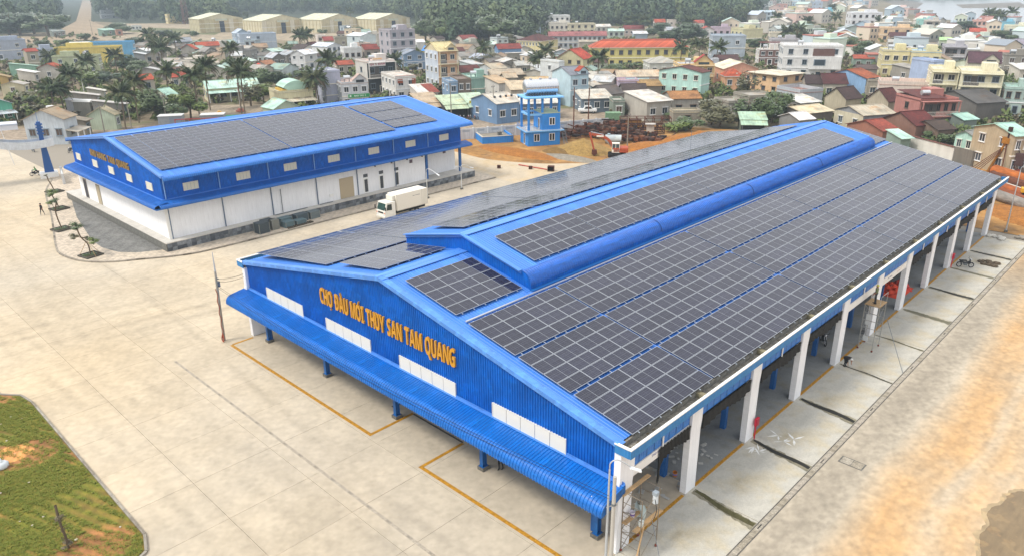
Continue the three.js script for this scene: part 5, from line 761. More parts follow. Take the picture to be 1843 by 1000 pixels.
building('house','far cream house left of the palms','house',{x:-277.2,d:465.2,turn:0.74,w:10.1,l:7.0,h:4,roof:'flat',wall:'#d9cfc8',tile:'#d9d2cc',cf:2});
building('house','far white house with grey roof behind the trees','house',{x:-194.3,d:336.4,turn:0.84,w:6.1,l:7.0,h:6,roof:'gx',wall:'#d6dbe0',tile:'#a8adb4',rise:1.4});
building('house','far house with orange red roof between trees','house',{x:-245.7,d:446.8,turn:0.71,w:7.9,l:7.0,h:4,roof:'gx',wall:'#cfc9c4',tile:'#d2604a',rise:1.6});
building('house','far white gabled house with red roof','house',{x:-194.3,d:371.1,turn:0.73,w:7.6,l:7.0,h:4.4,roof:'gz',wall:'#d9d6d8',tile:'#cf5f4e',rise:1.8});
building('house','far lilac house beside the red gable','house',{x:-194.7,d:384.7,turn:0.68,w:10.5,l:7.0,h:5,roof:'flat',wall:'#c4b4c4',tile:'#c2bcc4',cf:3});
building('house','far house with long orange roof under the trees','house',{x:-261.4,d:506.5,turn:0.75,w:9.2,l:8.0,h:4,roof:'gx',wall:'#d0c2ba',tile:'#d96f50',rise:1.6});
building('house','far pink narrow house behind palms','house',{x:-253.4,d:540.9,turn:0.67,w:5.9,l:6.0,h:7,roof:'flat',wall:'#cf9a98',tile:'#c8a4a0',cf:2});
building('house','brown and white house with roof terrace columns','house',{x:-98.5,d:252.5,turn:0.62,w:8.2,l:9.0,h:5.6,roof:'flat',wall:'#d9d6d2',tile:'#c9c2ba',f:2,cf:3,pergola:1,fc:"#7a5e58",band:1});
building('house','big white modern house with brown upper panel','house',{x:-73.5,d:219.0,turn:0.56,w:18.6,l:12.0,h:10,roof:'flat',wall:'#e4e5e6',tile:'#d5d6d6',f:3,cf:4,panel:"#6a4c44",tank:1});
building('house','white house with wide orange roof band','house',{x:-113.6,d:347.2,turn:0.48,w:14.4,l:9.0,h:5,roof:'flat',wall:'#d9d3bc',tile:'#cfc7b4',cf:3,orange:"#d8603c"});
building('house','large white three storey house in the far right town','house',{x:-149.0,d:472.9,turn:0.59,w:18.1,l:14.0,h:11,roof:'flat',wall:'#dfe3ea',tile:'#e2e4e8',f:3,cf:5,cl:2});
building('house','peach house with white upper terrace','house',{x:-106.8,d:403.7,turn:0.42,w:15.7,l:9.0,h:6.5,roof:'flat',wall:'#e0c4a0',tile:'#e0d6cc',f:2,cf:3});
building('house','cream house with tall windows and blue roof tanks, left part','house',{x:-49.2,d:240.6,turn:0.45,w:8.1,l:11.0,h:8.4,roof:'flat',wall:'#ddd3a4',tile:'#b9bfc2',f:2,cf:3,band:1});
building('house','cream house with pale blue roof edge, right part','house',{x:-40.8,d:241.7,turn:0.38,w:8.6,l:11.0,h:8.4,roof:'flat',wall:'#ddd3a8',tile:'#9dc4e0',f:2,cf:3,tank:1});
building('house','narrow sky blue house with white framed window','house',{x:-23.8,d:205.4,turn:0.95,w:3.5,l:9.0,h:9,roof:'flat',wall:'#aebfdf',tile:'#b4c0d4',f:3,cf:1,cl:0});
building('house','cream three storey house with dark loggias','house',{x:-17.3,d:181.9,turn:0.36,w:5.9,l:12.0,h:9,roof:'flat',wall:'#ded9ba',tile:'#d6d2bc',f:3,cf:2,bal:1});
building('house','long cream house with two open loggias and small windows','house',{x:-10.9,d:182.3,turn:0.33,w:8.9,l:12.0,h:9,roof:'flat',wall:'#e0dcc2',tile:'#d9d5c0',f:3,cf:3,bal:1});
building('house','house with dark purple roof and front gable','house',{x:-27.4,d:256.1,turn:0.33,w:9.0,l:9.0,h:5,roof:'gx',wall:'#cfc9b8',tile:'#6b4650',rise:3,dormer:1,dc:"#6b4650",cf:3});
building('house','grey house with balcony behind the cream houses','house',{x:-44.5,d:290.2,turn:0.35,w:7.4,l:9.0,h:7,roof:'flat',wall:'#b4b4bc',tile:'#b0aeb2',f:2,cf:3,bal:1});
building('house','sky blue house with orange tile roof patched white','house',{x:-35.6,d:189.9,turn:1.34,w:6.1,l:12.4,h:5.2,roof:'gx',wall:'#8fb4de',tile:'#c4683a',rise:1.8,cl:0,cf:1});
building('house','bare grey extension beside the blue house','house',{x:-34.7,d:189.1,turn:0.67,w:2.9,l:7.0,h:4.6,roof:'flat',wall:'#a59f92',tile:'#a59f92',cf:1});
building('house','long pale pink house with white balustrade','house',{x:-28.7,d:180.5,turn:0.40,w:12.2,l:8.0,h:5,roof:'flat',wall:'#ddcfc6',tile:'#d9b8aa',cf:2,par:1.0});
building('balcony_house','salmon two storey house with open balconies','house',{x:-8.7,d:146.2,turn:0.86,w:8.5,l:9.0,h:6.4,roof:'flat',wall:'#b98078',tile:'#9a5f58',f:2,cf:5,cl:1,bal:1,band:1,shedroof:"#7d3f38"});
building('house','grey concrete house with cream roof and veranda posts','house',{x:-16.3,d:136.4,turn:1.06,w:8.0,l:9.0,h:3.8,roof:'gx',wall:'#8f9298',tile:'#bcb29c',rise:1.3,cl:2,cf:1,lc:"#c9c2ac"});
building('house','old house with dark tile roof and bare gable, left of pair','house',{x:-26.8,d:153.7,turn:1.29,w:5.6,l:5.9,h:4.4,roof:'gx',wall:'#b7ae98',tile:'#5a423e',rise:2.2,cl:0,cf:0});
building('house','old house with dark red tile roof and bare gable, right of pair','house',{x:-18.2,d:156.3,turn:1.18,w:3.8,l:6.0,h:4.4,roof:'gx',wall:'#b8ae9a',tile:'#6b332e',rise:2.4,cl:0,cf:0});
building('house','low house with dark brown tile roof','house',{x:-48.0,d:180.3,turn:0.57,w:4.9,l:8.0,h:3.8,roof:'gx',wall:'#a9a39a',tile:'#4e3a38',rise:1.8});
building('house','house with dark maroon tile roof','house',{x:-43.7,d:181.8,turn:0.65,w:6.1,l:8.0,h:4,roof:'gx',wall:'#b8b2a6',tile:'#64302e',rise:2.2});
building('house','terrace house with white baluster posts round the roof','house',{x:-39.6,d:157.2,turn:1.10,w:7.1,l:9.0,h:4.2,roof:'flat',wall:'#b9c0c8',tile:'#c49488',cf:1,cl:2,par:0.9});
building('house','low white roofed shed under the terrace house','house',{x:-35.9,d:149.3,turn:1.17,w:6.2,l:6.0,h:3,roof:'shed',wall:'#8a8a86',tile:'#d9d8cf',cl:0});
building('house','cream sheet roofed shed behind the hall','house',{x:-28.9,d:136.6,turn:1.23,w:8.6,l:9.0,h:2.8,roof:'gx',wall:'#7d766c',tile:'#d6c9a8',rise:0.9,cl:0,cf:0});
building('house','white tarpaulin roofed shed close behind the hall','house',{x:-26.4,d:128.2,turn:1.17,w:4.0,l:6.0,h:2.8,roof:'gx',wall:'#888',tile:'#e6e4e2',rise:1,cl:0,cf:0});
building('house','big shed with dark grey fibre roof','house',{x:-3.4,d:169.8,turn:1.05,w:8.4,l:14.0,h:3.8,roof:'gx',wall:'#6d6a66',tile:'#55524e',rise:2,cl:0,cf:0});
building('house','low mint roof between big shed and salmon house','house',{x:-0.5,d:149.0,turn:1.06,w:3.5,l:6.0,h:3,roof:'gx',wall:'#7d8a84',tile:'#a7cfc0',rise:0.8,cl:0,cf:0});
building('house','grey green house with wide windows at the right edge','house',{x:-0.9,d:182.2,turn:0.29,w:5.4,l:9.0,h:6,roof:'flat',wall:'#a9bcb8',tile:'#a6c8bc',cf:3,f:2});
building('house','white house with grey roof at the right edge','house',{x:-30.3,d:331.2,turn:0.28,w:7.7,l:9.0,h:6,roof:'gx',wall:'#c9cdd8',tile:'#8a8490',rise:1.8,cf:2});
building('house','weathered beige house with mint roof at the right edge','house',{x:15.3,d:114.4,turn:0.94,w:3.1,l:9.0,h:6.6,roof:'gx',wall:'#b5a68c',tile:'#a9cfc0',cf:2,cl:2,rise:1.2,f:2});
building('house','small mint house with blue door beside beige house','house',{x:6.7,d:127.8,turn:1.26,w:2.4,l:3.6,h:3.4,roof:'gx',wall:'#b4d8cc',tile:'#8f8f88',cl:2,rise:0.8});
building('house','long low house with dark red tile roof','house',{x:-5.7,d:135.9,turn:1.08,w:5.6,l:9.0,h:3,roof:'gx',wall:'#8d6a5c',tile:'#7a2f28',rise:2,cl:0,cf:0});
building('house','low house with orange red ribbed roof behind the hall','house',{x:-9.2,d:127.7,turn:1.18,w:4.2,l:9.0,h:2.6,roof:'gx',wall:'#9a6a58',tile:'#b4543e',rise:1.4,cl:0,cf:0});
building('house','small pale green lean-to roof behind the hall','house',{x:-4.3,d:122.9,turn:0.99,w:2.2,l:4.0,h:2.4,roof:'shed',wall:'#8aa098',tile:'#b4d6c8',cl:0,cf:0});
building('house','low old house with mossy brown tiles','house',{x:-1.6,d:135.9,turn:1.05,w:4.1,l:7.0,h:2.6,roof:'gx',wall:'#7d6a5c',tile:'#5d4a3e',rise:1.2,cl:0,cf:0});
building('house','far house with orange gable roof by the river','house',{x:-150.9,d:605.1,turn:0.41,w:8.9,l:8.0,h:6,roof:'gz',wall:'#b7c2c0',tile:'#d96a46',rise:2,cf:1});
building('house','aqua house in the far right town','house',{x:-119.3,d:506.8,turn:0.51,w:10.8,l:9.0,h:6.5,roof:'flat',wall:'#a6dcd6',tile:'#b9e0d8',f:2,cf:1});
building('house','grey balcony house beside the aqua house','house',{x:-108.7,d:483.1,turn:0.40,w:8.0,l:9.0,h:7,roof:'flat',wall:'#c9c4bc',tile:'#c4c0b8',f:2,cf:2,bal:1});
building('house','pale green house right of the balcony house','house',{x:-96.4,d:464.6,turn:0.39,w:5.9,l:8.0,h:5,roof:'flat',wall:'#c9d6c2',tile:'#d0d8c8',cf:2});
building('house','small white house with dark roof in the far town','house',{x:-97.5,d:487.7,turn:0.38,w:4.4,l:7.0,h:4.6,roof:'gx',wall:'#cfd3dc',tile:'#6f4c4c',rise:1.4});
building('house','pink house in the far right town','house',{x:-92.2,d:519.6,turn:0.32,w:11.8,l:9.0,h:6,roof:'flat',wall:'#d9b0a6',tile:'#d2b0a8',cf:5});
building('house','bright blue house beside the pink house','house',{x:-82.5,d:534.7,turn:0.30,w:9.4,l:9.0,h:5,roof:'flat',wall:'#86c4dc',tile:'#9acbe0',cf:1});
building('house','long white house below the bright blue one','house',{x:-70.4,d:500.6,turn:0.29,w:12.3,l:9.0,h:4.5,roof:'flat',wall:'#dfe0cc',tile:'#e0e0d4',cf:2});
building('house','white house with orange red roof in the right town','house',{x:-74.4,d:443.7,turn:0.32,w:7.4,l:8.0,h:4,roof:'gx',wall:'#d6d2d0',tile:'#dd6044',rise:1.6});
building('house','small pale green gabled house with dark front opening','house',{x:-53.6,d:367.3,turn:0.36,w:4.7,l:7.0,h:5,roof:'gz',wall:'#d2dcd0',tile:'#d06a50',rise:1.8,cf:1});
building('house','house with bright lime green roof','house',{x:-59.1,d:353.5,turn:0.34,w:7.0,l:7.0,h:4.6,roof:'flat',wall:'#b9bfa8',tile:'#a6d08a',cf:2});
building('house','small lime green roofed house left of the bigger one','house',{x:-68.3,d:370.5,turn:0.35,w:4.8,l:7.0,h:4,roof:'gx',wall:'#b5c2a8',tile:'#b4dc9c',rise:1});
building('house','row house with dark red tile roof in the right town','house',{x:-98.3,d:394.2,turn:0.44,w:13.5,l:8.0,h:3.4,roof:'gx',wall:'#9c8a80',tile:'#6b3c3c',rise:1.6});
building('house','wide low grey roof behind the cream house','house',{x:-86.5,d:357.3,turn:0.41,w:14.0,l:8.0,h:3,roof:'gx',wall:'#a8a49c',tile:'#b4b2aa',rise:1,cf:0});
building('house','stall with orange roof and turquoise front','house',{x:-66.3,d:262.4,turn:0.48,w:6.7,l:6.0,h:3.6,roof:'gx',wall:'#8aa096',tile:'#cc6446',rise:1,cf:2});
building('house','grey green gabled shed behind the orange band house','house',{x:-133.8,d:421.3,turn:0.63,w:13.8,l:9.0,h:4.6,roof:'gz',wall:'#a4b4b2',tile:'#9ca8aa',rise:2,cf:0});
building('house','pale grey gabled shed near the palms','house',{x:-167.5,d:411.7,turn:0.95,w:10.6,l:10.0,h:4,roof:'gx',wall:'#b4bab8',tile:'#b8c2c0',rise:1.4});
building('house','far white terrace house left of palms','house',{x:-145.0,d:356.4,turn:0.58,w:6.3,l:7.0,h:5,roof:'flat',wall:'#d6d0c0',tile:'#d4d0c4',cf:2});
building('house','grey house behind the big white house','house',{x:-125.3,d:318.0,turn:0.61,w:12.4,l:8.0,h:4.6,roof:'flat',wall:'#b7b6bc',tile:'#b9b6bc',cf:2});
building('house','far rust roofed house among trees','house',{x:-197.2,d:452.2,turn:0.62,w:8.7,l:8.0,h:4,roof:'gx',wall:'#b8a79c',tile:'#b8604a',rise:1.4});
building('house','far house with broad orange red roof','house',{x:-258.2,d:660.1,turn:0.53,w:12.5,l:9.0,h:5,roof:'gx',wall:'#cfc6b0',tile:'#d9664a',rise:2,cf:2});
building('house','far bright cyan house','house',{x:-222.4,d:606.8,turn:0.51,w:7.1,l:8.0,h:8,roof:'flat',wall:'#8fd0e6',tile:'#9fd4e6',f:2,cf:1});
building('house','far narrow pale yellow house','house',{x:-290.6,d:691.7,turn:0.55,w:6.5,l:7.0,h:7,roof:'flat',wall:'#dcd8a8',tile:'#d8d4b0',f:2,cf:2});
building('house','far pink two storey house','house',{x:-341.3,d:772.0,turn:0.57,w:10.7,l:7.0,h:7,roof:'flat',wall:'#d8a8a0',tile:'#d4aca4',f:2,cf:2});
building('house','far pale blue long roofed house','house',{x:-270.2,d:590.7,turn:0.59,w:13.3,l:9.0,h:6,roof:'gx',wall:'#b0c4d6',tile:'#b8ccd8',rise:1.4});
building('house','far blue grey house by the top edge','house',{x:-334.1,d:829.2,turn:0.53,w:16.7,l:8.0,h:8,roof:'flat',wall:'#b4c2d6',tile:'#b8c4d2',f:2,cf:3});
building('house','far pale house by the top edge','house',{x:-426.7,d:913.2,turn:0.58,w:11.4,l:8.0,h:6,roof:'flat',wall:'#c9d2d4',tile:'#d0d6d8',cf:2});
building('house','far dark roofed house behind palms','house',{x:-188.9,d:489.4,turn:0.93,w:6.5,l:7.0,h:3.4,roof:'gx',wall:'#9a8a88',tile:'#5a4448',rise:1.4});
building('house','small tan roof left of the white house','house',{x:-126.9,d:141.6,turn:1.02,w:3.8,l:6.0,h:3,roof:'gx',wall:'#a5a198',tile:'#b7a68c',rise:1,cf:0});
building('house','long tan roof above the tank tower','house',{x:-110.4,d:134.2,turn:0.96,w:6.6,l:7.0,h:3.6,roof:'gx',wall:'#b6b0a6',tile:'#c8b48e',rise:1,cf:0});
building('house','mint lean-to row in front of the turquoise house','house',{x:-117.5,d:118.4,turn:1.03,w:6.8,l:5.0,h:3,roof:'shed',wall:'#8ea89c',tile:'#c6d8c4',cf:0});
building('house','small grey white roof right of the cream tower','house',{x:-171.2,d:155.6,turn:1.21,w:4.7,l:8.0,h:4,roof:'gx',wall:'#b9b7b0',tile:'#c9ccd0',rise:1,cf:0});
building('house','pale roofed hut left of the tree belt','house',{x:-319.6,d:273.4,turn:1.06,w:6.7,l:7.0,h:4,roof:'gx',wall:'#c2bdb4',tile:'#d2d0cb',rise:1,cf:0});
building('house','small white roof right of the tall grey house','house',{x:-257.6,d:213.4,turn:1.07,w:3.8,l:7.0,h:4,roof:'gx',wall:'#cfd2d4',tile:'#e2e3e3',rise:1,cf:0});
building('house','low roof below the pink roof building','house',{x:-201.6,d:269.9,turn:0.82,w:8.8,l:6.0,h:3.4,roof:'gx',wall:'#b0aaa0',tile:'#c0b8a8',rise:1,cf:0});
building('house','mint roofed house left of the red roof','house',{x:-239.6,d:343.9,turn:0.78,w:9.2,l:7.0,h:3.6,roof:'gx',wall:'#b6c4bc',tile:'#bcd6ca',rise:1.1});
building('house','house with dark red roof above the yellow school','house',{x:-241.2,d:361.6,turn:0.76,w:12.1,l:8.0,h:4,roof:'gx',wall:'#c0b2ac',tile:'#9c4844',rise:1.8});
building('house','pale lean-to below the dark red roof','house',{x:-214.7,d:334.0,turn:0.75,w:7.7,l:6.0,h:3.4,roof:'shed',wall:'#9fb0c0',tile:'#d8dcde',cf:0});
building('house','orange roofed house behind the trees by the yellow school','house',{x:-259.6,d:421.7,turn:0.76,w:7.1,l:7.0,h:5,roof:'gx',wall:'#d0cac4',tile:'#d2603f',rise:1.8});
building('house','low brown roof below the grey blue house','house',{x:-104.0,d:230.1,turn:0.71,w:8.1,l:7.0,h:3.4,roof:'gx',wall:'#94908a',tile:'#6a4440',rise:1.3,cf:0});
building('house','low grey flat roof with planters','house',{x:-96.2,d:208.0,turn:0.69,w:6.0,l:7.0,h:3.6,roof:'flat',wall:'#b6bac0',tile:'#a9aeb2',cf:2});
building('house','low pale roofs left of the palm in the centre','house',{x:-164.7,d:196.7,turn:0.98,w:6.3,l:7.0,h:3,roof:'gx',wall:'#a29e96',tile:'#c4c4be',rise:1,cf:0});
building('house','grey roofed house left of the central palm','house',{x:-148.2,d:169.2,turn:1.01,w:5.7,l:8.0,h:3.2,roof:'gx',wall:'#98948c',tile:'#b2b2ac',rise:1,cf:1});
building('house','brown roofed house behind the white modern house','house',{x:-78.4,d:250.1,turn:0.57,w:5.0,l:8.0,h:4,roof:'gx',wall:'#a8a29a',tile:'#7c5048',rise:1.3,cf:0});
building('house','low brown roof beside the cream house','house',{x:-53.9,d:233.5,turn:0.58,w:6.0,l:7.0,h:3,roof:'gx',wall:'#9a9088',tile:'#75605a',rise:1,cf:0});
building('house','low grey roof near lime green roofs','house',{x:-66.1,d:337.6,turn:0.44,w:6.4,l:7.0,h:3.6,roof:'gx',wall:'#9aa6a0',tile:'#8f8d86',rise:1,cf:0});
building('house','low roof right of the small gabled house','house',{x:-42.5,d:351.0,turn:0.34,w:7.3,l:8.0,h:3.4,roof:'gx',wall:'#c2bcb4',tile:'#bcb4ac',rise:1.2,cf:0});
building('house','small teal roofs right of the purple roof house','house',{x:-15.4,d:219.1,turn:0.74,w:6.2,l:7.0,h:3,roof:'gx',wall:'#90a09a',tile:'#a8c8bc',rise:1,cf:0});

// ---------------------------------------------------------------- far ground: floors of woods, yards, roads, river
const gp = (name,pts,y,c,r = 1,s = 1 / 30) => structure(name,flat(pts,y),M(c,{ roughness: r,map: rep(speckle,s) }));
gp('forest_floor',[[-2600,300],[-680,70],[-595,127],[-560,150],[-780,240],[-700,242],[-609,238],[-640,330],[-560,400],[-460,372],[-318,255],[-270,255],[-300,300],[-255,300],[-330,400],[-320,451],[-250,509],[-288,652],[-420,1300],[-1300,2600],[-2600,2400]],-0.13,'#3f4a30',1,1 / 50);
gp('sandy_yard',[[-600,165],[-545,172],[-700,240],[-560,380],[-430,352],[-300,268],[-322,212],[-395,214],[-440,166],[-480,140],[-540,118],[-620,122]],-0.10,'#b9a88c',1,1 / 25);
gp('dirt_road',[[-517,96],[-600,152],[-798,229],[-2246,700],[-2226,716],[-790,240],[-585,190],[-500,150],[-470,110]],-0.07,'#b8a284',1,1 / 20);
gp('clearing',[[-388,480],[-432,612],[-450,690],[-520,822],[-560,820],[-519,740],[-440,572],[-400,500]],-0.09,'#a7794f',1,1 / 25);
gp('grass_field',[[-590,195],[-560,190],[-470,212],[-520,245],[-600,225]],-0.085,'#75784a',1,1 / 25);
gp('school_yard',[[-160,52],[-165,62],[-152,76],[-128,68],[-122,52],[-138,44]],-0.08,'#b5a48c',1,1 / 15);
gp('village_street',[[-150,-40],[-128,20],[-104,58],[-86,80],[-66,110],[-58,132],[-66,152],[-86,160],[-78,130],[-92,116],[-112,96],[-128,66],[-150,30],[-200,-20]],-0.075,'#b2a08a',1,1 / 18);
gp('village_street',[[-150,-40],[-150,2],[-104,3],[-100,-8],[-60,-30],[-100,-60],[-200,-60],[-200,-20]],-0.045,'#b9aa94',1,1 / 18);
gp('river_bank',[[-400,1260],[-228,840],[-176,690],[-120,640],[20,600],[60,700],[-60,690],[-150,740],[-190,880],[-240,1200],[-330,1500]],-0.11,'#8d867c',1,1 / 50);
gp('sand_bar',[[-257,1099],[-215,1240],[-190,1140],[-150,1010],[-212,960]],-0.07,'#8f877c',1,1 / 40);
structure('river',flat([[-216,800],[-176,700],[-130,655],[0,622],[300,640],[900,2600],[-600,2600],[-470,1500],[-310,1150]],-0.09),M('#a3a9ac',{ roughness: 0.22,bumpMap: rep(bumpN,1 / 6),bumpScale: 0.02 }));

// ---------------------------------------------------------------- vegetation
function leafBall(n,R,leaf,flatten,seedShift,hole = 0.25) { // many leaf clumps through an uneven crown
const pos = [],nor = [],blobs = []; const s0 = seed; seed = 1000 + seedShift;
for (let k = 0; k < 7; k++) blobs.push([rr(-0.6,0.6) * R,rr(-0.35,0.55) * R * flatten,rr(-0.6,0.6) * R,rr(0.35,0.6) * R]);
const v = new THREE.Vector3(),a = new THREE.Vector3(),b = new THREE.Vector3();
for (let i = 0; i < n; i++) {
const q = blobs[Math.floor(rnd() * blobs.length)]; v.set(rr(-1,1),rr(-1,1),rr(-1,1)).normalize(); const rad = q[3] * (1 - hole + hole * rnd()) * (0.75 + 0.35 * rnd());
const c = [q[0] + v.x * rad,q[1] + v.y * rad * flatten,q[2] + v.z * rad]; a.set(rr(-1,1),rr(-0.4,0.4),rr(-1,1)).normalize(); b.crossVectors(a,v).normalize(); const L = leaf * rr(0.6,1.3),N = v.clone().add(new THREE.Vector3(0,0.6,0)).normalize();
const p = (s,t) => { pos.push(c[0] + (a.x * s + b.x * t) * L,c[1] + (a.y * s + b.y * t) * L,c[2] + (a.z * s + b.z * t) * L); nor.push(N.x,N.y,N.z); };
const fl = new THREE.Vector3().crossVectors(a,b).dot(N) < 0; if (fl) { p(-1,0); p(1,0.1); p(0,-0.55); p(-1,0); p(0.1,0.6); p(1,0.1); } else { p(-1,0); p(0,-0.55); p(1,0.1); p(-1,0); p(1,0.1); p(0.1,0.6); }
}
seed = s0; const g = new THREE.BufferGeometry(); g.setAttribute('position',new THREE.Float32BufferAttribute(pos,3)); g.setAttribute('normal',new THREE.Float32BufferAttribute(nor,3)); g.setAttribute('uv',new THREE.Float32BufferAttribute(new Float32Array(pos.length / 3 * 2),2)); return g;
}
const leafMat = (r,g,b) => { const m = new THREE.MeshPhysicalMaterial({ roughness: 0.7,transmission: 0.3,thickness: 0,side: THREE.DoubleSide }); m.color.setRGB(r,g,b); return m; };
const greens = { dark: leafMat(0.06,0.105,0.04),mid: leafMat(0.09,0.14,0.04),bright: leafMat(0.15,0.21,0.035),olive: leafMat(0.14,0.135,0.055),dry: leafMat(0.2,0.165,0.09) };
const bark = M('#6a5a48',{ roughness: 0.95,map: rep(streaks,1) }),palmBark = M('#7b6e5d',{ roughness: 0.95,map: rep(streaks,1) });
const crowns = { round: [leafBall(2600,1,0.095,0.9,1),leafBall(2600,1,0.095,0.85,2),leafBall(2600,1,0.1,0.95,3)],thin: [leafBall(520,1,0.10,1,4,0.8),leafBall(520,1,0.10,1.05,5,0.8)],bush: [leafBall(1000,1,0.12,0.6,6),leafBall(1000,1,0.12,0.65,7)] };
const limbs = [0,1].map((k) => { seed = 500 + k; const out = [rod([0,-0.3,0],[0.15,3,0.1],0.22,7,0.16)]; for (let i = 0; i < 6; i++) { const a = i * 1.1 + k,e = [Math.cos(a) * rr(1.2,2.2),rr(4.6,6.4),Math.sin(a) * rr(1.2,2.2)]; out.push(rod([0.12,2.6,0.1],e,0.12,5,0.05)); for (let j = 0; j < 2; j++) out.push(rod(e,[e[0] + rr(-0.8,0.8),e[1] + rr(0.4,1.3),e[2] + rr(-0.8,0.8)],0.05,4,0.02)); } return join(out); });
function tree(kind,hue,label,x,d,h,r,name = 'tree',cat = 'tree',group) {
const t = thing(name,label,cat,[x,0,d],rr(0,6.28),group),c = part('crown',pick(crowns[kind]),greens[hue],t);
if (kind === 'bush') { c.position.y = h * 0.42; c.scale.set(r,h * 0.75,r); part('stem',rod([0,-0.1,0],[0.1,h * 0.5,0],0.1,5),bark,t); }
else { c.position.y = h * 0.6; c.scale.set(r * 1.2,h * 0.52,r * 1.2); const l = part('trunk',pick(limbs),bark,t); l.scale.set(r / 3,h / 7.2,r / 3); }
return t;
}
const fronds = [0,1,2].map((k) => { // feather leaf: drooping rib with paired leaflets
seed = 900 + k; const pos = [],L = 3.4,n = 26,droop = [0.55,1.05,1.7][k],P = (s) => new THREE.Vector3(L * s * (1 - 0.12 * droop * s),L * (0.42 - 0.08 * k) * s - L * droop * 0.55 * s * s,0);
for (let i = 0; i < n; i++) { const a = P(i / n),b = P((i + 1) / n),w = 0.035; pos.push(a.x,a.y,-w,b.x,b.y,-w * 0.8,b.x,b.y,w * 0.8,a.x,a.y,-w,b.x,b.y,w * 0.8,a.x,a.y,w);
if (i > 2) for (const s of [-1,1]) { const q = i / n,len = 0.85 * Math.sin(Math.PI * Math.min(1,0.16 + q * 0.9)) + 0.12,ex = a.x + len * 0.55,ey = a.y - len * rr(0.35,0.75),ez = s * len * 0.75; pos.push(a.x,a.y,s * 0.02,a.x + 0.2,a.y - 0.02,s * 0.02,ex,ey,ez,a.x - 0.02,a.y,s * 0.02,a.x + len * 0.1,a.y - len * 0.1 + 0.06,s * len * 0.45,ex,ey,ez); } }
const g = new THREE.BufferGeometry(); g.setAttribute('position',new THREE.Float32BufferAttribute(pos,3)); g.computeVertexNormals(); return g; });
const palmGreens = [leafMat(0.075,0.12,0.04),leafMat(0.10,0.145,0.045),leafMat(0.14,0.16,0.055)],palmDry = leafMat(0.17,0.13,0.07);
function palm(label,x,d,h,s = 1) {
const t = thing('palm_tree',label,'palm tree',[x,0,d],rr(0,6.28)),lean = rr(-0.8,0.8);
const pts = [[0,-0.2,0],[lean * 0.15,h * 0.3,0.05],[lean * 0.5,h * 0.7,0.1],[lean,h,0]]; const g = tube(pts,0.17,12,7); part('trunk',g,palmBark,t);
const top = new THREE.Group(); top.name = 'crown'; top.position.set(lean,h,0); t.add(top); const n = 28;
for (let k = 0; k < n; k++) { const lvl = k / n,f = part('frond',fronds[lvl < 0.4 ? 0 : lvl < 0.75 ? 1 : 2],lvl > 0.9 ? palmDry : pick(palmGreens),top); f.rotation.set(0,k * 2.399 + rr(-0.2,0.2),lvl < 0.4 ? rr(0.2,0.75) : rr(-0.1,0.2)); f.scale.setScalar(s * rr(1.1,1.4)); }
const nuts = []; for (let k = 0; k < 6; k++) nuts.push(new THREE.SphereGeometry(0.16,6,5).translate(Math.cos(k * 1.05) * 0.3,-0.25,Math.sin(k * 1.05) * 0.3)); part('coconuts',nuts,M('#7d7a3c',{ roughness: 0.7 }),top);
return t;
}
palm('coconut palm right of the small patchy roof beyond the palms',-169.1,54.8,9.5,1.00);
palm('coconut palm left of the low house with orange roof between two palms',-150.1,39.2,9.5,1.00);
palm('coconut palm right of the small cream roof',-143.0,33.5,8,1.00);
palm('coconut palm right of the tiny orange roof seen right of a palm crown',-147.7,53.1,10,1.00);
palm('coconut palm left of the small mint roofed house',-143.4,62.2,11,1.00);
palm('coconut palm in front of the small mint roofed house',-140.0,61.3,10.5,1.00);
palm('coconut palm in front of the second bare grey gable',-155.3,59.5,11,1.00);
palm('coconut palm left of the low dark flat roof house',-220.9,98.8,10,1.00);
palm('coconut palm in front of the pale green two storey house',-189.5,38.1,8.5,1.00);
palm('coconut palm in front of the grey house with orange tiled roof below the green house',-169.3,26.6,7.5,1.00);
palm('coconut palm right of the grey house with orange tiled roof below the green house',-172.9,30.0,7,1.00);
palm('coconut palm right of the pale green two storey house',-246.8,60.4,7,1.00);
palm('coconut palm in front of the bright light blue building',-255.9,72.5,7.5,1.00);
palm('coconut palm right of the white roofed shed by the light blue building',-279.7,97.8,9,1.25);
palm('coconut palm in front of the dark grey shed roof',-324.9,123.7,8,1.25);
palm('coconut palm right of the tiny white booth on the grass',-366.9,128.4,8,1.25);
palm('coconut palm left of the dark grey shed roof',-272.0,95.6,8,1.25);
palm('coconut palm in front of the white and blue gabled house',-158.3,98.2,10,1.00);
palm('coconut palm left of the narrow lavender house',-134.5,79.0,8,1.00);
palm('coconut palm right of the white two storey house',-137.4,81.4,7,1.00);
palm('coconut palm right of the cream storage shed with open striped wall second of the row',-293.2,170.4,8,1.25);
palm('coconut palm left of the small white roofed hut',-305.2,182.0,7.5,1.25);
palm('coconut palm left of the small mint roof',-171.1,175.1,8,1.00);
palm('coconut palm left of the slate blue gabled house',-168.9,131.1,6.5,1.00);
palm('coconut palm right of the low roof below the pink roof building',-106.5,162.0,9,1.00);
palm('coconut palm right of the yellow hall',-140.0,175.3,8.5,1.00);
palm('coconut palm in front of the low pale roofs',-130.8,161.6,7,1.00);
palm('coconut palm right of the far white house',-109.2,213.7,8.5,1.00);
palm('coconut palm in front of the far white gabled house',-108.3,225.3,9,1.00);
palm('coconut palm left of the large grey blue blank house',-99.4,221.1,8.5,1.00);
palm('coconut palm behind the house with dark red roof above the yellow school',-249.8,385.5,9,1.25);
palm('coconut palm left of the orange roofed house',-232.5,369.6,9,1.25);
palm('coconut palm right of the mint roofed house',-253.0,383.6,8,1.25);
palm('coconut palm in front of the far pink two storey house',-197.6,474.3,8,1.25);
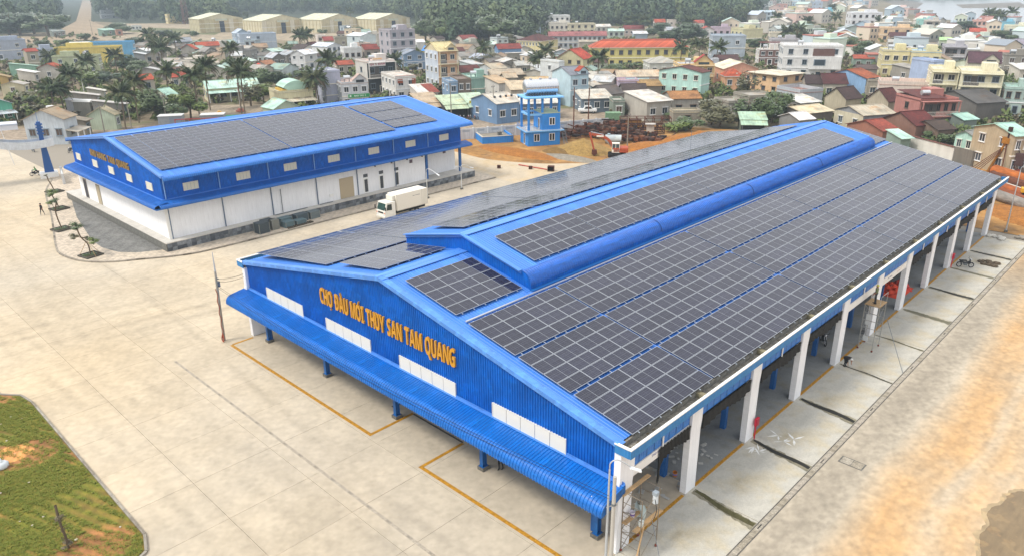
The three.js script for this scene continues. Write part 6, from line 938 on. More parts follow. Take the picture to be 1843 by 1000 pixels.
palm('coconut palm in front of the far house with broad orange red roof',-162.4,441.0,7,1.25);
palm('coconut palm in front of the far dark roofed house',-131.5,358.6,7.5,1.25);
palm('coconut palm in front of the pale grey gabled shed',-127.5,338.3,7,1.25);
palm('coconut palm right of the large white three storey house in the far right town',-127.6,463.1,7,1.25);
palm('coconut palm behind the pink house in the far right town',-95.0,566.3,9,1.25);
palm('coconut palm behind the bright blue house',-83.1,541.8,9,1.25);
palm('coconut palm behind the long white house',-89.6,603.5,9,1.25);
palm('coconut palm left of the bright blue house',-90.3,563.1,8.5,1.25);
palm('coconut palm right of the far bright cyan house',-166.5,492.7,8,1.25);
palm('coconut palm behind the far bright cyan house',-237.3,662.2,8,1.25);
palm('coconut palm right of the far house with long orange roof under the trees',-248.2,505.0,9,1.25);
palm('coconut palm left of the far pink narrow house',-232.1,489.6,9,1.25);
palm('coconut palm in front of the far pink narrow house',-247.0,531.7,9,1.25);
palm('coconut palm in front of the far house with long orange roof under the trees',-235.6,464.8,9,1.25);
palm('coconut palm behind the cream storage shed with dark double door third of the row',-596.1,395.2,9,1.25);
palm('coconut palm right of the cream storage shed with dark double door third of the row',-544.3,373.1,9,1.25);
palm('coconut palm left of the far house with orange red roof between trees',-207.4,378.8,8,1.25);
palm('coconut palm right of the tiny pink white house in the far left forest',-897.8,221.4,9,1.25);
palm('coconut palm in front of the far pink house',-429.4,434.3,9,1.25);
palm('coconut palm in front of the far light blue house in the trees',-540.9,406.7,9,1.25);
palm('coconut palm right of the lower pale blue annex',-317.7,69.1,4,1.25);
tree('round','mid','green leafy tree left of the small house with mint roof behind the leafy tree',-155.7,45.6,6.5,4.3);
tree('round','bright','bright green leafy tree right of the small house with mint roof behind the leafy tree',-145.1,49.7,6.5,3.9);
tree('round','mid','green leafy tree right of the small house with mint roof behind the leafy tree',-141.5,45.2,4.5,3.0);
tree('thin','olive','olive green sparse tree right of the low cream school',-153.7,70.2,6.5,3.9);
tree('bush','mid','green bush in front of the dark roadside stall',-449.3,112.7,4,4.3,'bush','bush');
tree('bush','mid','green bush behind the white roofed shed behind the yellow building',-486.3,135.8,5,4.3,'bush','bush');
tree('round','bright','bright green leafy tree left of the small cream roof',-231.3,54.9,5,3.9);
tree('bush','dark','dark green bush right of the small cream roof',-244.1,64.6,4,5.2,'bush','bush');
tree('round','dark','dark green leafy tree left of the low pale lean-to',-272.6,81.8,6,4.3);
tree('bush','olive','olive green bush right of the low cream hut',-208.8,33.6,4,4.3,'bush','bush');
tree('bush','mid','green bush right of the low cream hut',-203.7,30.3,3,2.2,'bush','bush');
tree('bush','olive','olive green bush right of the small hut',-205.6,34.4,3,3.5,'bush','bush');
tree('thin','olive','olive green sparse tree in front of the grey gabled house',-271.5,109.2,6,3.5);
tree('round','mid','green leafy tree behind the small brick pink hut',-539.4,175.8,7,7.8);
tree('round','dark','dark green leafy tree left of the tiny white roof',-581.4,125.4,15,13.9);
tree('round','dark','dark green leafy tree right of the tiny pink white house in the far left forest',-593.6,137.2,15,12.2);
tree('round','mid','green leafy tree left of the tiny white roof',-559.3,136.9,14,12.2);
tree('round','dark','dark green leafy tree left of the tiny pink white house in the far left forest',-586.1,119.8,14,12.2);
tree('round','mid','green leafy tree behind the lower pale blue annex',-425.0,95.8,5,4.3);
tree('round','bright','bright green leafy tree in front of the small shed with rust striped roof',-157.6,76.2,5,3.1);
tree('round','mid','green leafy tree left of the small shed with rust striped roof',-184.6,90.0,6,3.9);
tree('bush','mid','green bush behind the bare grey gabled shed',-301.1,172.6,4.5,5.2,'bush','bush');
tree('bush','mid','green bush behind the pale aqua house',-401.4,279.0,5,5.2,'bush','bush');
tree('bush','mid','green bush left of the cream storage shed with dark double door third of the row',-423.6,266.4,3,3.5,'bush','bush');
tree('thin','olive','olive green sparse tree in front of the mint house',-171.2,174.4,5.5,6.1);
tree('round','olive','olive green leafy tree in front of the small mint roof',-185.6,194.0,4,3.5);
tree('round','mid','green leafy tree left of the pale roofed hut',-303.2,256.9,11,7.8);
tree('round','mid','green leafy tree in front of the far white houses row',-296.1,261.1,12,7.8);
tree('round','bright','bright green leafy tree right of the far white houses row',-290.7,265.4,11,7.8);
tree('round','mid','green leafy tree behind the pale house',-292.5,277.3,12,7.8);
tree('round','dark','dark green leafy tree left of the far pink house',-295.3,289.7,13,8.7);
tree('round','mid','green leafy tree in front of the far pink house',-280.3,285.0,13,9.6);
tree('round','mid','green leafy tree right of the far pink house',-250.0,265.6,13,9.6);
tree('round','dark','dark green leafy tree left of the pale blue gabled hut',-277.6,301.3,13,7.8);
tree('round','olive','olive green leafy tree behind the blue house',-241.2,259.4,6,5.2);
tree('bush','olive','olive green bush behind the low pale roofs',-167.3,207.2,4,4.3,'bush','bush');
tree('round','dark','dark green leafy tree in front of the orange roofed house',-213.5,359.1,8,7.0);
tree('round','dark','dark green leafy tree left of the far house with orange red roof between trees',-183.7,340.5,9,7.8);
tree('round','dark','dark green leafy tree right of the far white house',-188.1,339.5,7,6.1);
tree('round','mid','green leafy tree right of the wide cream canopy roof',-119.9,186.8,4,3.5);
tree('bush','bright','bright green bush left of the long yellow school',-128.7,204.7,3,3.0,'bush','bush');
tree('bush','mid','green bush in front of the long yellow school',-128.3,210.1,3,3.5,'bush','bush');
tree('round','olive','olive green leafy tree right of the long two storey building',-224.5,304.2,5,5.2);
tree('thin','olive','olive green sparse tree right of the small salmon house',-57.0,163.6,8,3.5);
tree('round','olive','olive green leafy tree left of the grey concrete wall house',-45.8,126.2,5.5,3.7);
tree('round','olive','olive green leafy tree left of the small green canopy on posts',-42.5,123.9,4.5,3.1);
tree('bush','mid','green bush in front of the low concrete lean-to',-46.2,116.8,3.2,3.1,'bush','bush');
tree('bush','bright','bright green bush in front of the low concrete lean-to',-46.4,113.1,2.6,3.0,'bush','bush');
tree('bush','mid','green bush left of the low concrete lean-to',-55.1,125.5,2.4,2.3,'bush','bush');
tree('thin','mid','green sparse tree left of the derelict concrete house',-40.6,132.2,6,3.7);
tree('round','mid','green leafy tree right of the pale yellow wall house',-126.2,306.8,6,5.2);
tree('round','mid','green leafy tree right of the derelict concrete house',-36.5,136.9,7,3.5);
tree('round','mid','green leafy tree right of the small green canopy on posts',-35.9,132.0,6,3.0);
tree('round','mid','green leafy tree in front of the grey green gabled shed',-88.4,320.1,7,5.7);
tree('round','mid','green leafy tree right of the grey green gabled shed',-82.4,315.7,6,4.3);
tree('bush','olive','olive green bush behind the low grey roof',-83.2,405.7,3.5,7.0,'bush','bush');
tree('round','mid','green leafy tree in front of the bright blue house',-55.5,434.3,6,6.1);
tree('bush','mid','green bush behind the low old house',-2.2,137.7,2.8,2.4,'bush','bush');
tree('bush','mid','green bush right of the low old house',0.2,136.4,2.4,1.9,'bush','bush');
tree('round','mid','green leafy tree right of the white house with wide orange roof band',-118.7,414.5,4,3.5);
tree('round','dark','dark green leafy tree behind the peach house with white upper terrace',-171.1,619.5,7,5.2);
tree('round','dark','dark green leafy tree behind the large white three storey house in the far right town',-200.7,640.8,7,6.1);
tree('bush','mid','green bush behind the low grey flat roof',-104.3,223.2,1.8,2.6,'bush','bush');
tree('round','mid','green leafy tree left of the aqua house in the far right town',-99.4,437.5,7,5.2);
tree('round','dark','dark green leafy tree right of the small white house',-92.1,504.9,7,5.2);
tree('round','mid','green leafy tree left of the slate blue gabled house',-211.6,167.4,4,3.5);
tree('bush','olive','olive green bush behind the small grey white roof',-184.7,167.2,2.6,3.5,'bush','bush');
tree('bush','bright','bright green bush behind the long low tan roof in the village centre',-136.8,151.9,2.4,3.5,'bush','bush');
tree('round','dark','dark green leafy tree right of the small shed with rust striped roof',-182.2,95.1,5,3.5);
tree('bush','mid','green bush in front of the white two storey house',-202.7,116.4,3,3.5,'bush','bush');
tree('thin','dry','dry brown sparse tree in front of the second bare grey gable',-283.9,121.6,5,4.3);
tree('round','mid','green leafy tree in front of the low pale lean-to',-262.6,83.2,4.5,4.3);
tree('bush','mid','green bush left of the pale mint roof',-216.9,87.4,3,3.5,'bush','bush');
tree('round','mid','green leafy tree left of the low cream school',-176.0,71.7,4,3.0);
tree('bush','bright','bright green bush left of the small house with mint roof behind the leafy tree',-163.8,44.8,3,2.6,'bush','bush');
tree('bush','mid','green bush right of the low grey sheet roof',-179.9,47.7,3,3.0,'bush','bush');
tree('bush','olive','olive green bush right of the turquoise house with grey roof at the left edge',-185.6,26.5,2.6,2.6,'bush','bush');
tree('round','dark','dark green leafy tree left of the yellow two storey house',-446.4,170.8,6,6.1);
tree('bush','mid','green bush right of the dark grey shed roof',-469.3,196.4,4,4.3,'bush','bush');
tree('round','olive','olive green leafy tree behind the green grey shop',-68.9,122.3,2.5,2.1);
tree('bush','olive','olive green bush right of the grey concrete house with white sheet roof two windows',-61.8,129.1,2.2,2.3,'bush','bush');
tree('bush','bright','bright green bush behind the grey concrete house with white sheet roof two windows',-61.6,124.7,1.6,2.6,'bush','bush');
tree('round','mid','green leafy tree in front of the far dark roofed house',-141.8,384.7,6,5.2);
tree('round','mid','green leafy tree left of the white house with wide orange roof band',-136.5,401.1,5,4.3);
tree('round','mid','green leafy tree in front of the far white house',-194.5,336.0,6,5.2);
tree('round','mid','green leafy tree left of the pale yellow wall house',-172.9,375.5,5,4.3);
tree('bush','mid','green bush right of the white and dark shop house',-214.0,162.9,2.2,2.6,'bush','bush');
tree('round','mid','green leafy tree in front of the pale green house',-87.3,434.6,6,4.3);
tree('bush','olive','olive green bush behind the cream sheet roofed shed',-31.5,143.1,2,2.6,'bush','bush');
tree('round','dark','dark green leafy tree in front of the tiny white booth on the grass',-372.1,122.9,7,6.1);
tree('round','mid','green leafy tree behind the pale blue gabled hut',-326.3,364.4,9,7.0);
tree('round','olive','olive green leafy tree in front of the slate blue gabled house',-185.2,151.8,3,2.6);
// the crowded rest of the village: small houses fitted between those above
{
const walls = ['#cfcac0','#b9b4aa','#c4d0d4','#d8c9b4','#a7b8c4','#d3b8ae','#c9d2c0','#9a968e','#dcd9d2'],dull = ['#6f6a64','#8d8a84','#a8a49c','#b9b2a4','#5d4c46','#6d4a42','#c3c6c6','#9c8468','#8fa89c'],gay = ['#a8695a','#c9cccc','#d8d6d0','#8d5f56','#b4c8be','#8a929a','#c9cccc','#b9c4d0','#d8d6d0','#c4bdb0'];
const word = { '#6f6a64': 'dark grey','#8d8a84': 'grey','#a8a49c': 'pale grey','#b9b2a4': 'tan','#5d4c46': 'dark brown','#6d4a42': 'maroon','#c3c6c6': 'silver','#9c8468': 'rusty tan','#8fa89c': 'dull teal','#a8695a': 'brick red','#c4bdb0': 'cream','#c9cccc': 'light grey','#d8d6d0': 'whitish','#8d5f56': 'dark red','#b4c8be': 'mint','#8a929a': 'slate','#b9c4d0': 'pale blue' };
const used = new Set(),farGeo = [],col = new THREE.Color(); // beyond the three hundred largest: one mass of far houses
const far = (pts,n,s0,s1) => { const xs = pts.map((p) => p[0]),ds = pts.map((p) => p[1]); let k = 0,tries = 0; while (k < n && tries++ < 5000) { const x = rr(Math.min(...xs),Math.max(...xs)),d = rr(Math.min(...ds),Math.max(...ds)); if (!inPoly(pts,[x,d])) continue; const w = rr(s0,s1),l = rr(s0,s1),h = rr(3.6,8.5),R = Math.hypot(w,l) * 0.4; if (footprints.some((f) => Math.hypot(f[0] - x,f[1] - d) < R + Math.hypot(f[4],f[5]) * 0.55)) continue; footprints.push([x - w / 2,d - l / 2,1,0,w,l]); const m = new THREE.Matrix4().makeRotationY(rr(0.2,1.5)).setPosition(x,0,-d);
const add = (g,c) => { g = g.index ? g.toNonIndexed() : g; g.applyMatrix4(m); col.set(c); g.setAttribute('color',new THREE.Float32BufferAttribute(Array.from({ length: g.attributes.position.count },() => [col.r,col.g,col.b]).flat(),3)); farGeo.push(g); };
const tile = pick(gay),wall = pick(walls); add(box(-w / 2,w / 2,-0.3,h,-l / 2,l / 2),wall); const r = w * 0.22; if (rnd() < 0.5) { add(box(-w / 2 - 0.2,w / 2 + 0.2,h + 0.003,h + 0.3,-l / 2 - 0.2,l / 2 + 0.2),tile); add(box(-w * 0.1,w * 0.3,h + 0.3,h + 2,-l * 0.3,l * 0.1),wall); } else { add(prism([[-w / 2,h],[w / 2,h],[0,h + r]],-l / 2,l / 2,'z'),wall); add(quadSlab([-w / 2 - 0.4,h,l / 2 + 0.4],[-w / 2 - 0.4,h,-l / 2 - 0.4],[0,h + r + 0.15,-l / 2 - 0.4],[0,h + r + 0.15,l / 2 + 0.4],0.12),tile); add(quadSlab([w / 2 + 0.4,h,-l / 2 - 0.4],[w / 2 + 0.4,h,l / 2 + 0.4],[0,h + r + 0.151,l / 2 + 0.4],[0,h + r + 0.151,-l / 2 - 0.4],0.12),tile); }
for (let f = 0.9; f + 1.6 < h; f += 3.2) for (let q = -1; q <= 1; q++) { add(box(q * w * 0.3 - 0.55,q * w * 0.3 + 0.55,f,f + 1.4,l / 2,l / 2 + 0.05),'#3a4248'); add(box(w / 2,w / 2 + 0.05,f,f + 1.4,q * l * 0.3 - 0.5,q * l * 0.3 + 0.5),'#3a4248'); } k++; } };
const zone = (pts,n,where,roofs,h0,h1,s0,s1,flatShare) => {
const xs = pts.map((p) => p[0]),ds = pts.map((p) => p[1]); let k = 0,tries = 0;
while (k < n && tries++ < 4000) {
const x = rr(Math.min(...xs),Math.max(...xs)),d = rr(Math.min(...ds),Math.max(...ds)); if (!inPoly(pts,[x,d])) continue;
const w = rr(s0,s1),l = rr(s0,s1) * 1.2,R = Math.hypot(w,l) / 2; const turn = Math.atan2(-x + 40,d + 28) * 0 + (0.6 + rr(-0.35,0.35) + (rnd() < 0.5 ? 0 : 0.8)),cx = x + Math.cos(turn) * w / 2 - Math.sin(turn) * l / 2,cd = d + Math.sin(turn) * w / 2 + Math.cos(turn) * l / 2;
if (footprints.some(([hx,hd,c,s,hw,hl]) => Math.hypot(hx + c * hw / 2 - s * hl / 2 - cx,hd + s * hw / 2 + c * hl / 2 - cd) < R * 0.75 + Math.hypot(hw,hl) / 2 * 0.8)) continue;
const tile = pick(roofs),fl = rnd() < flatShare,h = rr(h0,h1);
const what = fl ? `small flat roofed house with ${word[tile]} deck` : `small house under a ${word[tile]} pitched roof`; let label = '',group;
const near = footprints.filter((q) => q[6] && !/^small (flat|house under)/.test(q[6])).map((q) => [Math.hypot(q[0] - x,q[1] - d),q]).sort((a,b) => a[0] - b[0]).slice(0,9);
for (const [,q] of near) { const away = Math.hypot(q[0] - 40,q[1] + 28) - Math.hypot(x - 40,d + 28),side = Math.atan2(x - 40,d + 28) - Math.atan2(q[0] - 40,q[1] + 28),rel = Math.abs(side) * Math.hypot(x - 40,d + 28) > 7 ? (side < 0 ? 'left of' : 'right of') : away > 0 ? 'in front of' : 'behind'; const c = `${what} ${rel} the ${q[6].replace(/,/g,'').split(/ (?:with|in front|behind|beside|at the|between|left of|right of|below|above|among|under|by the|near|seen|over|from|of the row|and) /)[0]}`; if (!used.has(c) && c.split(' ').length <= 16) { label = c; break; } }
if (!label) { label = what + ' ' + where; group = 'small houses ' + where; } used.add(label);
const b = building('house',label,'house',{ x,d,turn,w,l,h: fl ? h * 1.5 : h,roof: fl ? 'flat' : pick(['gx','gz','gx','shed']),wall: pick(walls),tile,cf: 2,cl: 1 }); if (group) b.userData.group = group; k++;
} };
zone([[-383,123],[-355,167],[-294,153],[-232,138],[-197,97],[-208,70],[-249,75]],32,'packed among the palms left of centre',dull,2.6,3.6,4,8,0.1);
zone([[-353,192],[-402,278],[-250,187],[-192,122],[-221,121]],12,'behind the palms at centre left',dull,2.8,4,4,8,0.15);
zone([[-289,241],[-254,243],[-246,272],[-170,216],[-114,148],[-137,147],[-185,176]],20,'between the cream tower and the yellow hall',dull,2.6,3.8,4,8,0.1);
zone([[-170,216],[-99,179],[-74,145],[-84,130],[-105,140]],9,'in the lanes below the yellow school',dull,2.6,3.6,4,7,0.1);
far([[-178,435],[-132,407],[-157,614],[-76,578],[-10,252],[-43,289],[-52,237],[-91,278]],46,6,11);
far([[-351,615],[-498,937],[-629,1331],[-539,1359],[-372,1110],[-203,759],[-115,480],[-81,317],[-151,454],[-156,390],[-197,422]],80,8,16);
far([[-1128,364],[-1026,634],[-577,481],[-590,651],[-364,482],[-422,741],[-666,1062],[-1792,734]],34,8,16);
zone([[-66,298],[-38,387],[7,166],[-2,150],[-22,171]],12,'by the right picture edge',dull.concat(gay),2.8,4.6,5,8,0.2);
tag(part('far_houses',mergeGeometries(farGeo),new THREE.MeshStandardMaterial({ vertexColors: true,roughness: 0.85 }),scene),'mass of small far houses through the hazy town and woods','houses',null,'stuff');
}

// ---------------------------------------------------------------- masses of green: far woods and ground cover between the houses
{
const wood = [[-2600,330],[-690,72],[-600,127],[-600,140],[-800,215],[-2400,690]],wood2 = [[-2200,720],[-830,262],[-700,256],[-640,262],[-640,330],[-830,360],[-830,415],[-769,478],[-691,486],[-565,440],[-450,385],[-330,285],[-275,255],[-310,305],[-265,300],[-330,380],[-330,440],[-250,480],[-250,540],[-420,900],[-1158,2200]],skip = [[-372,470],[-420,620],[-450,700],[-525,840],[-570,830],[-535,740],[-455,572],[-410,490]];
const wood3 = [[-700,1500],[-372,1190],[-331,1281],[-294,1370],[-269,1560],[-364,2200],[-900,2500]];
const variants = [0,1,2].map((k) => { const g = leafBall(330,1,0.17,0.95,40 + k); g.deleteAttribute('uv'); return g; }),m4 = new THREE.Matrix4(),q = new THREE.Quaternion(),up = new THREE.Vector3(0,1,0),c = new THREE.Color();
const lists = [[],[],[]]; let n = 0,tries = 0;
while (n < 5200 && tries++ < 300000) { const az = rr(-85,-12) * Math.PI / 180,dist = 1 / rr(1 / 2600,1 / 300),x = 40 + Math.sin(az) * dist,d = -28 + Math.cos(az) * dist,p = [x,d]; if (!(inPoly(wood,p) || inPoly(wood3,p) || (inPoly(wood2,p) && !inPoly(skip,p)))) continue; const nn = at(nA,Math.floor(x * 1.5) + 512000,Math.floor(d * 1.5) + 512000); if (nn < 0.43 && rnd() < 0.8) continue; const r = rr(2.2,6.4) * (1 + dist / 2500),hh = rr(0.7,1) * rr(1,2.1) * r; lists[n % 3].push([x,hh * 0.85,-d,r,hh,rnd(),nn]); n++; }
lists.forEach((L,k) => { const im = new THREE.InstancedMesh(variants[k],new THREE.MeshStandardMaterial({ roughness: 0.85 }),L.length); L.forEach(([x,y,z,r,hh,t,nn],i) => { m4.compose(new THREE.Vector3(x,y,z),q.setFromAxisAngle(up,t * 6.28),new THREE.Vector3(r,hh,r)); im.setMatrixAt(i,m4); im.setColorAt(i,c.setRGB(0.04 + 0.13 * t * nn,0.075 + 0.13 * t * nn,0.035 + 0.03 * t)); }); im.name = numbered('wood'); dress(im); scene.add(im); tag(im,'dense green woodland reaching to the hazy horizon behind the village','woodland','woodland','stuff'); });
// far palms standing out of the wood
// low scrub through the village
const g2 = leafBall(120,1,0.2,0.7,60); g2.deleteAttribute('uv');
const clear = [[[-165,52],[-165,66],[-150,80],[-122,70],[-118,50],[-140,40]],[[-150,-45],[-128,20],[-104,58],[-84,74],[-62,108],[-54,132],[-62,156],[-92,164],[-84,132],[-98,118],[-116,100],[-134,70],[-156,30],[-210,-20]],[[-600,165],[-545,160],[-430,170],[-300,205],[-300,275],[-430,356],[-560,380],[-700,240]]];
const S = []; tries = 0; while (S.length < 5200 && tries++ < 200000) { const az = rr(-78,2) * Math.PI / 180,dist = 1 / rr(1 / 620,1 / 150),x = 40 + Math.sin(az) * dist,d = -28 + Math.cos(az) * dist,p = [x,d]; if (d < 118 && x > -84) continue; if (d < 30 && x > -150) continue; if (clear.some((k) => inPoly(k,p))) continue; if (x > -75 && d < 135 && x < 30) continue; if (footprints.some(([hx,hd,hc,hs,w,l]) => { const dx = x - hx,dz = d - hd,a = dx * hc + dz * hs,b = -dx * hs + dz * hc; return a > -0.8 && a < w + 0.8 && b > -1.4 && b < l + 0.8; })) continue; const r = rr(0.7,2.4); S.push([x,r * 0.45,-d,r,r * rr(0.7,1.5),rnd()]); }
const im = new THREE.InstancedMesh(g2,new THREE.MeshStandardMaterial({ roughness: 0.85 }),S.length); S.forEach(([x,y,z,r,hh,t],i) => { m4.compose(new THREE.Vector3(x,y,z),q.setFromAxisAngle(up,t * 6.28),new THREE.Vector3(r,hh,r)); im.setMatrixAt(i,m4); im.setColorAt(i,t < 0.3 ? c.setRGB(0.12,0.10,0.055) : c.setRGB(0.06 + 0.08 * t,0.10 + 0.07 * t,0.035)); }); im.name = 'ground_cover'; dress(im); scene.add(im); tag(im,'low scrub and bushes growing between the village houses','scrub',null,'stuff');
}

// ---------------------------------------------------------------- blue tank tower, basin, boundary wall
{
const bp = M('#2c90ea',{ roughness: 0.6,map: rep(streaks,1 / 6) }),lt = M('#7cbcf0',{ roughness: 0.6 });
const t = thing('water_tower','bright blue three level tower carrying a silver tank beside the sandy ground','tower',[-60.03,0,79.9],Math.atan2(85.79 - 79.9,60.03 - 56.67)); // local x along the front
const w = 6.7,l = 5.2; const P = (n,g,m,p = t) => part(n,g,m,p);
P('wall',box(0,w,-0.1,2.85,-l,0),bp); P('floor_slab',[box(-0.7,w + 0.7,2.86,3.08,-l - 0.5,0.55)],lt); P('terrace_floor',box(-0.6,w + 0.6,3.083,3.1,-l - 0.4,0.45),M('#c9c4b8',{ roughness: 0.9 }));
P('upper_room',box(w * 0.42,w,3.1,6.3,-l,0),bp); P('room_slab',box(w * 0.42,w,6.3,6.5,-l,0),M('#a9b89c',{ roughness: 0.9 }));
for (const [x,z] of [[0,0],[0,-l + 0.4],[w * 0.42,0.003],[w - 0.4,0.003],[w - 0.4,-l + 0.4],[w * 0.42,-l + 0.4]]) P('column',box(x,x + 0.4,x > 1 ? 6.5 : 3.1,9.3,z - 0.4,z),bp);
P('beam',[box(0,w * 0.42,6.0,6.35,-0.38,-0.02),box(0.02,0.38,6.0,6.35,-l + 0.4,-0.4),box(0,w * 0.42,6.0,6.35,-l + 0.02,-l + 0.38)],lt);
P('roof_slab',[box(-0.6,w + 0.6,9.3,9.55,-l - 0.4,0.5)],lt);
const win = (x,y,z,ry = 0) => { const q = P('window',[box(-0.6,0.6,0,0.1,0,0.08),box(-0.6,0.6,1.4,1.5,0,0.08),box(-0.6,-0.5,0.1,1.4,0,0.08),box(0.5,0.6,0.1,1.4,0,0.08),box(-0.06,0.06,0.1,1.4,0,0.08)],whiteTrim); P('pane',box(-0.5,0.5,0.1,1.4,0.01,0.03),glassDark,q); q.position.set(x,y,z); q.rotation.y = ry; };
win(1.8,0.9,0); win(5,0.9,0); win(5,4.0,0);
const door = (x,y,z,ry) => { const q = P('door',box(-0.5,0.5,0,2.2,0,0.06),whiteTrim); P('pane',box(-0.32,0.32,0.2,2.0,0.06,0.08),glassDark,q); q.position.set(x,y,z); q.rotation.y = ry; };
door(0,0.1,-2.4,-Math.PI / 2); door(w * 0.42,3.1,-1.6,-Math.PI / 2);
const rl = []; for (let k = 0; k <= 26; k++) { const x = -0.6 + k * (w + 1.2) / 26; rl.push(rod([x,3.1,0.45],[x,3.95,0.45],0.02,4)); } rl.push(rod([-0.6,3.95,0.45],[w + 0.6,3.95,0.45],0.025,4),rod([-0.6,3.5,0.45],[w + 0.6,3.5,0.45],0.02,4)); for (let k = 0; k <= 18; k++) { const z = 0.45 - k * (l + 0.8) / 18; rl.push(rod([-0.6,3.1,z],[-0.6,3.95,z],0.02,4)); } rl.push(rod([-0.6,3.95,0.45],[-0.6,3.95,-l - 0.35],0.025,4)); P('railing',rl,bp);
const tk = thing('steel_tank','large horizontal stainless steel tank on top of the blue tower','water tank',[0,0,0]); const off = (x,y,z) => { t.updateMatrixWorld(true); return t.localToWorld(new THREE.Vector3(x,y,z)); }; tk.position.copy(off(w / 2,9.55,-l / 2)); tk.rotation.y = t.rotation.y;
const tm = M('#d9dbdd',{ roughness: 0.22,metalness: 0.85 }); const g = new THREE.CylinderGeometry(1.42,1.42,6.4,28); g.rotateZ(Math.PI / 2); g.translate(0.1,1.72,0); part('barrel',g,tm,tk); for (const s of [-1,1]) { const e = new THREE.SphereGeometry(1.42,24,10,0,6.3,0,Math.PI / 2); e.scale(1,0.28,1); e.rotateZ(-s * Math.PI / 2); e.translate(0.1 + s * 3.2,1.72,0); part('end_cap',e,tm,tk); }
for (let k = 0; k < 12; k++) { const r = new THREE.TorusGeometry(1.43,0.02,5,24); r.rotateY(Math.PI / 2); r.translate(-2.9 + k * 0.54,1.72,0); part('hoop',r,aluminium,tk); part('foot',box(-2.93 + k * 0.54,-2.85 + k * 0.54,0,0.75,-0.85,0.85),steelGrey,tk); }
for (let k = 0; k < 3; k++) { const m = new THREE.CylinderGeometry(0.3,0.3,0.3,12); m.translate(-2 + k * 2,3.2,0); part('manhole',m,tm,tk); }
const st = thing('metal_stair','steep steel ladder stair leaning on the blue tower','stair',[0,0,0]); st.position.copy(off(w + 0.5,0,-0.6)); st.rotation.y = t.rotation.y; part('stringer',[bar([0,0,1.9],[0,3.0,0],0.06,0.2),bar([0.7,0,1.9],[0.7,3.0,0],0.06,0.2)],steelGrey,st); for (let k = 1; k < 11; k++) part('tread',box(0.03,0.67,k * 0.27,k * 0.27 + 0.03,1.9 - k * 0.173 - 0.12,1.9 - k * 0.173 + 0.12),steelGrey,st);
const bsn = thing('water_basin','low blue walled concrete basin left of the blue tower','basin',[-68.75,0,75.65],Math.atan2(82.38 - 75.65,68.75 - 64.84)); const bw = 6.6,bl = 7.0;
part('wall',[box(0,bw,-0.1,1.35,-0.25,0),box(0,bw,-0.1,1.35,-bl,-bl + 0.25),box(0,0.25,-0.1,1.35,-bl + 0.25,-0.25),box(bw - 0.25,bw,-0.1,1.35,-bl + 0.25,-0.25)],bp,bsn); part('coping',[box(-0.03,bw + 0.03,1.35,1.42,-0.3,0.03),box(-0.03,0.3,1.35,1.42,-bl,-0.3),box(-0.03,bw,1.35,1.42,-bl - 0.02,-bl + 0.3)],M('#b9b2a4',{ roughness: 0.9 }),bsn); part('cover',box(0.25,bw - 0.25,0.8,0.95,-bl + 0.25,-0.25),M('#a59c8c',{ roughness: 0.95,map: rep(speckle,1 / 2) }),bsn); part('hatch',box(4.2,5,0.95,1.6,-4,-3.2),rawConcrete,bsn); part('ladder',[...[0,0.4].map((q) => rod([6.1 + q,0,0.12],[6.1 + q,2,0.12],0.03,5)),...[1,2,3,4,5,6].map((k) => rod([6.1,k * 0.3,0.12],[6.5,k * 0.3,0.12],0.02,5))],steelGrey,bsn);
const wl = thing('boundary_wall','white boundary wall with grille panels behind the blue tower','wall'); const A = [-81,64],B = [-60.5,107],n = 15,wm = plaster('#d4d8dd');
for (let k = 0; k < n; k++) { const f = (s) => [A[0] + (B[0] - A[0]) * (k + s) / n,A[1] + (B[1] - A[1]) * (k + s) / n],a = f(0.05),b = f(0.95),p0 = f(0); part('wall_panel',[bar([a[0],0.7,-a[1]],[b[0],0.7,-b[1]],0.16,1.6),bar([a[0],2.05,-a[1]],[b[0],2.05,-b[1]],0.16,0.3)],wm,wl); const c = f(0.25),e = f(0.75); part('grille',bar([c[0],1.68,-c[1]],[e[0],1.68,-e[1]],0.1,0.42),M('#a9b0b6',{ roughness: 0.8 }),wl); part('wall_panel',[bar([a[0],1.7,-a[1]],[c[0],1.7,-c[1]],0.16,0.42),bar([e[0],1.7,-e[1]],[b[0],1.7,-b[1]],0.16,0.42)],wm,wl); part('pier',boxd(p0[0] - 0.17,p0[0] + 0.17,-0.1,2.35,p0[1] - 0.17,p0[1] + 0.17),wm,wl); }
const w2 = thing('boundary_wall','short white plastered wall with red coping behind the far hall end','wall'); part('wall',bar([-6,1.1,-128.4],[5.4,1.1,-121],0.2,2.6),plaster('#dcdbd6'),w2); part('coping',bar([-6,2.46,-128.4],[5.4,2.46,-121],0.5,0.12),roofM('#8d5548'),w2); const w3 = thing('block_wall','grey bare block wall end next to the white wall behind the hall','wall'); part('wall',[bar([5.5,1.2,-121],[9,1.2,-118.6],0.25,2.8),bar([9,1.2,-118.6],[11,1.2,-122],0.25,2.8)],plaster('#77736c'),w3);
}
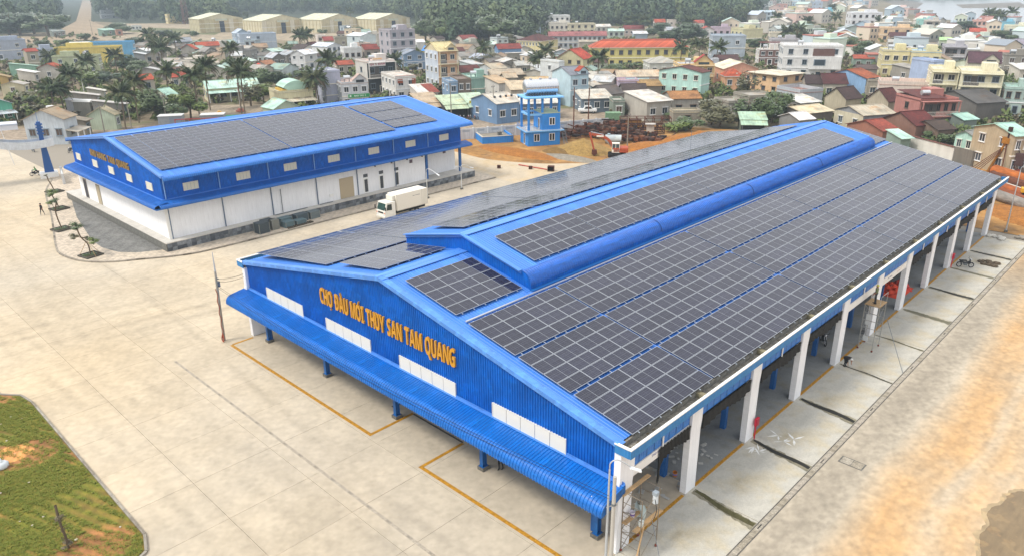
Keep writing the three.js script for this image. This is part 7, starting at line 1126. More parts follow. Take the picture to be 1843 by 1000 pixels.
// ---------------------------------------------------------------- vehicles
const tyreM = M('#1c1c1d',{ roughness: 0.9 }),chromeM = M('#c7c9cc',{ roughness: 0.25,metalness: 0.8 });
function wheel(parent,x,y,z,r,w) { const g = new THREE.TorusGeometry(r - w * 0.45,w * 0.5,8,20); g.scale(1,1,0.95); const q = part('wheel',g,tyreM,parent); q.position.set(x,y,z); q.rotation.y = Math.PI / 2; const h = new THREE.CylinderGeometry(r * 0.62,r * 0.62,w * 0.5,14); h.rotateX(Math.PI / 2); part('rim',h,M('#9b9ea2',{ roughness: 0.4,metalness: 0.5 }),q); return q; }
{
const t = thing('box_truck','white refrigerated box truck parked between warehouse and market hall','truck',[-41.45,0,30.0],0); // nose towards the front (+z)
const wm = M('#e7e1d4',{ roughness: 0.45 }),cab = M('#e9e6dd',{ roughness: 0.3 });
const cs = new THREE.Shape([[0,0.45],[-1.75,0.45],[-1.75,2.42],[-0.35,2.46],[-0.06,1.45],[0,1.3]].map(([a,b]) => new THREE.Vector2(a,b))),cg = new THREE.ExtrudeGeometry(cs,{ depth: 1.84,bevelEnabled: true,bevelSize: 0.05,bevelThickness: 0.05,bevelSegments: 2 }); cg.rotateY(-Math.PI / 2); cg.translate(0.92,0,0);
part('cab',cg,cab,t); const slope = (a,b,x0,x1) => quadSlab([x0,a[1],a[0]],[x1,a[1],a[0]],[x1,b[1],b[0]],[x0,b[1],b[0]],0.03);
part('windscreen',slope([0.03,1.47],[-0.27,2.36],-0.84,0.84),M('#23443f',{ roughness: 0.08 }),t);
for (const s of [-1,1]) { const sh = new THREE.Shape([[-0.25,1.45],[-1.15,1.35],[-1.15,2.2],[-0.45,2.25]].map(([a,b]) => new THREE.Vector2(a,b))),g = new THREE.ExtrudeGeometry(sh,{ depth: 0.02,bevelEnabled: false }); g.rotateY(-Math.PI / 2); g.translate(s * 0.985 + 0.01,0,0); const dr = part('door',[box(s > 0 ? 0.972 : -0.982,s > 0 ? 0.982 : -0.972,0.55,1.3,-1.3,-0.2)],cab,t); part('side_window',g,M('#1d2d2c',{ roughness: 0.08 }),dr); part('mirror',[box(s * 1.18 - 0.06,s * 1.18 + 0.06,1.5,2.0,0.02,0.14),rod([s * 0.95,1.9,0],[s * 1.18,1.9,0.08],0.02,5)],tyreM,t); part('headlight',box(s * 0.72 - 0.16,s * 0.72 + 0.16,0.72,0.94,0.04,0.08),M('#d9dde0',{ roughness: 0.15 }),t); part('indicator',box(s * 0.86 - 0.1,s * 0.86 + 0.1,0.98,1.14,0.035,0.065),M('#d2642a',{ roughness: 0.3 }),t); }
part('grille',box(-0.6,0.6,0.98,1.2,0.04,0.06),tyreM,t); part('bumper',new RoundedBoxGeometry(1.95,0.3,0.2,2,0.05).translate(0,0.52,0.06),M('#d9d6cc',{ roughness: 0.4 }),t);
part('cargo_box',new RoundedBoxGeometry(2.05,2.3,5.5,2,0.05).translate(0,2.15,-4.75),wm,t); part('box_trim',[box(-1.04,1.04,1.0,1.08,-7.5,-2.0),box(1.0,1.045,1.0,3.3,-2.06,-1.99),box(1.0,1.045,1.0,3.3,-7.51,-7.44),box(1.02,1.04,1.08,3.28,-6.5,-6.46),...[0,1,2].map((k) => box(1.02,1.038,1.08,3.28,-6.75 - k * 0.22,-6.72 - k * 0.22))],M('#c9c3b5',{ roughness: 0.5 }),t);
part('cooling_unit',new RoundedBoxGeometry(1.5,0.7,0.5,2,0.08).translate(0,2.85,-1.76),M('#dcd8cc',{ roughness: 0.5 }),t); part('chassis',box(-0.5,0.5,0.5,0.85,-7.4,-0.4),darkGap,t); part('lettering',[0,1,2,3,4,5].map((k) => box(1.026,1.032,2.6,2.68,-5.0 - k * 0.2 - (k > 1 ? 0.1 : 0),-4.86 - k * 0.2 - (k > 1 ? 0.1 : 0))),M('#5d5d66'),t);
for (const s of [-1,1]) { wheel(t,s * 0.82,0.42,-0.8,0.42,0.26); wheel(t,s * 0.78,0.42,-5.6,0.42,0.34); part('mudguard',box(s * 0.78 - 0.22,s * 0.78 + 0.22,0.86,0.9,-6.1,-5.1),tyreM,t); }
}
{
const az = 0.65,t = thing('excavator','orange excavator with raised boom by the sand heap','excavator',[-41.4,0,84.2],Math.atan2(0.6,0.8)); const om = M('#cf5a30',{ roughness: 0.6,map: rep(speckle,1 / 2) }),wm = M('#e6e2d8',{ roughness: 0.45 }); void az;
for (const s of [-1,1]) { const g = new RoundedBoxGeometry(3.4,0.75,0.5,3,0.3).translate(0,0.38,s * 0.95); part('track',g,tyreM,t); } part('turntable',rod([0,0.7,0],[0,0.95,0],0.7,16),steelGrey,t); part('body',new RoundedBoxGeometry(2.8,0.9,2.2,3,0.12).translate(0.6,1.4,0),om,t);
const cb = part('cab',[box(-1.0,0.4,0.95,1.5,0.15,1.1),box(-1.0,0.4,2.55,2.68,0.12,1.13),...[[-1,0.15],[-1,1.02],[0.32,0.15],[0.32,1.02],[-0.35,1.02]].map(([x,z]) => box(x,x + 0.08,1.5,2.55,z,z + 0.08))],wm,t); part('glass',box(-0.94,0.34,1.5,2.55,0.2,1.05),M('#3c4d52',{ roughness: 0.1 }),cb);
const bs = new THREE.CatmullRomCurve3([[-0.6,1.4,-0.2],[-1.6,3.0,-0.2],[-3.0,3.75,-0.2],[-4.9,4.1,-0.2]].map((p) => new THREE.Vector3(...p))); const seg = bs.getPoints(12); const bg = []; for (let k = 0; k < 12; k++) bg.push(bar(seg[k].toArray(),seg[k + 1].toArray(),0.34,0.5 - 0.02 * Math.abs(k - 5))); part('boom',bg,om,t); part('boom_label',box(-3.9,-2.6,3.62,3.9,-0.02,-0.01),M('#ece6da'),t);
part('arm',[bar([-5.2,4.35,-0.2],[-4.3,1.2,-0.2],0.3,0.42)],om,t); part('cylinder',[rod([-0.9,1.6,-0.2],[-2.4,3.1,-0.2],0.09,8),rod([-2.6,4.0,-0.2],[-5.0,4.5,-0.2],0.08,8),rod([-5.0,3.4,-0.2],[-4.5,1.3,-0.2],0.06,6)],chromeM,t); const bk = new THREE.Shape([[0,0],[0.9,-0.1],[1.0,-0.7],[0.5,-1.1],[0,-0.8]].map(([a,b]) => new THREE.Vector2(a,b))),g = new THREE.ExtrudeGeometry(bk,{ depth: 0.9,bevelEnabled: false }); g.translate(-4.7,1.25,-0.65); part('bucket',g,rust,t);
}
function makeBike(label,color,pos,turn,group) {
const t = thing('motorbike',label,'motorbike',pos,turn,group),bm = M(color,{ roughness: 0.35 });
for (const z of [-0.62,0.62]) { const q = part('wheel',new THREE.TorusGeometry(0.25,0.05,7,18),tyreM,t); q.position.set(0,0.3,z); q.rotation.y = Math.PI / 2; const sp = []; for (let k = 0; k < 6; k++) sp.push(rod([0,0,0],[0.24 * Math.cos(k * 1.05),0.24 * Math.sin(k * 1.05),0],0.008,4)); part('rim',[...sp,new THREE.TorusGeometry(0.2,0.015,5,16)],chromeM,q); }
part('body',[bar([0,0.62,0.45],[0,0.48,0.0],0.2,0.28),bar([0,0.5,0.05],[0,0.68,-0.6],0.22,0.2),bar([0,0.95,0.42],[0,0.45,0.4],0.34,0.06)],bm,t); part('engine',box(-0.12,0.12,0.25,0.5,-0.15,0.2),steelGrey,t); part('seat',new RoundedBoxGeometry(0.26,0.1,0.78,2,0.04).translate(0,0.8,-0.3),tyreM,t); part('fork',[rod([-0.08,0.3,0.62],[-0.08,0.95,0.42],0.025,5),rod([0.08,0.3,0.62],[0.08,0.95,0.42],0.025,5)],chromeM,t); part('handlebar',[rod([-0.34,1.03,0.33],[0.34,1.03,0.33],0.02,5),rod([-0.3,1.03,0.35],[-0.32,1.2,0.38],0.012,4),rod([0.3,1.03,0.35],[0.32,1.2,0.38],0.012,4)],tyreM,t); part('headlight',new THREE.SphereGeometry(0.1,8,6).translate(0,0.98,0.47),M('#e3e5e6',{ roughness: 0.15 }),t); part('mudguard',[bar([0,0.6,0.75],[0,0.62,0.5],0.12,0.03),bar([0,0.62,-0.5],[0,0.5,-0.9],0.14,0.04)],bm,t); part('exhaust',rod([0.14,0.28,0.1],[0.16,0.34,-0.7],0.045,7),chromeM,t); return t;
}
const bike0 = makeBike('dark scooter leaning in the shade by the hall side, second bay of posts','#2c3036',[18.5,0,34],0.7);
dup(bike0,[22.3,0,63.5],2.1,'motorbike parked on the apron beside the red hydrant column'); dup(bike0,[-130.5,0,11.2],1.6,'motorbike parked left of the gate canopy post'); dup(bike0,[-124,0,16],0.8,'motorbike parked right of the gate canopy post'); const rideB = dup(bike0,[-107.3,0,5.3],-0.5,'motorbike ridden by the person in green on the road');
{ const b2 = makeBike('dark red motorbike leftmost in the row before the awning shops','#7a2026',[-95.5,0,91.6],1.0,'motorbikes parked before the shops'); for (let k = 1; k < 9; k++) dup(k % 2 ? bike0 : b2,[-95.5 + k * 0.62 + rr(-0.1,0.1),0,91.6 + k * 0.62 + rr(-0.2,0.2)],1.0 + rr(-0.15,0.15),`parked motorbike ${['','second','third','fourth','fifth','sixth','seventh','eighth','ninth'][k]} from the left in the row before the awning shops`,'motorbikes parked before the shops'); }
{
const v = thing('van','white pickup parked on the street behind the white wall','van',[-77,0,120],0.75),wm = M('#dfe0de',{ roughness: 0.3 }); part('body',new RoundedBoxGeometry(4.6,0.75,1.8,3,0.2).translate(0,0.75,0),wm,v); const s = new THREE.Shape([[-1,1.05],[1.3,1.05],[0.9,1.75],[-0.6,1.78]].map(([a,b]) => new THREE.Vector2(a,b))),g = new THREE.ExtrudeGeometry(s,{ depth: 1.6,bevelEnabled: true,bevelSize: 0.05,bevelThickness: 0.05 }); g.translate(0,0,-0.8); part('cabin',g,wm,v); const s2 = new THREE.Shape([[-0.8,1.15],[1.05,1.15],[0.8,1.65],[-0.5,1.68]].map(([a,b]) => new THREE.Vector2(a,b))),g2 = new THREE.ExtrudeGeometry(s2,{ depth: 1.75,bevelEnabled: false }); g2.translate(0,0,-0.875); part('side_window',g2,glassDark,v); for (const [x,z] of [[-1.4,0.8],[1.4,0.8],[-1.4,-0.8],[1.4,-0.8]]) { const q = wheel(v,x,0.36,z,0.36,0.22); q.rotation.y = 0; } for (const z of [-0.65,0.65]) part('headlight',box(2.28,2.33,0.75,0.95,z - 0.2,z + 0.2),M('#e3e5e6',{ roughness: 0.15 }),v);
dup(v,[-91,0,117],0.3,'white van parked before the long shop roof with vents');
}
// ---------------------------------------------------------------- people
function person(label,bones,colours,pos,turn,extra) { // bones: [a, b, ra, rb, colour]
const res = 84,half = 1.05,mc = new MarchingCubes(res,new THREE.MeshBasicMaterial(),false,false,60000),F = mc.field,pa = new THREE.Vector3(); const B = bones.map(([a,b,ra,rb,c]) => ({ a: new THREE.Vector3(...a),d: new THREE.Vector3(...b).sub(new THREE.Vector3(...a)),ra,rb,c }));
const dist = (q,p) => { const h = Math.max(0,Math.min(1,pa.copy(p).sub(q.a).dot(q.d) / q.d.lengthSq())); return pa.copy(q.a).addScaledVector(q.d,h).distanceTo(p) - (q.ra + (q.rb - q.ra) * h); };
const p = new THREE.Vector3(); for (let k = 0; k < res; k++) for (let j = 0; j < res; j++) for (let i = 0; i < res; i++) { p.set((i - res / 2) / (res / 2) * half,(j - res / 2) / (res / 2) * half + 0.9,(k - res / 2) / (res / 2) * half); let s = 0; for (const q of B) { const e = dist(q,p); if (e < 0.3) s += Math.exp(-e * 45); } F[k * res * res + j * res + i] = s > 0 ? Math.log(s) / 45 : -0.3; }
mc.isolation = 0; mc.update(); const n = mc.count,P = new Float32Array(n * 3),N = new Float32Array(n * 3),C = new Float32Array(n * 3),c = new THREE.Color();
const body = []; for (let i = 0; i < n; i++) { P[i * 3] = mc.positionArray[i * 3] * half; P[i * 3 + 1] = mc.positionArray[i * 3 + 1] * half + 0.9; P[i * 3 + 2] = mc.positionArray[i * 3 + 2] * half; for (let q = 0; q < 3; q++) N[i * 3 + q] = mc.normalArray[i * 3 + q]; p.set(P[i * 3],P[i * 3 + 1],P[i * 3 + 2]); let best = 9,bc = 0; for (const q of B) { const e = dist(q,p); if (e < best) { best = e; bc = q.c; } } c.set(colours[bc]); C[i * 3] = c.r; C[i * 3 + 1] = c.g; C[i * 3 + 2] = c.b; }
const g = new THREE.BufferGeometry(); g.setAttribute('position',new THREE.BufferAttribute(P,3)); g.setAttribute('normal',new THREE.BufferAttribute(N,3)); g.setAttribute('color',new THREE.BufferAttribute(C,3)); body.push(g);
const addTo = (geo,col) => { const q = geo.index ? geo.toNonIndexed() : geo; q.deleteAttribute('uv'); c.set(col); q.setAttribute('color',new THREE.BufferAttribute(new Float32Array(Array.from({ length: q.attributes.position.count },() => [c.r,c.g,c.b]).flat()),3)); body.push(q); };
for (const h of extra.hands) for (let k = 0; k < 5; k++) { const o = (k - 2) * 0.016,L = [0.05,0.075,0.08,0.075,0.06][k]; const b = [h[0] + o * 0.6,h[1] - 0.02,h[2] + o]; addTo(rod(b,[b[0] + 0.01,b[1] - L * 0.6,b[2] + (k === 0 ? 0.03 : 0)],0.009,5,0.007),colours[0]); }
const hd = extra.head; addTo(new THREE.ConeGeometry(0.016,0.04,5).rotateX(Math.PI / 2).translate(hd[0],hd[1] - 0.01,hd[2] + 0.105),colours[0]); for (const s of [-1,1]) { addTo(new THREE.SphereGeometry(0.022,6,5).scale(0.5,1.2,0.8).translate(hd[0] + s * 0.098,hd[1] - 0.01,hd[2]),colours[0]); addTo(new THREE.SphereGeometry(0.009,5,4).translate(hd[0] + s * 0.034,hd[1] + 0.015,hd[2] + 0.092),'#1a1512'); } addTo(box(hd[0] - 0.022,hd[0] + 0.022,hd[1] - 0.056,hd[1] - 0.05,hd[2] + 0.08,hd[2] + 0.096),'#7a463c');
const t = thing('person',label,'person',pos,turn); part('body',mergeGeometries(body),new THREE.MeshStandardMaterial({ vertexColors: true,roughness: 0.85 }),t);
const cap = new THREE.SphereGeometry(0.117,14,9,0,6.3,0,Math.PI * 0.52); cap.scale(0.95,1.05,1.08); cap.translate(hd[0],hd[1] + 0.018,hd[2] - 0.014); part(extra.hat ? 'helmet' : 'hair',cap,M(extra.hat || '#15120f',{ roughness: 0.6 }),t); return t;
}
const stand = (s = 0.0,arm = 0.05) => [[[0,1.5,0],[0,1.56,0.01],0.052,0.085,0],[[0,1.58,0.01],[0,1.65,0.0],0.09,0.085,0],[[0,1.05,0],[0,1.36,0],0.115,0.135,1],[[-0.13,1.38,0],[0.13,1.38,0],0.075,0.075,1],[[-0.18,1.37,0],[-0.22,1.1,-0.02],0.055,0.042,1],[[-0.22,1.1,-0.02],[-0.22,0.85,arm],0.04,0.03,0],[[-0.22,0.85,arm],[-0.22,0.78,arm + 0.02],0.03,0.025,0],[[0.18,1.37,0],[0.22,1.1,-0.02],0.055,0.042,1],[[0.22,1.1,-0.02],[0.22,0.85,arm],0.04,0.03,0],[[0.22,0.85,arm],[0.22,0.78,arm + 0.02],0.03,0.025,0],[[-0.07,0.95,0],[0.07,0.95,0],0.12,0.12,2],[[-0.09,0.9,0],[-0.1,0.48,s],0.085,0.055,2],[[-0.1,0.48,s],[-0.1,0.09,s * 1.6 - 0.03],0.055,0.036,2],[[-0.1,0.045,s * 1.6 - 0.05],[-0.1,0.035,s * 1.6 + 0.13],0.04,0.032,3],[[0.09,0.9,0],[0.1,0.48,-s],0.085,0.055,2],[[0.1,0.48,-s],[0.1,0.09,-s * 1.6 - 0.03],0.055,0.036,2],[[0.1,0.045,-s * 1.6 - 0.05],[0.1,0.035,-s * 1.6 + 0.13],0.04,0.032,3]];
const sx = { hands: [[-0.22,0.77,0.07],[0.22,0.77,0.07]],head: [0,1.62,0.005] };
person('person in dark clothes walking on the road by the pavement',stand(0.14),['#a5765a','#1d2026','#23252b','#d8d4cc'],[-79.6,0,-1.4],0.4,sx);
person('person in dark trousers standing under the front awning by a post',stand(0.05),['#a5765a','#3a3d44','#15171b','#2a2522'],[10.6,0,0.9],0.3,sx);
person('worker in yellow helmet standing on the far scaffold deck',stand(0.04,0.22),['#a5765a','#6d7450','#2c3036','#1d1d1d'],[21.75,4.3,35.6],-1.4,{ hands: [[-0.22,0.77,0.24],[0.22,0.77,0.24]],head: [0,1.62,0.005],hat: '#c9c24a' });
person('rider in green jacket on the motorbike by the gate',[[[0,1.33,-0.05],[0,1.4,-0.03],0.05,0.085,0],[[0,1.42,-0.03],[0,1.48,-0.04],0.09,0.085,0],[[0,0.92,-0.25],[0,1.2,-0.12],0.115,0.13,1],[[-0.13,1.22,-0.1],[0.13,1.22,-0.1],0.07,0.07,1],[[-0.18,1.2,-0.1],[-0.26,1.02,0.08],0.05,0.04,1],[[-0.26,1.02,0.08],[-0.28,1.05,0.32],0.04,0.03,1],[[0.18,1.2,-0.1],[0.26,1.02,0.08],0.05,0.04,1],[[0.26,1.02,0.08],[0.28,1.05,0.32],0.04,0.03,1],[[-0.08,0.9,-0.28],[0.08,0.9,-0.28],0.12,0.12,2],[[-0.1,0.88,-0.25],[-0.2,0.75,0.15],0.085,0.055,2],[[-0.2,0.75,0.15],[-0.2,0.36,0.05],0.055,0.036,2],[[-0.2,0.3,0.02],[-0.2,0.28,0.2],0.04,0.03,3],[[0.1,0.88,-0.25],[0.2,0.75,0.15],0.085,0.055,2],[[0.2,0.75,0.15],[0.2,0.36,0.05],0.055,0.036,2],[[0.2,0.3,0.02],[0.2,0.28,0.2],0.04,0.03,3]],['#a5765a','#3f8a4a','#1f2227','#1d1d1d'],[-107.3,0,5.3],-0.5,{ hands: [[-0.28,1.05,0.33],[0.28,1.05,0.33]],head: [0,1.45,-0.035],hat: '#2f7d3c' });
person('bending worker in white cap beside a white column',[[[0.05,0.86,0.5],[0.05,0.84,0.56],0.05,0.085,0],[[0.05,0.84,0.58],[0.05,0.83,0.62],0.09,0.085,0],[[0,0.88,0.1],[0.03,0.92,0.38],0.115,0.13,1],[[-0.13,0.9,0.4],[0.17,0.9,0.4],0.07,0.07,1],[[-0.18,0.9,0.4],[-0.2,0.62,0.44],0.05,0.04,1],[[-0.2,0.62,0.44],[-0.18,0.38,0.5],0.04,0.03,0],[[0.2,0.9,0.4],[0.22,0.62,0.44],0.05,0.04,1],[[0.22,0.62,0.44],[0.2,0.38,0.5],0.04,0.03,0],[[-0.07,0.82,0],[0.07,0.82,0],0.12,0.12,2],[[-0.09,0.8,0],[-0.1,0.44,0.12],0.085,0.055,2],[[-0.1,0.44,0.12],[-0.1,0.09,0.02],0.055,0.036,2],[[-0.1,0.045,0],[-0.1,0.035,0.18],0.04,0.032,3],[[0.09,0.8,0],[0.1,0.44,0.12],0.085,0.055,2],[[0.1,0.44,0.12],[0.1,0.09,0.02],0.055,0.036,2],[[0.1,0.045,0],[0.1,0.035,0.18],0.04,0.032,3]],['#a5765a','#26262b','#1b1d22','#3b342c'],[21.6,0,31.0],1.2,{ hands: [[-0.18,0.36,0.5],[0.2,0.36,0.5]],head: [0.05,0.83,0.6],hat: '#e6e4de' });
// ---------------------------------------------------------------- poles, lamps, planters
function lamp(label,pos,h,arm,turn,c = '#b9bdbf') { const t = thing('street_lamp',label,'street lamp',pos,turn),m = M(c,{ roughness: 0.45,metalness: 0.3 }); part('pole',rod([0,0,0],[0,h - 0.6,0],0.09,10,0.05),m,t); part('arm',tube([[0,h - 0.62,0],[0.03,h - 0.2,0],[0.3,h,0],[arm * 0.6,h - 0.15,0],[arm,h - 0.5,0]],0.035,18,6),m,t); part('lamp_head',new RoundedBoxGeometry(0.65,0.12,0.24,2,0.05).rotateZ(-0.35).translate(arm + 0.2,h - 0.6,0),M('#dcdfe0',{ roughness: 0.4 }),t); part('base',box(-0.2,0.2,0,0.25,-0.2,0.2),rawConcrete,t); return t; }
function pole(label,pos,h,c = '#8f8a80',name = 'utility_pole') { const t = thing(name,label,'utility pole',pos,rr(0,3)); part('pole',rod([0,-0.2,0],[0,h,0],0.15,8,0.09),M(c,{ roughness: 0.9,map: rep(streaks,1 / 2) }),t); part('crossarm',[bar([-0.8,h - 0.5,0],[0.8,h - 0.5,0],0.08,0.1)],steelGrey,t); for (const x of [-0.7,0,0.7]) part('insulator',rod([x,h - 0.45,0],[x,h - 0.25,0],0.05,6),M('#6d4a3a'),t); return t; }
lamp('street lamp with curled arm beside the front corner of the hall',[21.35,0,-1.75],7.3,1.15,0.75);
{ const t = thing('utility_pole','pale concrete pole standing against the front corner lamp','utility pole',[21.6,0,-1.6]); part('pole',rod([0,0,0],[0,6.3,0],0.13,10,0.1),M('#b7b2a8',{ roughness: 0.9 }),t); part('clamp',rod([0,4.5,0],[0,4.6,0],0.15,10),steelGrey,t); part('cable_loop',tube([[-0.1,4.4,0],[-0.7,4.0,0.2],[-1.2,4.1,0.2],[-1.4,4.4,0.1]],0.03,20,5),M('#d9d6cf'),t); }
{ const t = thing('utility_pole','leaning concrete pole wrapped in red orange cable by the left awning end','utility pole',[-21.72,0,-2.63]); part('pole',rod([0,0,0],[0.25,6.8,-0.1],0.14,10,0.1),M('#a9a69f',{ roughness: 0.9,map: rep(streaks,1 / 2) }),t); part('tip',rod([0.25,6.8,-0.1],[0.3,8.6,-0.1],0.08,7,0.03),M('#b9bcbe'),t); const pts = []; for (let k = 0; k <= 30; k++) { const y = 0.15 + k * 0.17; pts.push([0.15 + 0.03 * Math.cos(k * 0.9) + y * 0.037,y,0.1 + 0.05 * Math.sin(k * 0.9)]); } part('cable',[tube(pts,0.035,90,5),tube([[0.25,0.9,0.15],[0.5,0.5,0.2],[0.4,0.1,0.25],[0.15,0.3,0.25],[0.3,0.8,0.2]],0.05,30,5)],M('#9c4a30',{ roughness: 0.8 }),t); part('bracket',[bar([0.1,6.2,-0.1],[0.7,6.2,-0.1],0.06,0.1),box(0.3,0.55,5.4,5.9,-0.25,0)],steelGrey,t);
const w = thing('overhead_wire','thin wires from the leaning pole to the hall corner','wire'); const sag = (a,b,s) => tube([0,0.25,0.5,0.75,1].map((k) => [a[0] + (b[0] - a[0]) * k,a[1] + (b[1] - a[1]) * k - s * 4 * k * (1 - k),a[2] + (b[2] - a[2]) * k]),0.016,24,4); part('wire',[sag([-21.1,6.2,2.6],[-20.9,6.1,0.1],0.15),sag([-21.1,5.9,2.6],[-20.9,5.8,0.1],0.15)],darkGap,w); const w2 = thing('overhead_wire','long wires sagging over the blue awning to the corner lamp','wire'); part('wire',[sag([-21.2,5.5,2.6],[21.4,5.1,1.8],0.95),sag([-21.2,5.3,2.6],[21.4,4.9,1.8],1.0)],darkGap,w2); }
lamp('lamp post bent over the kerb behind the white truck',[-45.3,0,41.5],4.6,2.2,0.1,'#d3d5d4'); { const t = lamp('double armed lamp post near the far kerb of the warehouse',[-45.4,0,48.6],3.9,1.6,1.2,'#d3d5d4'); part('arm',tube([[0,3.3,0],[-0.3,3.75,0],[-1.5,3.5,0]],0.035,12,6),M('#d3d5d4'),t); }
lamp('grey lamp post beyond the far right corner of the hall',[22.5,0,81],8.6,2.6,0.25);
{ const t = thing('street_lamp','white lamp head at the left edge above the lawn','street lamp',[-24.5,0,-24.5],-0.6); part('pole',rod([0,0,0],[0,5.6,0],0.07,8),M('#b9bdbf'),t); part('lamp_head',new RoundedBoxGeometry(0.95,0.1,0.26,2,0.04).rotateZ(0.12).translate(0.7,5.62,0),M('#c9d3dc',{ roughness: 0.35 }),t); }
for (const [l,x,d,h] of [['utility pole left of the grey containers',-132,31,7.5],['utility pole before the pale green shed',-137,27,7],['street pole before the awning shops',-92.5,88.5,9],['street pole before the blue walled workshop',-86,96,8.5],['rusty steel pole standing in the scrap yard by the wall',-63.3,98,9.5],['thin pole beside the rusty steel pole',-65.2,105.5,8.5],['pole by the slate blue gabled house',-160,128,8],['leaning white pole in the palms at left',-195,42,7],['utility pole near the row of grey sheds',-143,43,7],['pole in the clearing beside the grey concrete house',-44,91,7],['pole beside the mint long house',-78,122,8],['pole at the far sandy yard',-470,240,10],['pole beside the roadside stalls',-545,160,10],['street pole at the busy far junction',-52,262,9],['pole behind the cream villa',-160,92,8]]) pole(l,[x,0,d],h,l.includes('rusty') ? '#6d3f28' : l.includes('white') ? '#d9d9d6' : '#8f8a80');
{ // planters
const P = [[-55.5,-2.9,'leaning crooked tree propped in the planter at the pavement corner',1],[-69.6,-1.85,'slim curved tree in the second planter on the pavement',2],[-80.8,1.15,'bushy young tree in the third planter',3],[-92.2,3.85,'thin bare sapling in the planter near the gate',4]];
for (const [x,d,lb,k] of P) {
const b = thing('planter',`square planter bed ${['','at the pavement corner','under the slim curved tree','under the bushy young tree','near the gate'][k]}`,'planter',[x,0.12,d],0.2); part('rim',[box(-1.05,1.05,0,0.18,-1.05,-0.9),box(-1.05,1.05,0,0.18,0.9,1.05),box(-1.05,-0.9,0,0.18,-0.9,0.9),box(0.9,1.05,0,0.18,-0.9,0.9)],M('#5d5a50',{ roughness: 0.95,map: rep(speckle,1) }),b); part('soil',box(-0.9,0.9,0,0.1,-0.9,0.9),M('#4a3d2c',{ roughness: 1 }),b); const gc = part('groundcover',crowns.bush[0],greens.mid,b); gc.scale.set(0.8,0.25,0.8); gc.position.y = 0.12;
const t = thing('small_tree',lb,'tree',[x,0.2,d],0.4); const tk = k === 1 ? [[0,0,0],[-0.1,1.4,0],[-0.7,2.2,0.2],[-1.2,3.2,0.1]] : k === 2 ? [[0,0,0],[-0.35,1.4,0],[-0.4,2.4,0],[0.1,3.6,0]] : [[0,0,0],[-0.3,0.9,0],[-0.8,1.8,0],[-0.9,2.4,0]]; part('trunk',tube(tk,0.09,16,6),bark,t);
const cl = k === 1 ? [[-1.4,3.5,0,0.95,'mid'],[-1.9,2.2,0.2,0.7,'olive'],[0.9,1.9,0,0.8,'bright'],[-0.3,2.0,-0.3,0.5,'olive']] : k === 2 ? [[0.1,3.9,0,0.7,'mid'],[-0.7,3.6,0.1,0.6,'bright']] : k === 3 ? [[-0.7,2.4,0,0.9,'bright'],[-1.4,1.9,0,0.6,'mid']] : [[-1,2.5,0,0.35,'olive']];
for (const [cx,cy,cz,r,hue] of cl) { const c = part('crown',crowns.thin[k % 2],greens[hue],t); c.position.set(cx,cy,cz); c.scale.set(r * 1.35,r * 0.8,r * 1.35); part('branch',rod(tk[2],[cx,cy,cz],0.05,5,0.02),bark,t); }
if (k === 1) part('prop',[rod([-1.1,0,0.6],[-0.2,1.7,0.05],0.03,5),rod([1.2,0,0.3],[0,1.7,0],0.03,5),rod([0.2,0,-1.1],[-0.1,1.7,0],0.03,5)],woodPlank,t);
}
const t = thing('bare_shrub','small leafless shrub on the corner lawn','shrub',[-2.3,0,-21.7]); const br = [tube([[0,0,0],[0.05,0.9,0],[-0.1,1.8,0.05],[-0.35,2.9,0]],0.07,14,6)]; for (let k = 0; k < 26; k++) { const y = rr(0.3,2.5),a = rr(0,6.28),L = rr(0.25,0.6); br.push(rod([-0.1,y,0],[-0.1 + Math.cos(a) * L,y + rr(0.1,0.4),Math.sin(a) * L],0.02,4,0.006)); } part('trunk',br,M('#5d5140',{ roughness: 1 }),t); const c = part('twigs',crowns.thin[0],greens.dry,t); c.scale.set(0.4,0.3,0.4); c.position.set(0.05,2.2,0); const c2 = part('twigs',crowns.thin[1],greens.dry,t); c2.scale.set(0.5,0.18,0.5); c2.position.set(0,0.4,0);
const t2 = thing('tree_stump','dark leaning tree trunk at the left edge of the lawn','tree trunk',[-10.9,0,-23.4]); part('trunk',[tube([[0.1,-0.1,0],[-0.1,0.7,0.05],[-0.35,1.6,0.1]],0.16,12,8),rod([0.1,0.05,0],[0.5,-0.05,0.3],0.08,6,0.03),rod([0.1,0.05,0],[0.3,-0.05,-0.4],0.08,6,0.03)],M('#4a4238',{ roughness: 1,map: rep(streaks,1) }),t2);
const s = thing('white_sack','white wrapped sack on bright turf at the left edge of the lawn','sack',[-14.0,0.06,-22.2]); const g = new THREE.SphereGeometry(0.34,12,9),p = g.attributes.position; for (let i = 0; i < p.count; i++) { const f = 1 + 0.14 * Math.sin(p.getX(i) * 13 + p.getY(i) * 9); p.setXYZ(i,p.getX(i) * f,Math.max(0,p.getY(i) * 0.9 * f + 0.25),p.getZ(i) * f * 1.2); } g.computeVertexNormals(); part('sack',g,M('#d3d8da',{ roughness: 0.8 }),s); part('knot',rod([0,0.5,0],[-0.1,0.75,0],0.12,7,0.06),M('#d3d8da',{ roughness: 0.8 }),s);
}
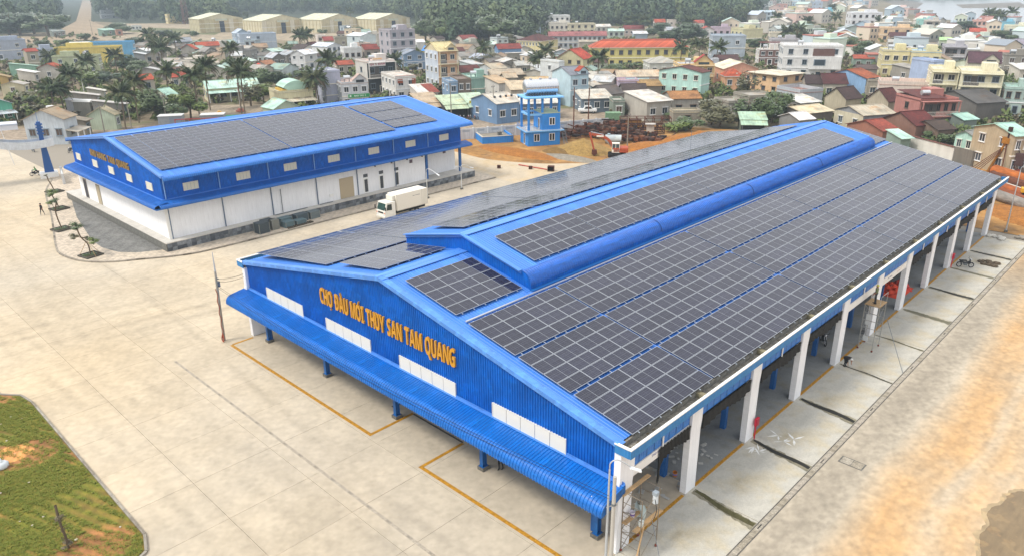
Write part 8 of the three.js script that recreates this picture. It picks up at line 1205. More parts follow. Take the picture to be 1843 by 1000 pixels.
// ---------------------------------------------------------------- entrance gate
{
const gm = M('#d3dae3',{ roughness: 0.5,map: rep(streaks,1 / 3) }),bm = M('#17508f',{ roughness: 0.5 });
const t = thing('entrance_gate','blue gate pillar with curved white canopy boards at the left edge','gate',[-104.4,0,6.8],1.35);
const sh = new THREE.Shape([[-0.75,0],[0.75,0],[0.3,6],[0.3,9.4],[-0.25,9.4],[-0.35,6]].map(([a,b]) => new THREE.Vector2(a,b))),g = new THREE.ExtrudeGeometry(sh,{ depth: 0.7,bevelEnabled: true,bevelSize: 0.03,bevelThickness: 0.03 }); g.translate(0,0,-0.35); part('pillar',g,bm,t); part('plinth',box(-1.5,1.2,0,0.9,-1.1,1.1),whiteTrim,t); for (let k = 0; k < 4; k++) part('collar',box(-0.5,0.55,7.4 + k * 0.5,7.6 + k * 0.5,-0.5,0.5),bm,t); part('spire',rod([0,9.4,0],[0,11,0],0.05,6,0.02),M('#2d6fae'),t);
const bd = (x0,x1,y,hgt,z) => { const s = []; const n = 16; for (let k = 0; k <= n; k++) { const u = k / n,x = x0 + (x1 - x0) * u; s.push([x,y + 0.5 * (u - 0.6) ** 2 * 4]); } const pts = [...s.map(([a,b]) => [a,b]),...s.reverse().map(([a,b]) => [a,b + hgt])]; const q = new THREE.ExtrudeGeometry(new THREE.Shape(pts.map(([a,b]) => new THREE.Vector2(a,b))),{ depth: 0.12,bevelEnabled: false }); q.translate(0,0,z); return q; };
part('front_board',bd(-6.6,1.6,5.2,1.25,1.3),gm,t); part('rear_board',bd(-6.6,1.6,5.2,1.25,-1.4),gm,t); for (let k = 0; k < 7; k++) part('brace',bar([-6.2 + k * 1.25,5.9,1.35],[-6.2 + k * 1.25,5.9,-1.35],0.06,0.08),bm,t); part('deck',[bar([-6.6,6.0,0],[1.5,5.45,0],2.5,0.05)],M('#b7cbe6',{ roughness: 0.4 }),t);
const t2 = thing('entrance_gate','upper white canopy slab of the gate cut by the left edge','gate',[-106,0,-1.2],1.35); part('canopy',[bar([-12,9.4,0],[5.2,9.2,0],3.6,0.9)],M('#cdd0d6',{ roughness: 0.5 }),t2); part('pillar',box(-6.2,-5.2,0,8.6,-0.5,0.5),bm,t2); part('rim',[bar([-12,9.8,1.85],[5.25,9.6,1.85],0.12,0.25)],M('#aeb6c4'),t2);
const f = thing('banner_pole','thin leaning pole before the gate canopy','pole',[-119.8,0,5.2]); part('pole',tube([[0,0,0],[-0.5,3.5,0.3],[-0.7,6.5,0.6],[-0.2,8.2,0.9]],0.05,16,6),M('#cfd2d4'),f);
const lw = thing('low_wall','low white wall with grille beside the gate pillar','wall',[-100.5,0,7.6],-0.25); part('wall',[box(-2,4.2,0,1.5,-0.12,0.12)],plaster('#cfd3d6'),lw); part('grille',box(-0.8,2.4,0.7,1.25,0.12,0.16),M('#8f969c'),lw); for (const x of [-2,4.1]) part('pier',box(x - 0.2,x + 0.2,0,1.9,-0.2,0.2),plaster('#d6d9dc'),lw);
tree('bush','bright','round bright bush behind the low wall by the gate',-96,10.6,2.2,1.3,'bush','bush');
}
// ---------------------------------------------------------------- site clutter by the hall
function scaffold(label,pos,w,l,h,m,lifts) { const t = thing('scaffold',label,'scaffold',pos); const L = h / lifts; for (const [x,z] of [[0,0],[w,0],[0,-l],[w,-l]]) { part('standard',rod([x,0.12,z],[x,h,z],0.03,6),m,t); part('castor',new THREE.SphereGeometry(0.09,8,6).translate(x,0.09,z),M('#7d3a28'),t); } for (let k = 1; k <= lifts; k++) { const y = k * L; part('ledger',[rod([0,y,0],[w,y,0],0.022,5),rod([0,y,-l],[w,y,-l],0.022,5),rod([0,y - L * 0.5,0],[w,y - L * 0.5,0],0.018,5),rod([0,y - L * 0.5,-l],[w,y - L * 0.5,-l],0.018,5)],m,t); part('brace',[rod([0,y - L + 0.15,0],[0,y,-l],0.016,5),rod([0,y,0],[0,y - L + 0.15,-l],0.016,5),rod([w,y - L + 0.15,0],[w,y,-l],0.016,5)],m,t); } for (let k = 0; k < 9; k++) part('rung',rod([0,0.4 + k * 0.3,0],[0.35,0.4 + k * 0.3,0],0.014,4),m,t); return t; }
{
const a = scaffold('painters scaffold with planks and buckets at the front corner column',[21.05,0,0.1],1.25,1.7,4.1,M('#8a7d6c',{ roughness: 0.6,metalness: 0.3 }),3);
part('plank',[box(0.9,1.2,2.1,2.15,-2.3,0.3)],woodPlank,a); part('plank',box(0.05,0.3,4.12,4.17,-2.2,0.4),woodPlank,a); part('plank',box(0.1,0.4,2.16,2.2,-1.9,0.2),woodPlank,a);
const bk = (label,x,y,d,c1,c2) => { const b = thing('paint_bucket',label,'bucket',[x,y,d]); part('pail',new THREE.LatheGeometry([[0,0],[0.13,0],[0.155,0.33],[0.165,0.34],[0.15,0.34],[0.125,0.03]].map(([p,q]) => new THREE.Vector2(p,q)),14),M(c1,{ roughness: 0.5 }),b); part('band',new THREE.CylinderGeometry(0.152,0.145,0.12,14,1,true).translate(0,0.18,0),M(c2,{ roughness: 0.5 }),b); part('handle',new THREE.TorusGeometry(0.15,0.008,4,12,Math.PI).translate(0,0.33,0),steelGrey,b); };
bk('white paint bucket on the scaffold plank',22.1,2.16,0.4,'#e0e6e4','#cfd8d4'); bk('purple banded bucket on the scaffold deck',21.3,2.21,0.7,'#dcd6e0','#6a4f96'); bk('orange lidded paint bucket on the hall floor',19.5,0.01,8.2,'#d98a2a','#8b84c4');
const ds = thing('dust_sheet','pale dust sheet hanging inside the front scaffold','sheet',[21.4,2.3,1.3]); const g = new THREE.PlaneGeometry(0.7,0.9,10,10),p = g.attributes.position; for (let i = 0; i < p.count; i++) p.setZ(i,0.08 * Math.sin(p.getX(i) * 12 + p.getY(i) * 5)); g.computeVertexNormals(); part('sheet',[g,g.clone().translate(0.02,0,-0.02)],M('#b4c3c2',{ roughness: 0.9 }),ds);
const pw = thing('spray_machine','white painting machine standing on the scaffold side','machine',[22.35,3.4,1.3]); part('tank',rod([0,0,0],[0,0.5,0],0.17,12,0.15),M('#cfd6da',{ roughness: 0.4 }),pw); part('motor',box(-0.14,0.14,0.5,0.72,-0.14,0.14),M('#9aa4ac'),pw); part('hose',tube([[0,0.4,0.1],[0.3,-0.2,0.3],[0.1,-1,0.2]],0.02,14,5),tyreM,pw);
const b = scaffold('grey painters scaffold tower at the middle columns with a worker on top',[21.15,0,35.1],1.2,1.6,4.25,M('#a9a9a4',{ roughness: 0.5,metalness: 0.4 }),3); part('deck',[box(-0.05,1.25,4.25,4.3,-1.65,0.05)],woodPlank,b); part('sheet',[box(0.1,0.45,2.2,3.2,-0.55,-0.5),box(0.1,0.5,0.6,1.1,-0.7,-0.6)],M('#d9dcdc',{ roughness: 0.9 }),b); part('guard_rail',[rod([1.2,4.3,0],[1.2,5.2,0],0.02,5),rod([1.2,4.3,-1.6],[1.2,5.2,-1.6],0.02,5),rod([1.2,5.2,0],[1.2,5.2,-1.6],0.02,5)],M('#a9a9a4'),b);
const st = thing('stay_rope','dark rope stay running from the far scaffold to the drain','rope'); part('rope',[rod([22.4,3.2,-36.8],[25.6,0.05,-33.0],0.025,5)],steelGrey,st); const st2 = thing('stay_rope','long rope stay running from the front scaffold over the apron','rope'); part('rope',[rod([22.3,2.2,-1.2],[25.4,0.05,1.6],0.02,5)],steelGrey,st2); const pk = thing('plank','loose pale plank leaning at the front scaffold','plank',[22.6,0,0]); part('board',bar([0,0.05,0.9],[-0.3,2.3,-0.4],0.08,0.04),woodPlank,pk);
for (const [d,w] of [[15.9,'third white column'],[62.4,'ninth white column']]) { const t = thing('hydrant_box',`red fire hose box on the ${w} from the front`,'fire box',[21.1,0,d]); const rm = M('#c81d3a',{ roughness: 0.4 }); part('cabinet',new RoundedBoxGeometry(0.18,0.62,0.46,2,0.03).translate(0.12,1.35,0),rm,t); part('door',box(0.21,0.225,1.1,1.6,-0.18,0.18),M('#a31530',{ roughness: 0.4 }),t); part('riser',rod([0.12,0,0.1],[0.12,1.05,0.1],0.05,8),rm,t); }
const tp = thing('orange_net','heap of orange netting on the hall floor behind a column','netting',[18.6,0,51]); const hg = new THREE.PlaneGeometry(3.2,4.2,26,30); hg.rotateX(-Math.PI / 2); const hp = hg.attributes.position; for (let i = 0; i < hp.count; i++) { const e = Math.max(0,1 - (hp.getX(i) / 1.6) ** 2) * Math.max(0,1 - (hp.getZ(i) / 2.1) ** 2); hp.setY(i,e * (0.5 + 0.3 * Math.sin(hp.getX(i) * 7) * Math.cos(hp.getZ(i) * 5) + rr(-0.06,0.06)) + 0.01); } hg.computeVertexNormals(); part('netting',hg,M('#d8431c',{ roughness: 0.8 }),tp); part('fold',hg.clone().scale(0.6,1.3,0.5).rotateY(0.5).translate(0.5,0,-1.4),M('#c93a2c',{ roughness: 0.8 }),tp);
const wp = tag(part('paint_splash',[0,1,2,3,4].flatMap((k) => { const o = []; for (let q = 0; q < 5; q++) { const a = rr(0,6.28),L = rr(0.3,1.1),w = rr(0.03,0.09),cx = [22.3,22.9,23.3,21.7,22.2][k],cd = [17.3,16.9,17.6,14.9,14.6][k]; o.push(flat([[cx,cd],[cx + Math.cos(a) * L * 0.5 - Math.sin(a) * w,cd + Math.sin(a) * L * 0.5 + Math.cos(a) * w],[cx + Math.cos(a) * L,cd + Math.sin(a) * L],[cx + Math.cos(a) * L * 0.5 + Math.sin(a) * w,cd + Math.sin(a) * L * 0.5 - Math.cos(a) * w]],0.012 + k * 0.0006 + q * 0.0001)); } return o; }),M('#e4e4e0',{ roughness: 0.9 }),scene),'white paint splashes on the apron by the third column','paint',null,'stuff'); void wp;
const rub = []; for (let k = 0; k < 60; k++) { const q = new THREE.BoxGeometry(rr(0.05,0.5),rr(0.02,0.08),rr(0.05,0.4)); q.rotateY(rr(0,3)); q.translate(rr(16,20.4),0.04,-rr(1.5,13)); rub.push(q); } tag(part('debris',rub,M('#b3b2ac',{ roughness: 0.95 }),scene),'scattered boards and scraps on the hall floor behind the front columns','debris',null,'stuff');
for (const [lb,x,d,c] of [['pale rubble sacks at the far end column of the hall',22.2,77.5,'#c9c5ba'],['dark small pile of dirt on the far apron',24,66.5,'#574a3a'],['grey rubble heap beyond the far lamp post',25,79.5,'#8a8378']]) { const q = []; for (let k = 0; k < 16; k++) { const g2 = new THREE.DodecahedronGeometry(rr(0.12,0.35),0); g2.scale(1.3,0.6,1); g2.translate(rr(-0.9,0.9),0.12,rr(-0.7,0.7)); q.push(g2); } const t = thing('rubble_heap',lb,'rubble',[x,0,d]); part('rubble',q,M(c,{ roughness: 0.95 }),t); }
}
{ // wire cages and crates against the plinth
const cm = M('#454e52',{ roughness: 0.75 }),pm = M('#5f7478',{ roughness: 0.7 });
const crate = (label,x,d,w,h,l,m,tall) => { const t = thing('crate_stack',label,'crates',[x,0.12,d],0.06); const n = tall ? 6 : 2; for (let k = 0; k < n; k++) { const y0 = k * h / n,y1 = (k + 1) * h / n - 0.02; part('crate',[box(-w / 2,w / 2,y0,y0 + 0.04,-l / 2,l / 2),box(-w / 2,w / 2,y0 + 0.04,y1,-l / 2,-l / 2 + 0.05),box(-w / 2,w / 2,y0 + 0.04,y1,l / 2 - 0.05,l / 2),box(-w / 2,-w / 2 + 0.05,y0 + 0.04,y1,-l / 2 + 0.05,l / 2 - 0.05),box(w / 2 - 0.05,w / 2,y0 + 0.04,y1,-l / 2 + 0.05,l / 2 - 0.05)],m,t); } part('lid',box(-w / 2 - 0.03,w / 2 + 0.03,h,h + 0.05,-l / 2 - 0.03,l / 2 + 0.03),m,t); for (const [a,b] of [[-1,-1],[1,-1],[-1,1],[1,1]]) part('corner_post',box(a * w / 2 - 0.03,a * w / 2 + 0.03,0,h,b * l / 2 - 0.03,b * l / 2 + 0.03),M('#8d8f88',{ roughness: 0.6 }),t); return t; };
crate('tall slatted grey crate stack nearest the hall corner',-48.3,15.8,1.3,1.35,1.5,cm,1); crate('tall slatted crate stack behind the nearest one',-49.1,17.0,1.1,1.3,1.4,cm,1); crate('open wire cage stack beside the tall crates',-48.4,17.6,0.9,1.3,1.0,M('#7c7d74',{ roughness: 0.7 }),1); crate('low blue grey plastic tub with a hole in its lid',-48.1,19.4,1.3,0.75,1.3,pm); crate('flat blue grey tub right of the holed tub',-48.1,21.2,1.2,0.55,1.5,pm); crate('blue grey tub pair against the plinth',-49.1,19.6,1.1,1.0,1.6,pm); crate('dark tub stack against the plinth in the middle',-49.1,22.0,1.1,1.0,1.8,M('#4d5a60',{ roughness: 0.7 })); crate('last grey tub stack at the right of the crate row',-49.1,24.0,1.1,0.95,1.5,M('#6a7475',{ roughness: 0.7 }));
const pl = thing('pallet','dark old pallets lying by the kerb in front of the tubs','pallet',[-47.4,0.12,20.8],0.05); for (let k = 0; k < 9; k++) part('slat',box(-0.35,0.35,0.1,0.14,-2 + k * 0.45,-1.7 + k * 0.45),M('#4f4636',{ roughness: 0.95 }),pl); part('bearer',[box(-0.33,-0.25,0,0.1,-2,2),box(0.25,0.33,0,0.1,-2,2)],M('#453c2e',{ roughness: 0.95 }),pl);
}
// ---------------------------------------------------------------- sand heaps, scrap yard, pipes
function mound(label,x,d,rx,rz,h,m,sd) { const g = new THREE.PlaneGeometry(2,2,40,40); g.rotateX(-Math.PI / 2); const p = g.attributes.position,u = g.attributes.uv; for (let i = 0; i < p.count; i++) { const a = p.getX(i),b = p.getZ(i),r = Math.hypot(a,b),nz = at(nB,Math.floor(a * 60 + sd * 50 + 2000),Math.floor(b * 60 + 2000)); p.setXYZ(i,a * rx,Math.max(-0.05,h * Math.pow(Math.max(0,1 - r),0.9) * (0.6 + 0.8 * nz)),b * rz); u.setXY(i,a * rx,b * rz); } g.computeVertexNormals(); const t = thing('sand_heap',label,'sand heap',[x,0,d]); part('heap',g,m,t); return t; }
const sand2 = M('#b39152',{ roughness: 1,map: rep(speckle,1 / 3),bumpMap: rep(bumpN,1 / 2),bumpScale: 0.04 }),sand3 = M('#b9782f',{ roughness: 1,map: rep(speckle,1 / 3),bumpMap: rep(bumpN,1 / 2),bumpScale: 0.05 });
mound('yellow sand heap beside the orange excavator',-49.5,84.5,6,5,2.4,sand2,1); mound('dug orange bank behind the excavator',-38,95,9,6,2.2,sand3,2); mound('low orange sand ridge before the blue tower',-58,74.5,10,3,0.7,sand3,3); mound('long orange earth bank right of the scrap',-36,104,9,8,3.0,sand3,4); mound('grey gravel spread at the edge of the sand',-47,77.5,6,2.2,0.5,M('#a59c8c',{ roughness: 1,map: rep(speckle,1 / 2) }),5); mound('small dark dug heap by the sand',-52.5,79.8,3.2,2,1.0,M('#8f6f3c',{ roughness: 1,map: rep(speckle,1 / 2) }),6); mound('orange mud bank beyond the far lamp post',30,92,12,8,1.6,sand3,7);
{
const rustM = ['#5c3322','#74422a','#4a2f26','#8a5330','#3f302a','#6b5040'].map((c) => M(c,{ roughness: 0.95,map: rep(speckle,1) }));
const heap = (label,x,d,rx,rz,h,n) => { const t = thing('scrap_heap',label,'scrap',[x,0,d]); const q = rustM.map(() => []); for (let k = 0; k < n; k++) { const a = rr(0,6.28),L = rr(1,4.5),px = rr(-rx,rx),pz = rr(-rz,rz),py = rr(0.1,h * (1 - 0.5 * Math.hypot(px / rx,pz / rz))),e = rr(-0.5,0.7); q[k % 6].push(rnd() < 0.6 ? bar([px,py,pz],[px + Math.cos(a) * L,Math.max(0.1,py + e),pz + Math.sin(a) * L],rr(0.06,0.25),rr(0.08,0.3)) : box(px,px + rr(0.3,1.4),py,py + rr(0.1,0.8),pz,pz + rr(0.3,1.2))); } q.forEach((g,i) => { if (g.length) part('scrap_iron',g,rustM[i],t).userData.kind = 'stuff'; }); return t; };
heap('tangled rusty scrap heap left of the lattice frames',-59,99.5,4,4,2.2,150); heap('dark rusty scrap heap behind the excavator boom',-52.5,99,5,3.6,2.6,190); heap('low scatter of red rusty iron beside the blue tower',-61.5,93.5,3,3,1.0,70); heap('high rusty girders heap in the centre of the scrap yard',-56.5,104.2,4,2,3.2,120); heap('broken timber and iron heap at the end of the scrap yard',-46.5,100,4,3,1.6,110);
const fr = (label,x,d,turn,w,l,h,m) => { const t = thing('lattice_girder',label,'girder',[x,0,d],turn); for (let k = 0; k <= 6; k++) part('upright',[bar([k * w / 6,0,0],[k * w / 6,h,0],0.14,0.14),bar([k * w / 6,0,-l],[k * w / 6,h,-l],0.14,0.14),bar([k * w / 6,h,0],[k * w / 6,h,-l],0.12,0.12)],m,t); part('chord',[0.1,0.5,1].flatMap((f) => [bar([0,h * f,0.1],[w,h * f,0.1],0.14,0.16),bar([0,h * f,-l - 0.1],[w,h * f,-l - 0.1],0.14,0.16)]),m,t); for (let k = 0; k < 6; k++) part('diagonal',bar([k * w / 6,k % 2 ? h : 0,0.16],[(k + 1) * w / 6,k % 2 ? 0 : h,0.16],0.1,0.1),m,t); return t; };
fr('long rusty lattice frame at the back of the scrap yard',-57,106.5,0.72,11,2.4,2.6,rustM[1]); fr('dark rusty lattice frame in front of the long one',-54,103,0.72,9,2,1.9,rustM[2]);
const gc = thing('scrap_container','pale green rusting container in the scrap yard','container',[-63,1.2,109],0.72); part('body',box(0,3.4,0,1.6,-2,0),M('#8fb58e',{ roughness: 0.9,map: rep(speckle,1) }),gc); for (let k = 0; k < 6; k++) part('rib',box(k * 0.66,k * 0.66 + 0.08,0,1.6,0,0.06),M('#6f8f6e'),gc); part('stand',box(0.1,3.3,-1.2,0,-1.9,-0.1),rustM[4],gc); const rc = thing('scrap_container','dull red steel hopper in the scrap yard','container',[-60,0,98.5],0.5); part('body',prism([[0,0.4],[3.2,0],[3.2,1.5],[0,1.9]],-2,0,'z'),M('#98453a',{ roughness: 0.85,map: rep(speckle,1) }),rc); part('rim',box(-0.05,3.25,1.48,1.56,-2.05,0.05),M('#7b3a32'),rc);
const yc = thing('scrap_container','rusty yellow steel box in the scrap yard','container',[-57.5,0,107.5],0.72); part('body',box(0,4.4,0,1.9,-1.4,0),M('#a8762c',{ roughness: 0.9,map: rep(speckle,1) }),yc); part('rim',[box(-0.05,4.45,1.9,2.0,-1.45,0.05)],rustM[0],yc);
const tk = thing('old_tank','pale blue grey tank lying behind the excavator boom','tank',[-49.3,0,93.6],0.6); part('barrel',new THREE.CylinderGeometry(0.85,0.85,3.2,18).rotateZ(Math.PI / 2).translate(0,0.9,0),M('#b9c4c6',{ roughness: 0.7,map: g8 }),tk); part('hatch',rod([-0.9,1.6,0],[-0.9,2.0,0],0.3,12),M('#9fb0b8'),tk);
const ht = thing('site_hut','tiny pale hut on posts at the right of the scrap','hut',[-49.5,0,105.5],0.6); part('wall',box(0,1.6,0.6,2.2,-1.2,0),plaster('#cfc6ba'),ht); part('roof',box(-0.3,1.9,2.2,2.3,-1.5,0.4),roofM('#b9b2aa'),ht); part('post',[box(0,0.12,0,0.6,-0.12,0),box(1.48,1.6,0,0.6,-0.12,0),box(0,0.12,0,0.6,-1.2,-1.08),box(1.48,1.6,0,0.6,-1.2,-1.08)],rustM[0],ht);
const rb = thing('square_duct','rusty square steel duct lying at the sand edge','duct',[-43.2,0,66.6],0.55); part('duct',[box(0,1.1,0,0.08,-0.9,0),box(0,1.1,0.82,0.9,-0.9,0),box(0,0.08,0.08,0.82,-0.9,0),box(1.02,1.1,0.08,0.82,-0.9,0)],rustM[0],rb); part('inner',box(0.08,1.02,0.08,0.82,-0.88,-0.3),darkGap,rb); const rp = thing('red_pipe','long thin red pipe lying on the sand','pipe'); part('pipe',rod([-50.2,0.1,-66.8],[-44,0.1,-67.4],0.1,8),M('#a83a2c',{ roughness: 0.7 }),rp); for (const [lb,x,d] of [['small rusty drum at the sand edge near the warehouse',-51.2,62.8],['small rusty drum beside the long red pipe',-46.6,66]]) { const dr = thing('rusty_drum',lb,'drum',[x,0,d]); part('barrel',rod([0,0,0],[0,0.5,0],0.34,12),rustM[0],dr); part('rim',new THREE.TorusGeometry(0.34,0.03,5,14).rotateX(Math.PI / 2).translate(0,0.5,0),rustM[2],dr); }
// big pipes behind the hall's right end
const pipe = (label,x,d,L,r,m,y = r) => { const t = thing('steel_pipe',label,'pipe',[x,0,d],0.64 - Math.PI * 0.42); const g = new THREE.CylinderGeometry(r,r,L,20,1,true); g.rotateZ(Math.PI / 2); g.translate(L / 2,y,0); const g2 = g.clone(); g2.scale(1,1,0.92); const q = new THREE.TorusGeometry(r,0.05,6,20); q.rotateY(Math.PI / 2); q.translate(0,y,0); part('barrel',g,m,t); part('flange',[q,q.clone().translate(L,0,0)],rustM[0],t); part('core',new THREE.CylinderGeometry(r * 0.96,r * 0.96,0.02,18).rotateZ(Math.PI / 2).translate(0.3,y,0),darkGap,t); return t; };
const op = M('#9a4f24',{ roughness: 0.9,map: rep(speckle,1 / 2) }),gp2 = M('#a49c92',{ roughness: 0.8,map: rep(speckle,1 / 2) });
pipe('pale grey steel pipe nearest the far corner of the hall',17.5,97.5,14,0.75,gp2); pipe('rusty brown pipe behind the pale grey pipe',16.2,100.5,15,0.7,op); pipe('orange rusty pipe in the middle of the pipe stack',15.4,103.6,15,0.8,M('#b5602a',{ roughness: 0.9,map: rep(speckle,1 / 2) })); pipe('whitish pipe between rusty pipes',15.6,106.3,12,0.5,M('#c4bdb0',{ roughness: 0.8 })); pipe('dark rusty pipe under the crane tripod',14.2,109.5,16,0.8,rustM[1]); pipe('bright orange pipe at the back of the stack',13.6,113.5,16,0.9,M('#c9702c',{ roughness: 0.9,map: rep(speckle,1 / 2) })); pipe('dull red pipe at the rear fence of the pipe yard',13.5,118,16,0.6,M('#7d3626',{ roughness: 0.9 }));
const yb = thing('yellow_machine','yellow machine part between the pipes at the right edge','machine',[21,0,98.6],0.3); part('block',new RoundedBoxGeometry(1.5,0.7,1.1,2,0.1).translate(0,1.75,0),M('#d9a21c',{ roughness: 0.5 }),yb); part('block',new RoundedBoxGeometry(0.9,0.6,1,2,0.1).translate(1.5,1.7,0),M('#d9a21c',{ roughness: 0.5 }),yb); part('leg',[box(-0.5,0.5,0,1.4,-0.3,0.3),box(1.2,1.8,0,1.4,-0.3,0.3)],rustM[2],yb);
const cr = thing('crane_tripod','orange steel tripod crane rising behind the hall end','crane',[14.1,0,115.3]); const om = M('#c4821e',{ roughness: 0.7,map: rep(speckle,1) }); part('leg',bar([-1.9,0,-0.6],[0,5.6,0],0.32,0.32),om,cr); for (const [a,b] of [[0.5,1.6],[1.6,-1.4],[2.6,0.4]]) part('leg',rod([a,0,b],[0,5.6,0],0.09,6),rustM[1],cr); for (let k = 0; k < 4; k++) part('stay',rod([-4.6 + k * 0.5,0,0.8 + k * 0.4],[-0.6,4.2 - k * 0.2,0],0.06,5),rustM[1],cr); part('head',[box(-0.7,0.4,5.1,6.0,-0.4,0.4),bar([-0.9,6.1,0],[1.5,6.0,0],0.14,0.14)],om,cr); part('winch',[rod([0.1,6,0],[0.1,7.3,0],0.22,8),box(-0.2,0.4,7.1,7.8,-0.3,0.3)],rustM[2],cr); part('engine',box(1.7,2.9,1.8,3.8,-0.5,0.5),M('#4c3430',{ roughness: 0.8 }),cr); part('arm',bar([1.5,6.0,0],[2.4,2.6,0],0.12,0.12),rustM[2],cr);
heap('red brown rusty scrap along the right edge yard',20,117,4,2,1.0,60); const dw = thing('cable_drum','dark blue cable drum at the right edge yard','drum',[18.4,0,111.4],0.4); part('barrel',new THREE.CylinderGeometry(0.9,0.9,1.2,18).rotateZ(Math.PI / 2).translate(0,1.2,0),M('#353f60',{ roughness: 0.7 }),dw); part('cheek',[-0.6,0.6].map((x) => new THREE.CylinderGeometry(1.2,1.2,0.08,18).rotateZ(Math.PI / 2).translate(x,1.2,0)),M('#4a3b33'),dw);
}
// ---------------------------------------------------------------- signs and things in the village
const byLabel = (l) => scene.children.find((o) => o.userData.label === l);
function signOn(bl,lx,ly,lz,w,h,label,draw,edge = '#e6e4e0') { const b = byLabel(bl); b.updateMatrixWorld(true); const t = thing('shop_sign',label,'sign'); t.position.copy(b.localToWorld(new THREE.Vector3(lx,ly,lz))); t.rotation.y = b.rotation.y; part('board',box(-w / 2,w / 2,0,h,-0.12,0),M(edge,{ roughness: 0.6 }),t); part('print',new THREE.PlaneGeometry(w - 0.06,h - 0.06).translate(0,h / 2,0.004),board(w,h,draw,256),t); }
signOn('white and dark shop house with red lettering on its parapet',3.1,7.9,0.55,5.2,1.5,'white shop board reading QUỐC BÌNH in red capitals',(x,w,h) => { x.fillStyle = '#e9e4e2'; x.fillRect(0,0,w,h); printed(x,'QUỐC BÌNH',w,h,0.62,'#b3204a',0.8); });
signOn('white and dark shop house with red lettering on its parapet',3.4,9.6,0.1,3.2,0.7,'small yellow lettered board above the red capitals',(x,w,h) => { x.fillStyle = '#d8b9a4'; x.fillRect(0,0,w,h); printed(x,'TIỆM VÀNG',w,h,0.7,'#dca21e',0.78); });
signOn('terrace house with white dormer above a green shop board',4.2,2.7,0.8,5.8,1.0,'green shop board with white print under the terrace house',(x,w,h) => { x.fillStyle = '#178a45'; x.fillRect(0,0,w,h); printed(x,'NHÀ THUỐC',w * 1.1,h,0.6,'#f0f4ee',0.72); x.fillStyle = '#f0f4ee'; x.fillRect(w * 0.06,h * 0.4,w * 0.1,h * 0.2); x.fillRect(w * 0.09,h * 0.25,w * 0.04,h * 0.5); });
signOn('shop with mint awning under a yellow board',2.4,3.2,0.75,4.4,0.8,'yellow shop board above the mint awning',(x,w,h) => { x.fillStyle = '#d9c43a'; x.fillRect(0,0,w,h); printed(x,'TẠP HÓA',w * 0.9,h,0.6,'#a8452a',0.72); });
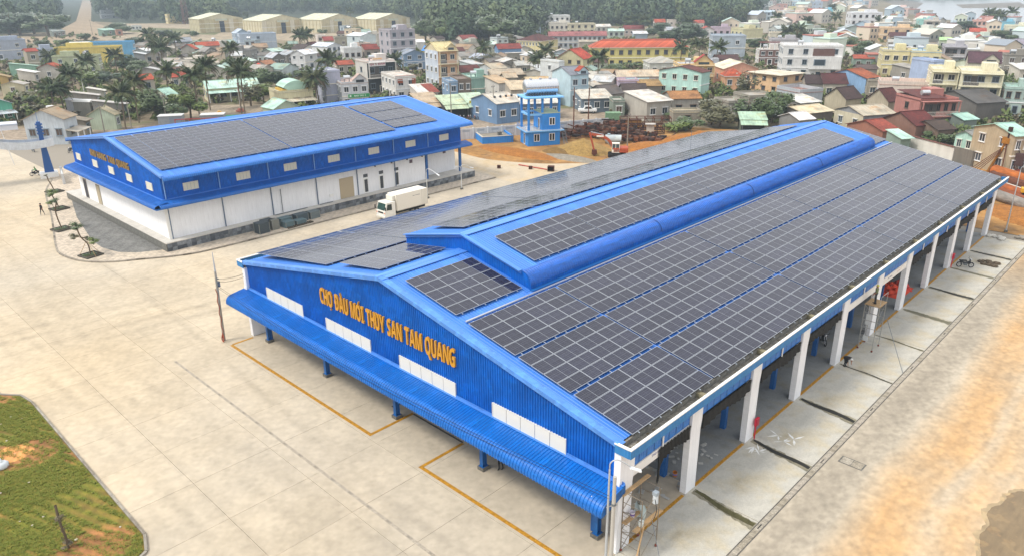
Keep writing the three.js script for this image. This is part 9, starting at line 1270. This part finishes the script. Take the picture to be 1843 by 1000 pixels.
{
const m = M('#6d4a44',{ roughness: 0.7 }); const t = thing('lattice_tower','reddish steel lattice tower with a tank near the yellow house','water tower',[-640,0,268]); const H = 22; for (const [a,b] of [[-2,-2],[2,-2],[-2,2],[2,2]]) part('leg',bar([a,0,b],[a * 0.7,H,b * 0.7],0.35,0.35),m,t); for (let k = 0; k < 6; k++) part('brace',[bar([-2,k * 3.6,2],[1.8,(k + 1) * 3.6,1.8],0.2,0.2),bar([2,k * 3.6,2],[-1.8,(k + 1) * 3.6,1.8],0.2,0.2),bar([2,k * 3.6,2],[1.8,(k + 1) * 3.6,-1.8],0.2,0.2),bar([-2,k * 3.6,2],[2,k * 3.6,2],0.2,0.2)],m,t); part('tank',rod([0,H,0],[0,H + 5,0],3,14),M('#c4a09c',{ roughness: 0.7 }),t); part('banner',box(-7,-3,H - 1,H + 5,-0.2,0.2),M('#a9cfd0',{ roughness: 0.7 }),t);
const c0 = (label,x,d,turn) => { const q = thing('cargo_container',label,'container',[x,0,d],turn); part('body',box(0,5,0.1,3.6,-3,0),M('#8f959c',{ roughness: 0.7,map: rep(streaks,1 / 2) }),q); for (let k = 0; k < 11; k++) part('rib',box(-0.05,0,0.15,3.5,-0.28 - k * 0.25,-0.18 - k * 0.25),M('#9b948c'),q); part('roof',box(-0.1,5.1,3.6,3.7,-3.1,0.1),M('#c9c9c6',{ roughness: 0.6 }),q); part('door',[box(2.4,4.9,0.2,3.4,0,0.05)],M('#77808c',{ roughness: 0.6 }),q); return q; };
c0('left grey container hut behind the warehouse',-131.5,36.6,0.98); c0('right grey container hut behind the warehouse',-125.8,43.6,0.98); const rf = thing('red_gantry','red steel gantry standing before the grey container huts','gantry',[-125.5,0,37.8],0.98); for (let k = 0; k < 4; k++) part('upright',box(k * 3,k * 3 + 0.15,0,3.4,-0.15,0),M('#a32a2c',{ roughness: 0.6 }),rf); part('beam',[box(0,9.15,3.4,3.55,-0.15,0),box(0,9.15,0.8,0.9,-0.12,-0.02)],M('#a32a2c',{ roughness: 0.6 }),rf);
const fp = thing('flagpole','flagpole with red flag in the school yard','flagpole',[-146.5,0,63.5]); part('pole',rod([0,0,0],[0,7.5,0],0.05,6),M('#d0d0cc'),fp); const fg = new THREE.PlaneGeometry(0.8,2.0,6,12),p = fg.attributes.position; for (let i = 0; i < p.count; i++) p.setZ(i,0.15 * Math.sin(p.getX(i) * 5 + p.getY(i) * 2)); fg.computeVertexNormals(); part('flag',[fg.translate(0.45,6.2,0),fg.clone().translate(0,0,-0.02)],M('#c8202a',{ roughness: 0.7 }),fp); part('base',[box(-0.9,0.9,0,0.4,-0.9,0.9),box(-0.5,0.5,0.4,0.8,-0.5,0.5)],M('#b06a5c',{ roughness: 0.8 }),fp);
const gf = thing('green_fence','low olive green fence in front of the school yard','fence',[-135,0,48],0.95); for (let k = 0; k < 9; k++) part('board',box(k * 0.95,k * 0.95 + 0.9,0.1,1.2,-0.06,0),M('#8a9440',{ roughness: 0.8 }),gf); const ys = thing('round_sign','small round yellow sign above the olive green fence','sign',[-134,0,52]); part('post',rod([0,0,0],[0,1.8,0],0.05,6),steelGrey,ys); part('disc',new THREE.TorusGeometry(0.5,0.14,8,18).rotateY(0.95).translate(0,2.2,0),M('#dca226',{ roughness: 0.5 }),ys);
const wt = thing('water_tank','white water tank on a stand among the trees at left','water tank',[-150,0,21]); part('tank',rod([0,4.4,0],[0,6,0],0.8,14),M('#d6d8d8',{ roughness: 0.5 }),wt); part('stand',[[-0.6,-0.6],[0.6,-0.6],[-0.6,0.6],[0.6,0.6]].map(([a,b]) => box(a - 0.06,a + 0.06,0,4.4,b - 0.06,b + 0.06)),steelGrey,wt);
const bt = thing('blue_tarp','bright blue tarpaulin cover beside the tall grey house','tarpaulin',[-192,0,162],0.6); part('cover',[quadSlab([0,6.6,0],[5,6.6,0],[4.5,8.2,-3],[0.5,8.2,-3],0.06)],M('#2f84d0',{ roughness: 0.6 }),bt); part('frame',[box(0.1,0.2,0,6.5,-0.2,-0.1),box(4.8,4.9,0,6.5,-0.2,-0.1),box(0.6,0.7,0,8.1,-2.9,-2.8),box(4.3,4.4,0,8.1,-2.9,-2.8)],steelGrey,bt);
const ot = thing('orange_parasol','bright orange red parasol in the palms at centre left','parasol',[-222,0,110]); part('canopy',new THREE.ConeGeometry(2.2,1.3,10).translate(0,3.6,0),M('#d83a1c',{ roughness: 0.7 }),ot); part('pole',rod([0,0,0],[0,3,0],0.06,6),steelGrey,ot);
const gt = thing('green_gate','green sheet gate among the trees behind the warehouse','gate',[-131,0,52],0.95); part('sheet',box(0,3.4,0.1,2.1,-0.06,0),M('#46b08a',{ roughness: 0.7 }),gt); part('frame',[box(-0.1,0,0,2.3,-0.1,0.02),box(3.4,3.5,0,2.3,-0.1,0.02)],steelGrey,gt);
const mk = (label,x,d,c) => { const b = thing('parked_car',label,'car',[x,0,d],rr(0,3)); const bm = M(c,{ roughness: 0.3 }); part('body',new RoundedBoxGeometry(4.2,0.7,1.7,3,0.2).translate(0,0.7,0),bm,b); part('cabin',new RoundedBoxGeometry(2.3,0.65,1.5,3,0.22).translate(-0.1,1.3,0),glassDark,b); part('roof',new RoundedBoxGeometry(1.8,0.08,1.4,2,0.04).translate(-0.1,1.63,0),bm,b); for (const [px,z] of [[-1.3,0.75],[1.3,0.75],[-1.3,-0.75],[1.3,-0.75]]) { const q = wheel(b,px,0.32,z,0.32,0.2); q.rotation.y = 0; } }; mk('blue white car parked at the far street junction',-66,286,'#c9d4e4'); mk('red car on the far dirt road',-560,172,'#b83a44');
}

scene.traverse((o) => { if (o.isMesh) { o.castShadow = true; o.receiveShadow = true; } });
renderer.render(scene,camera);
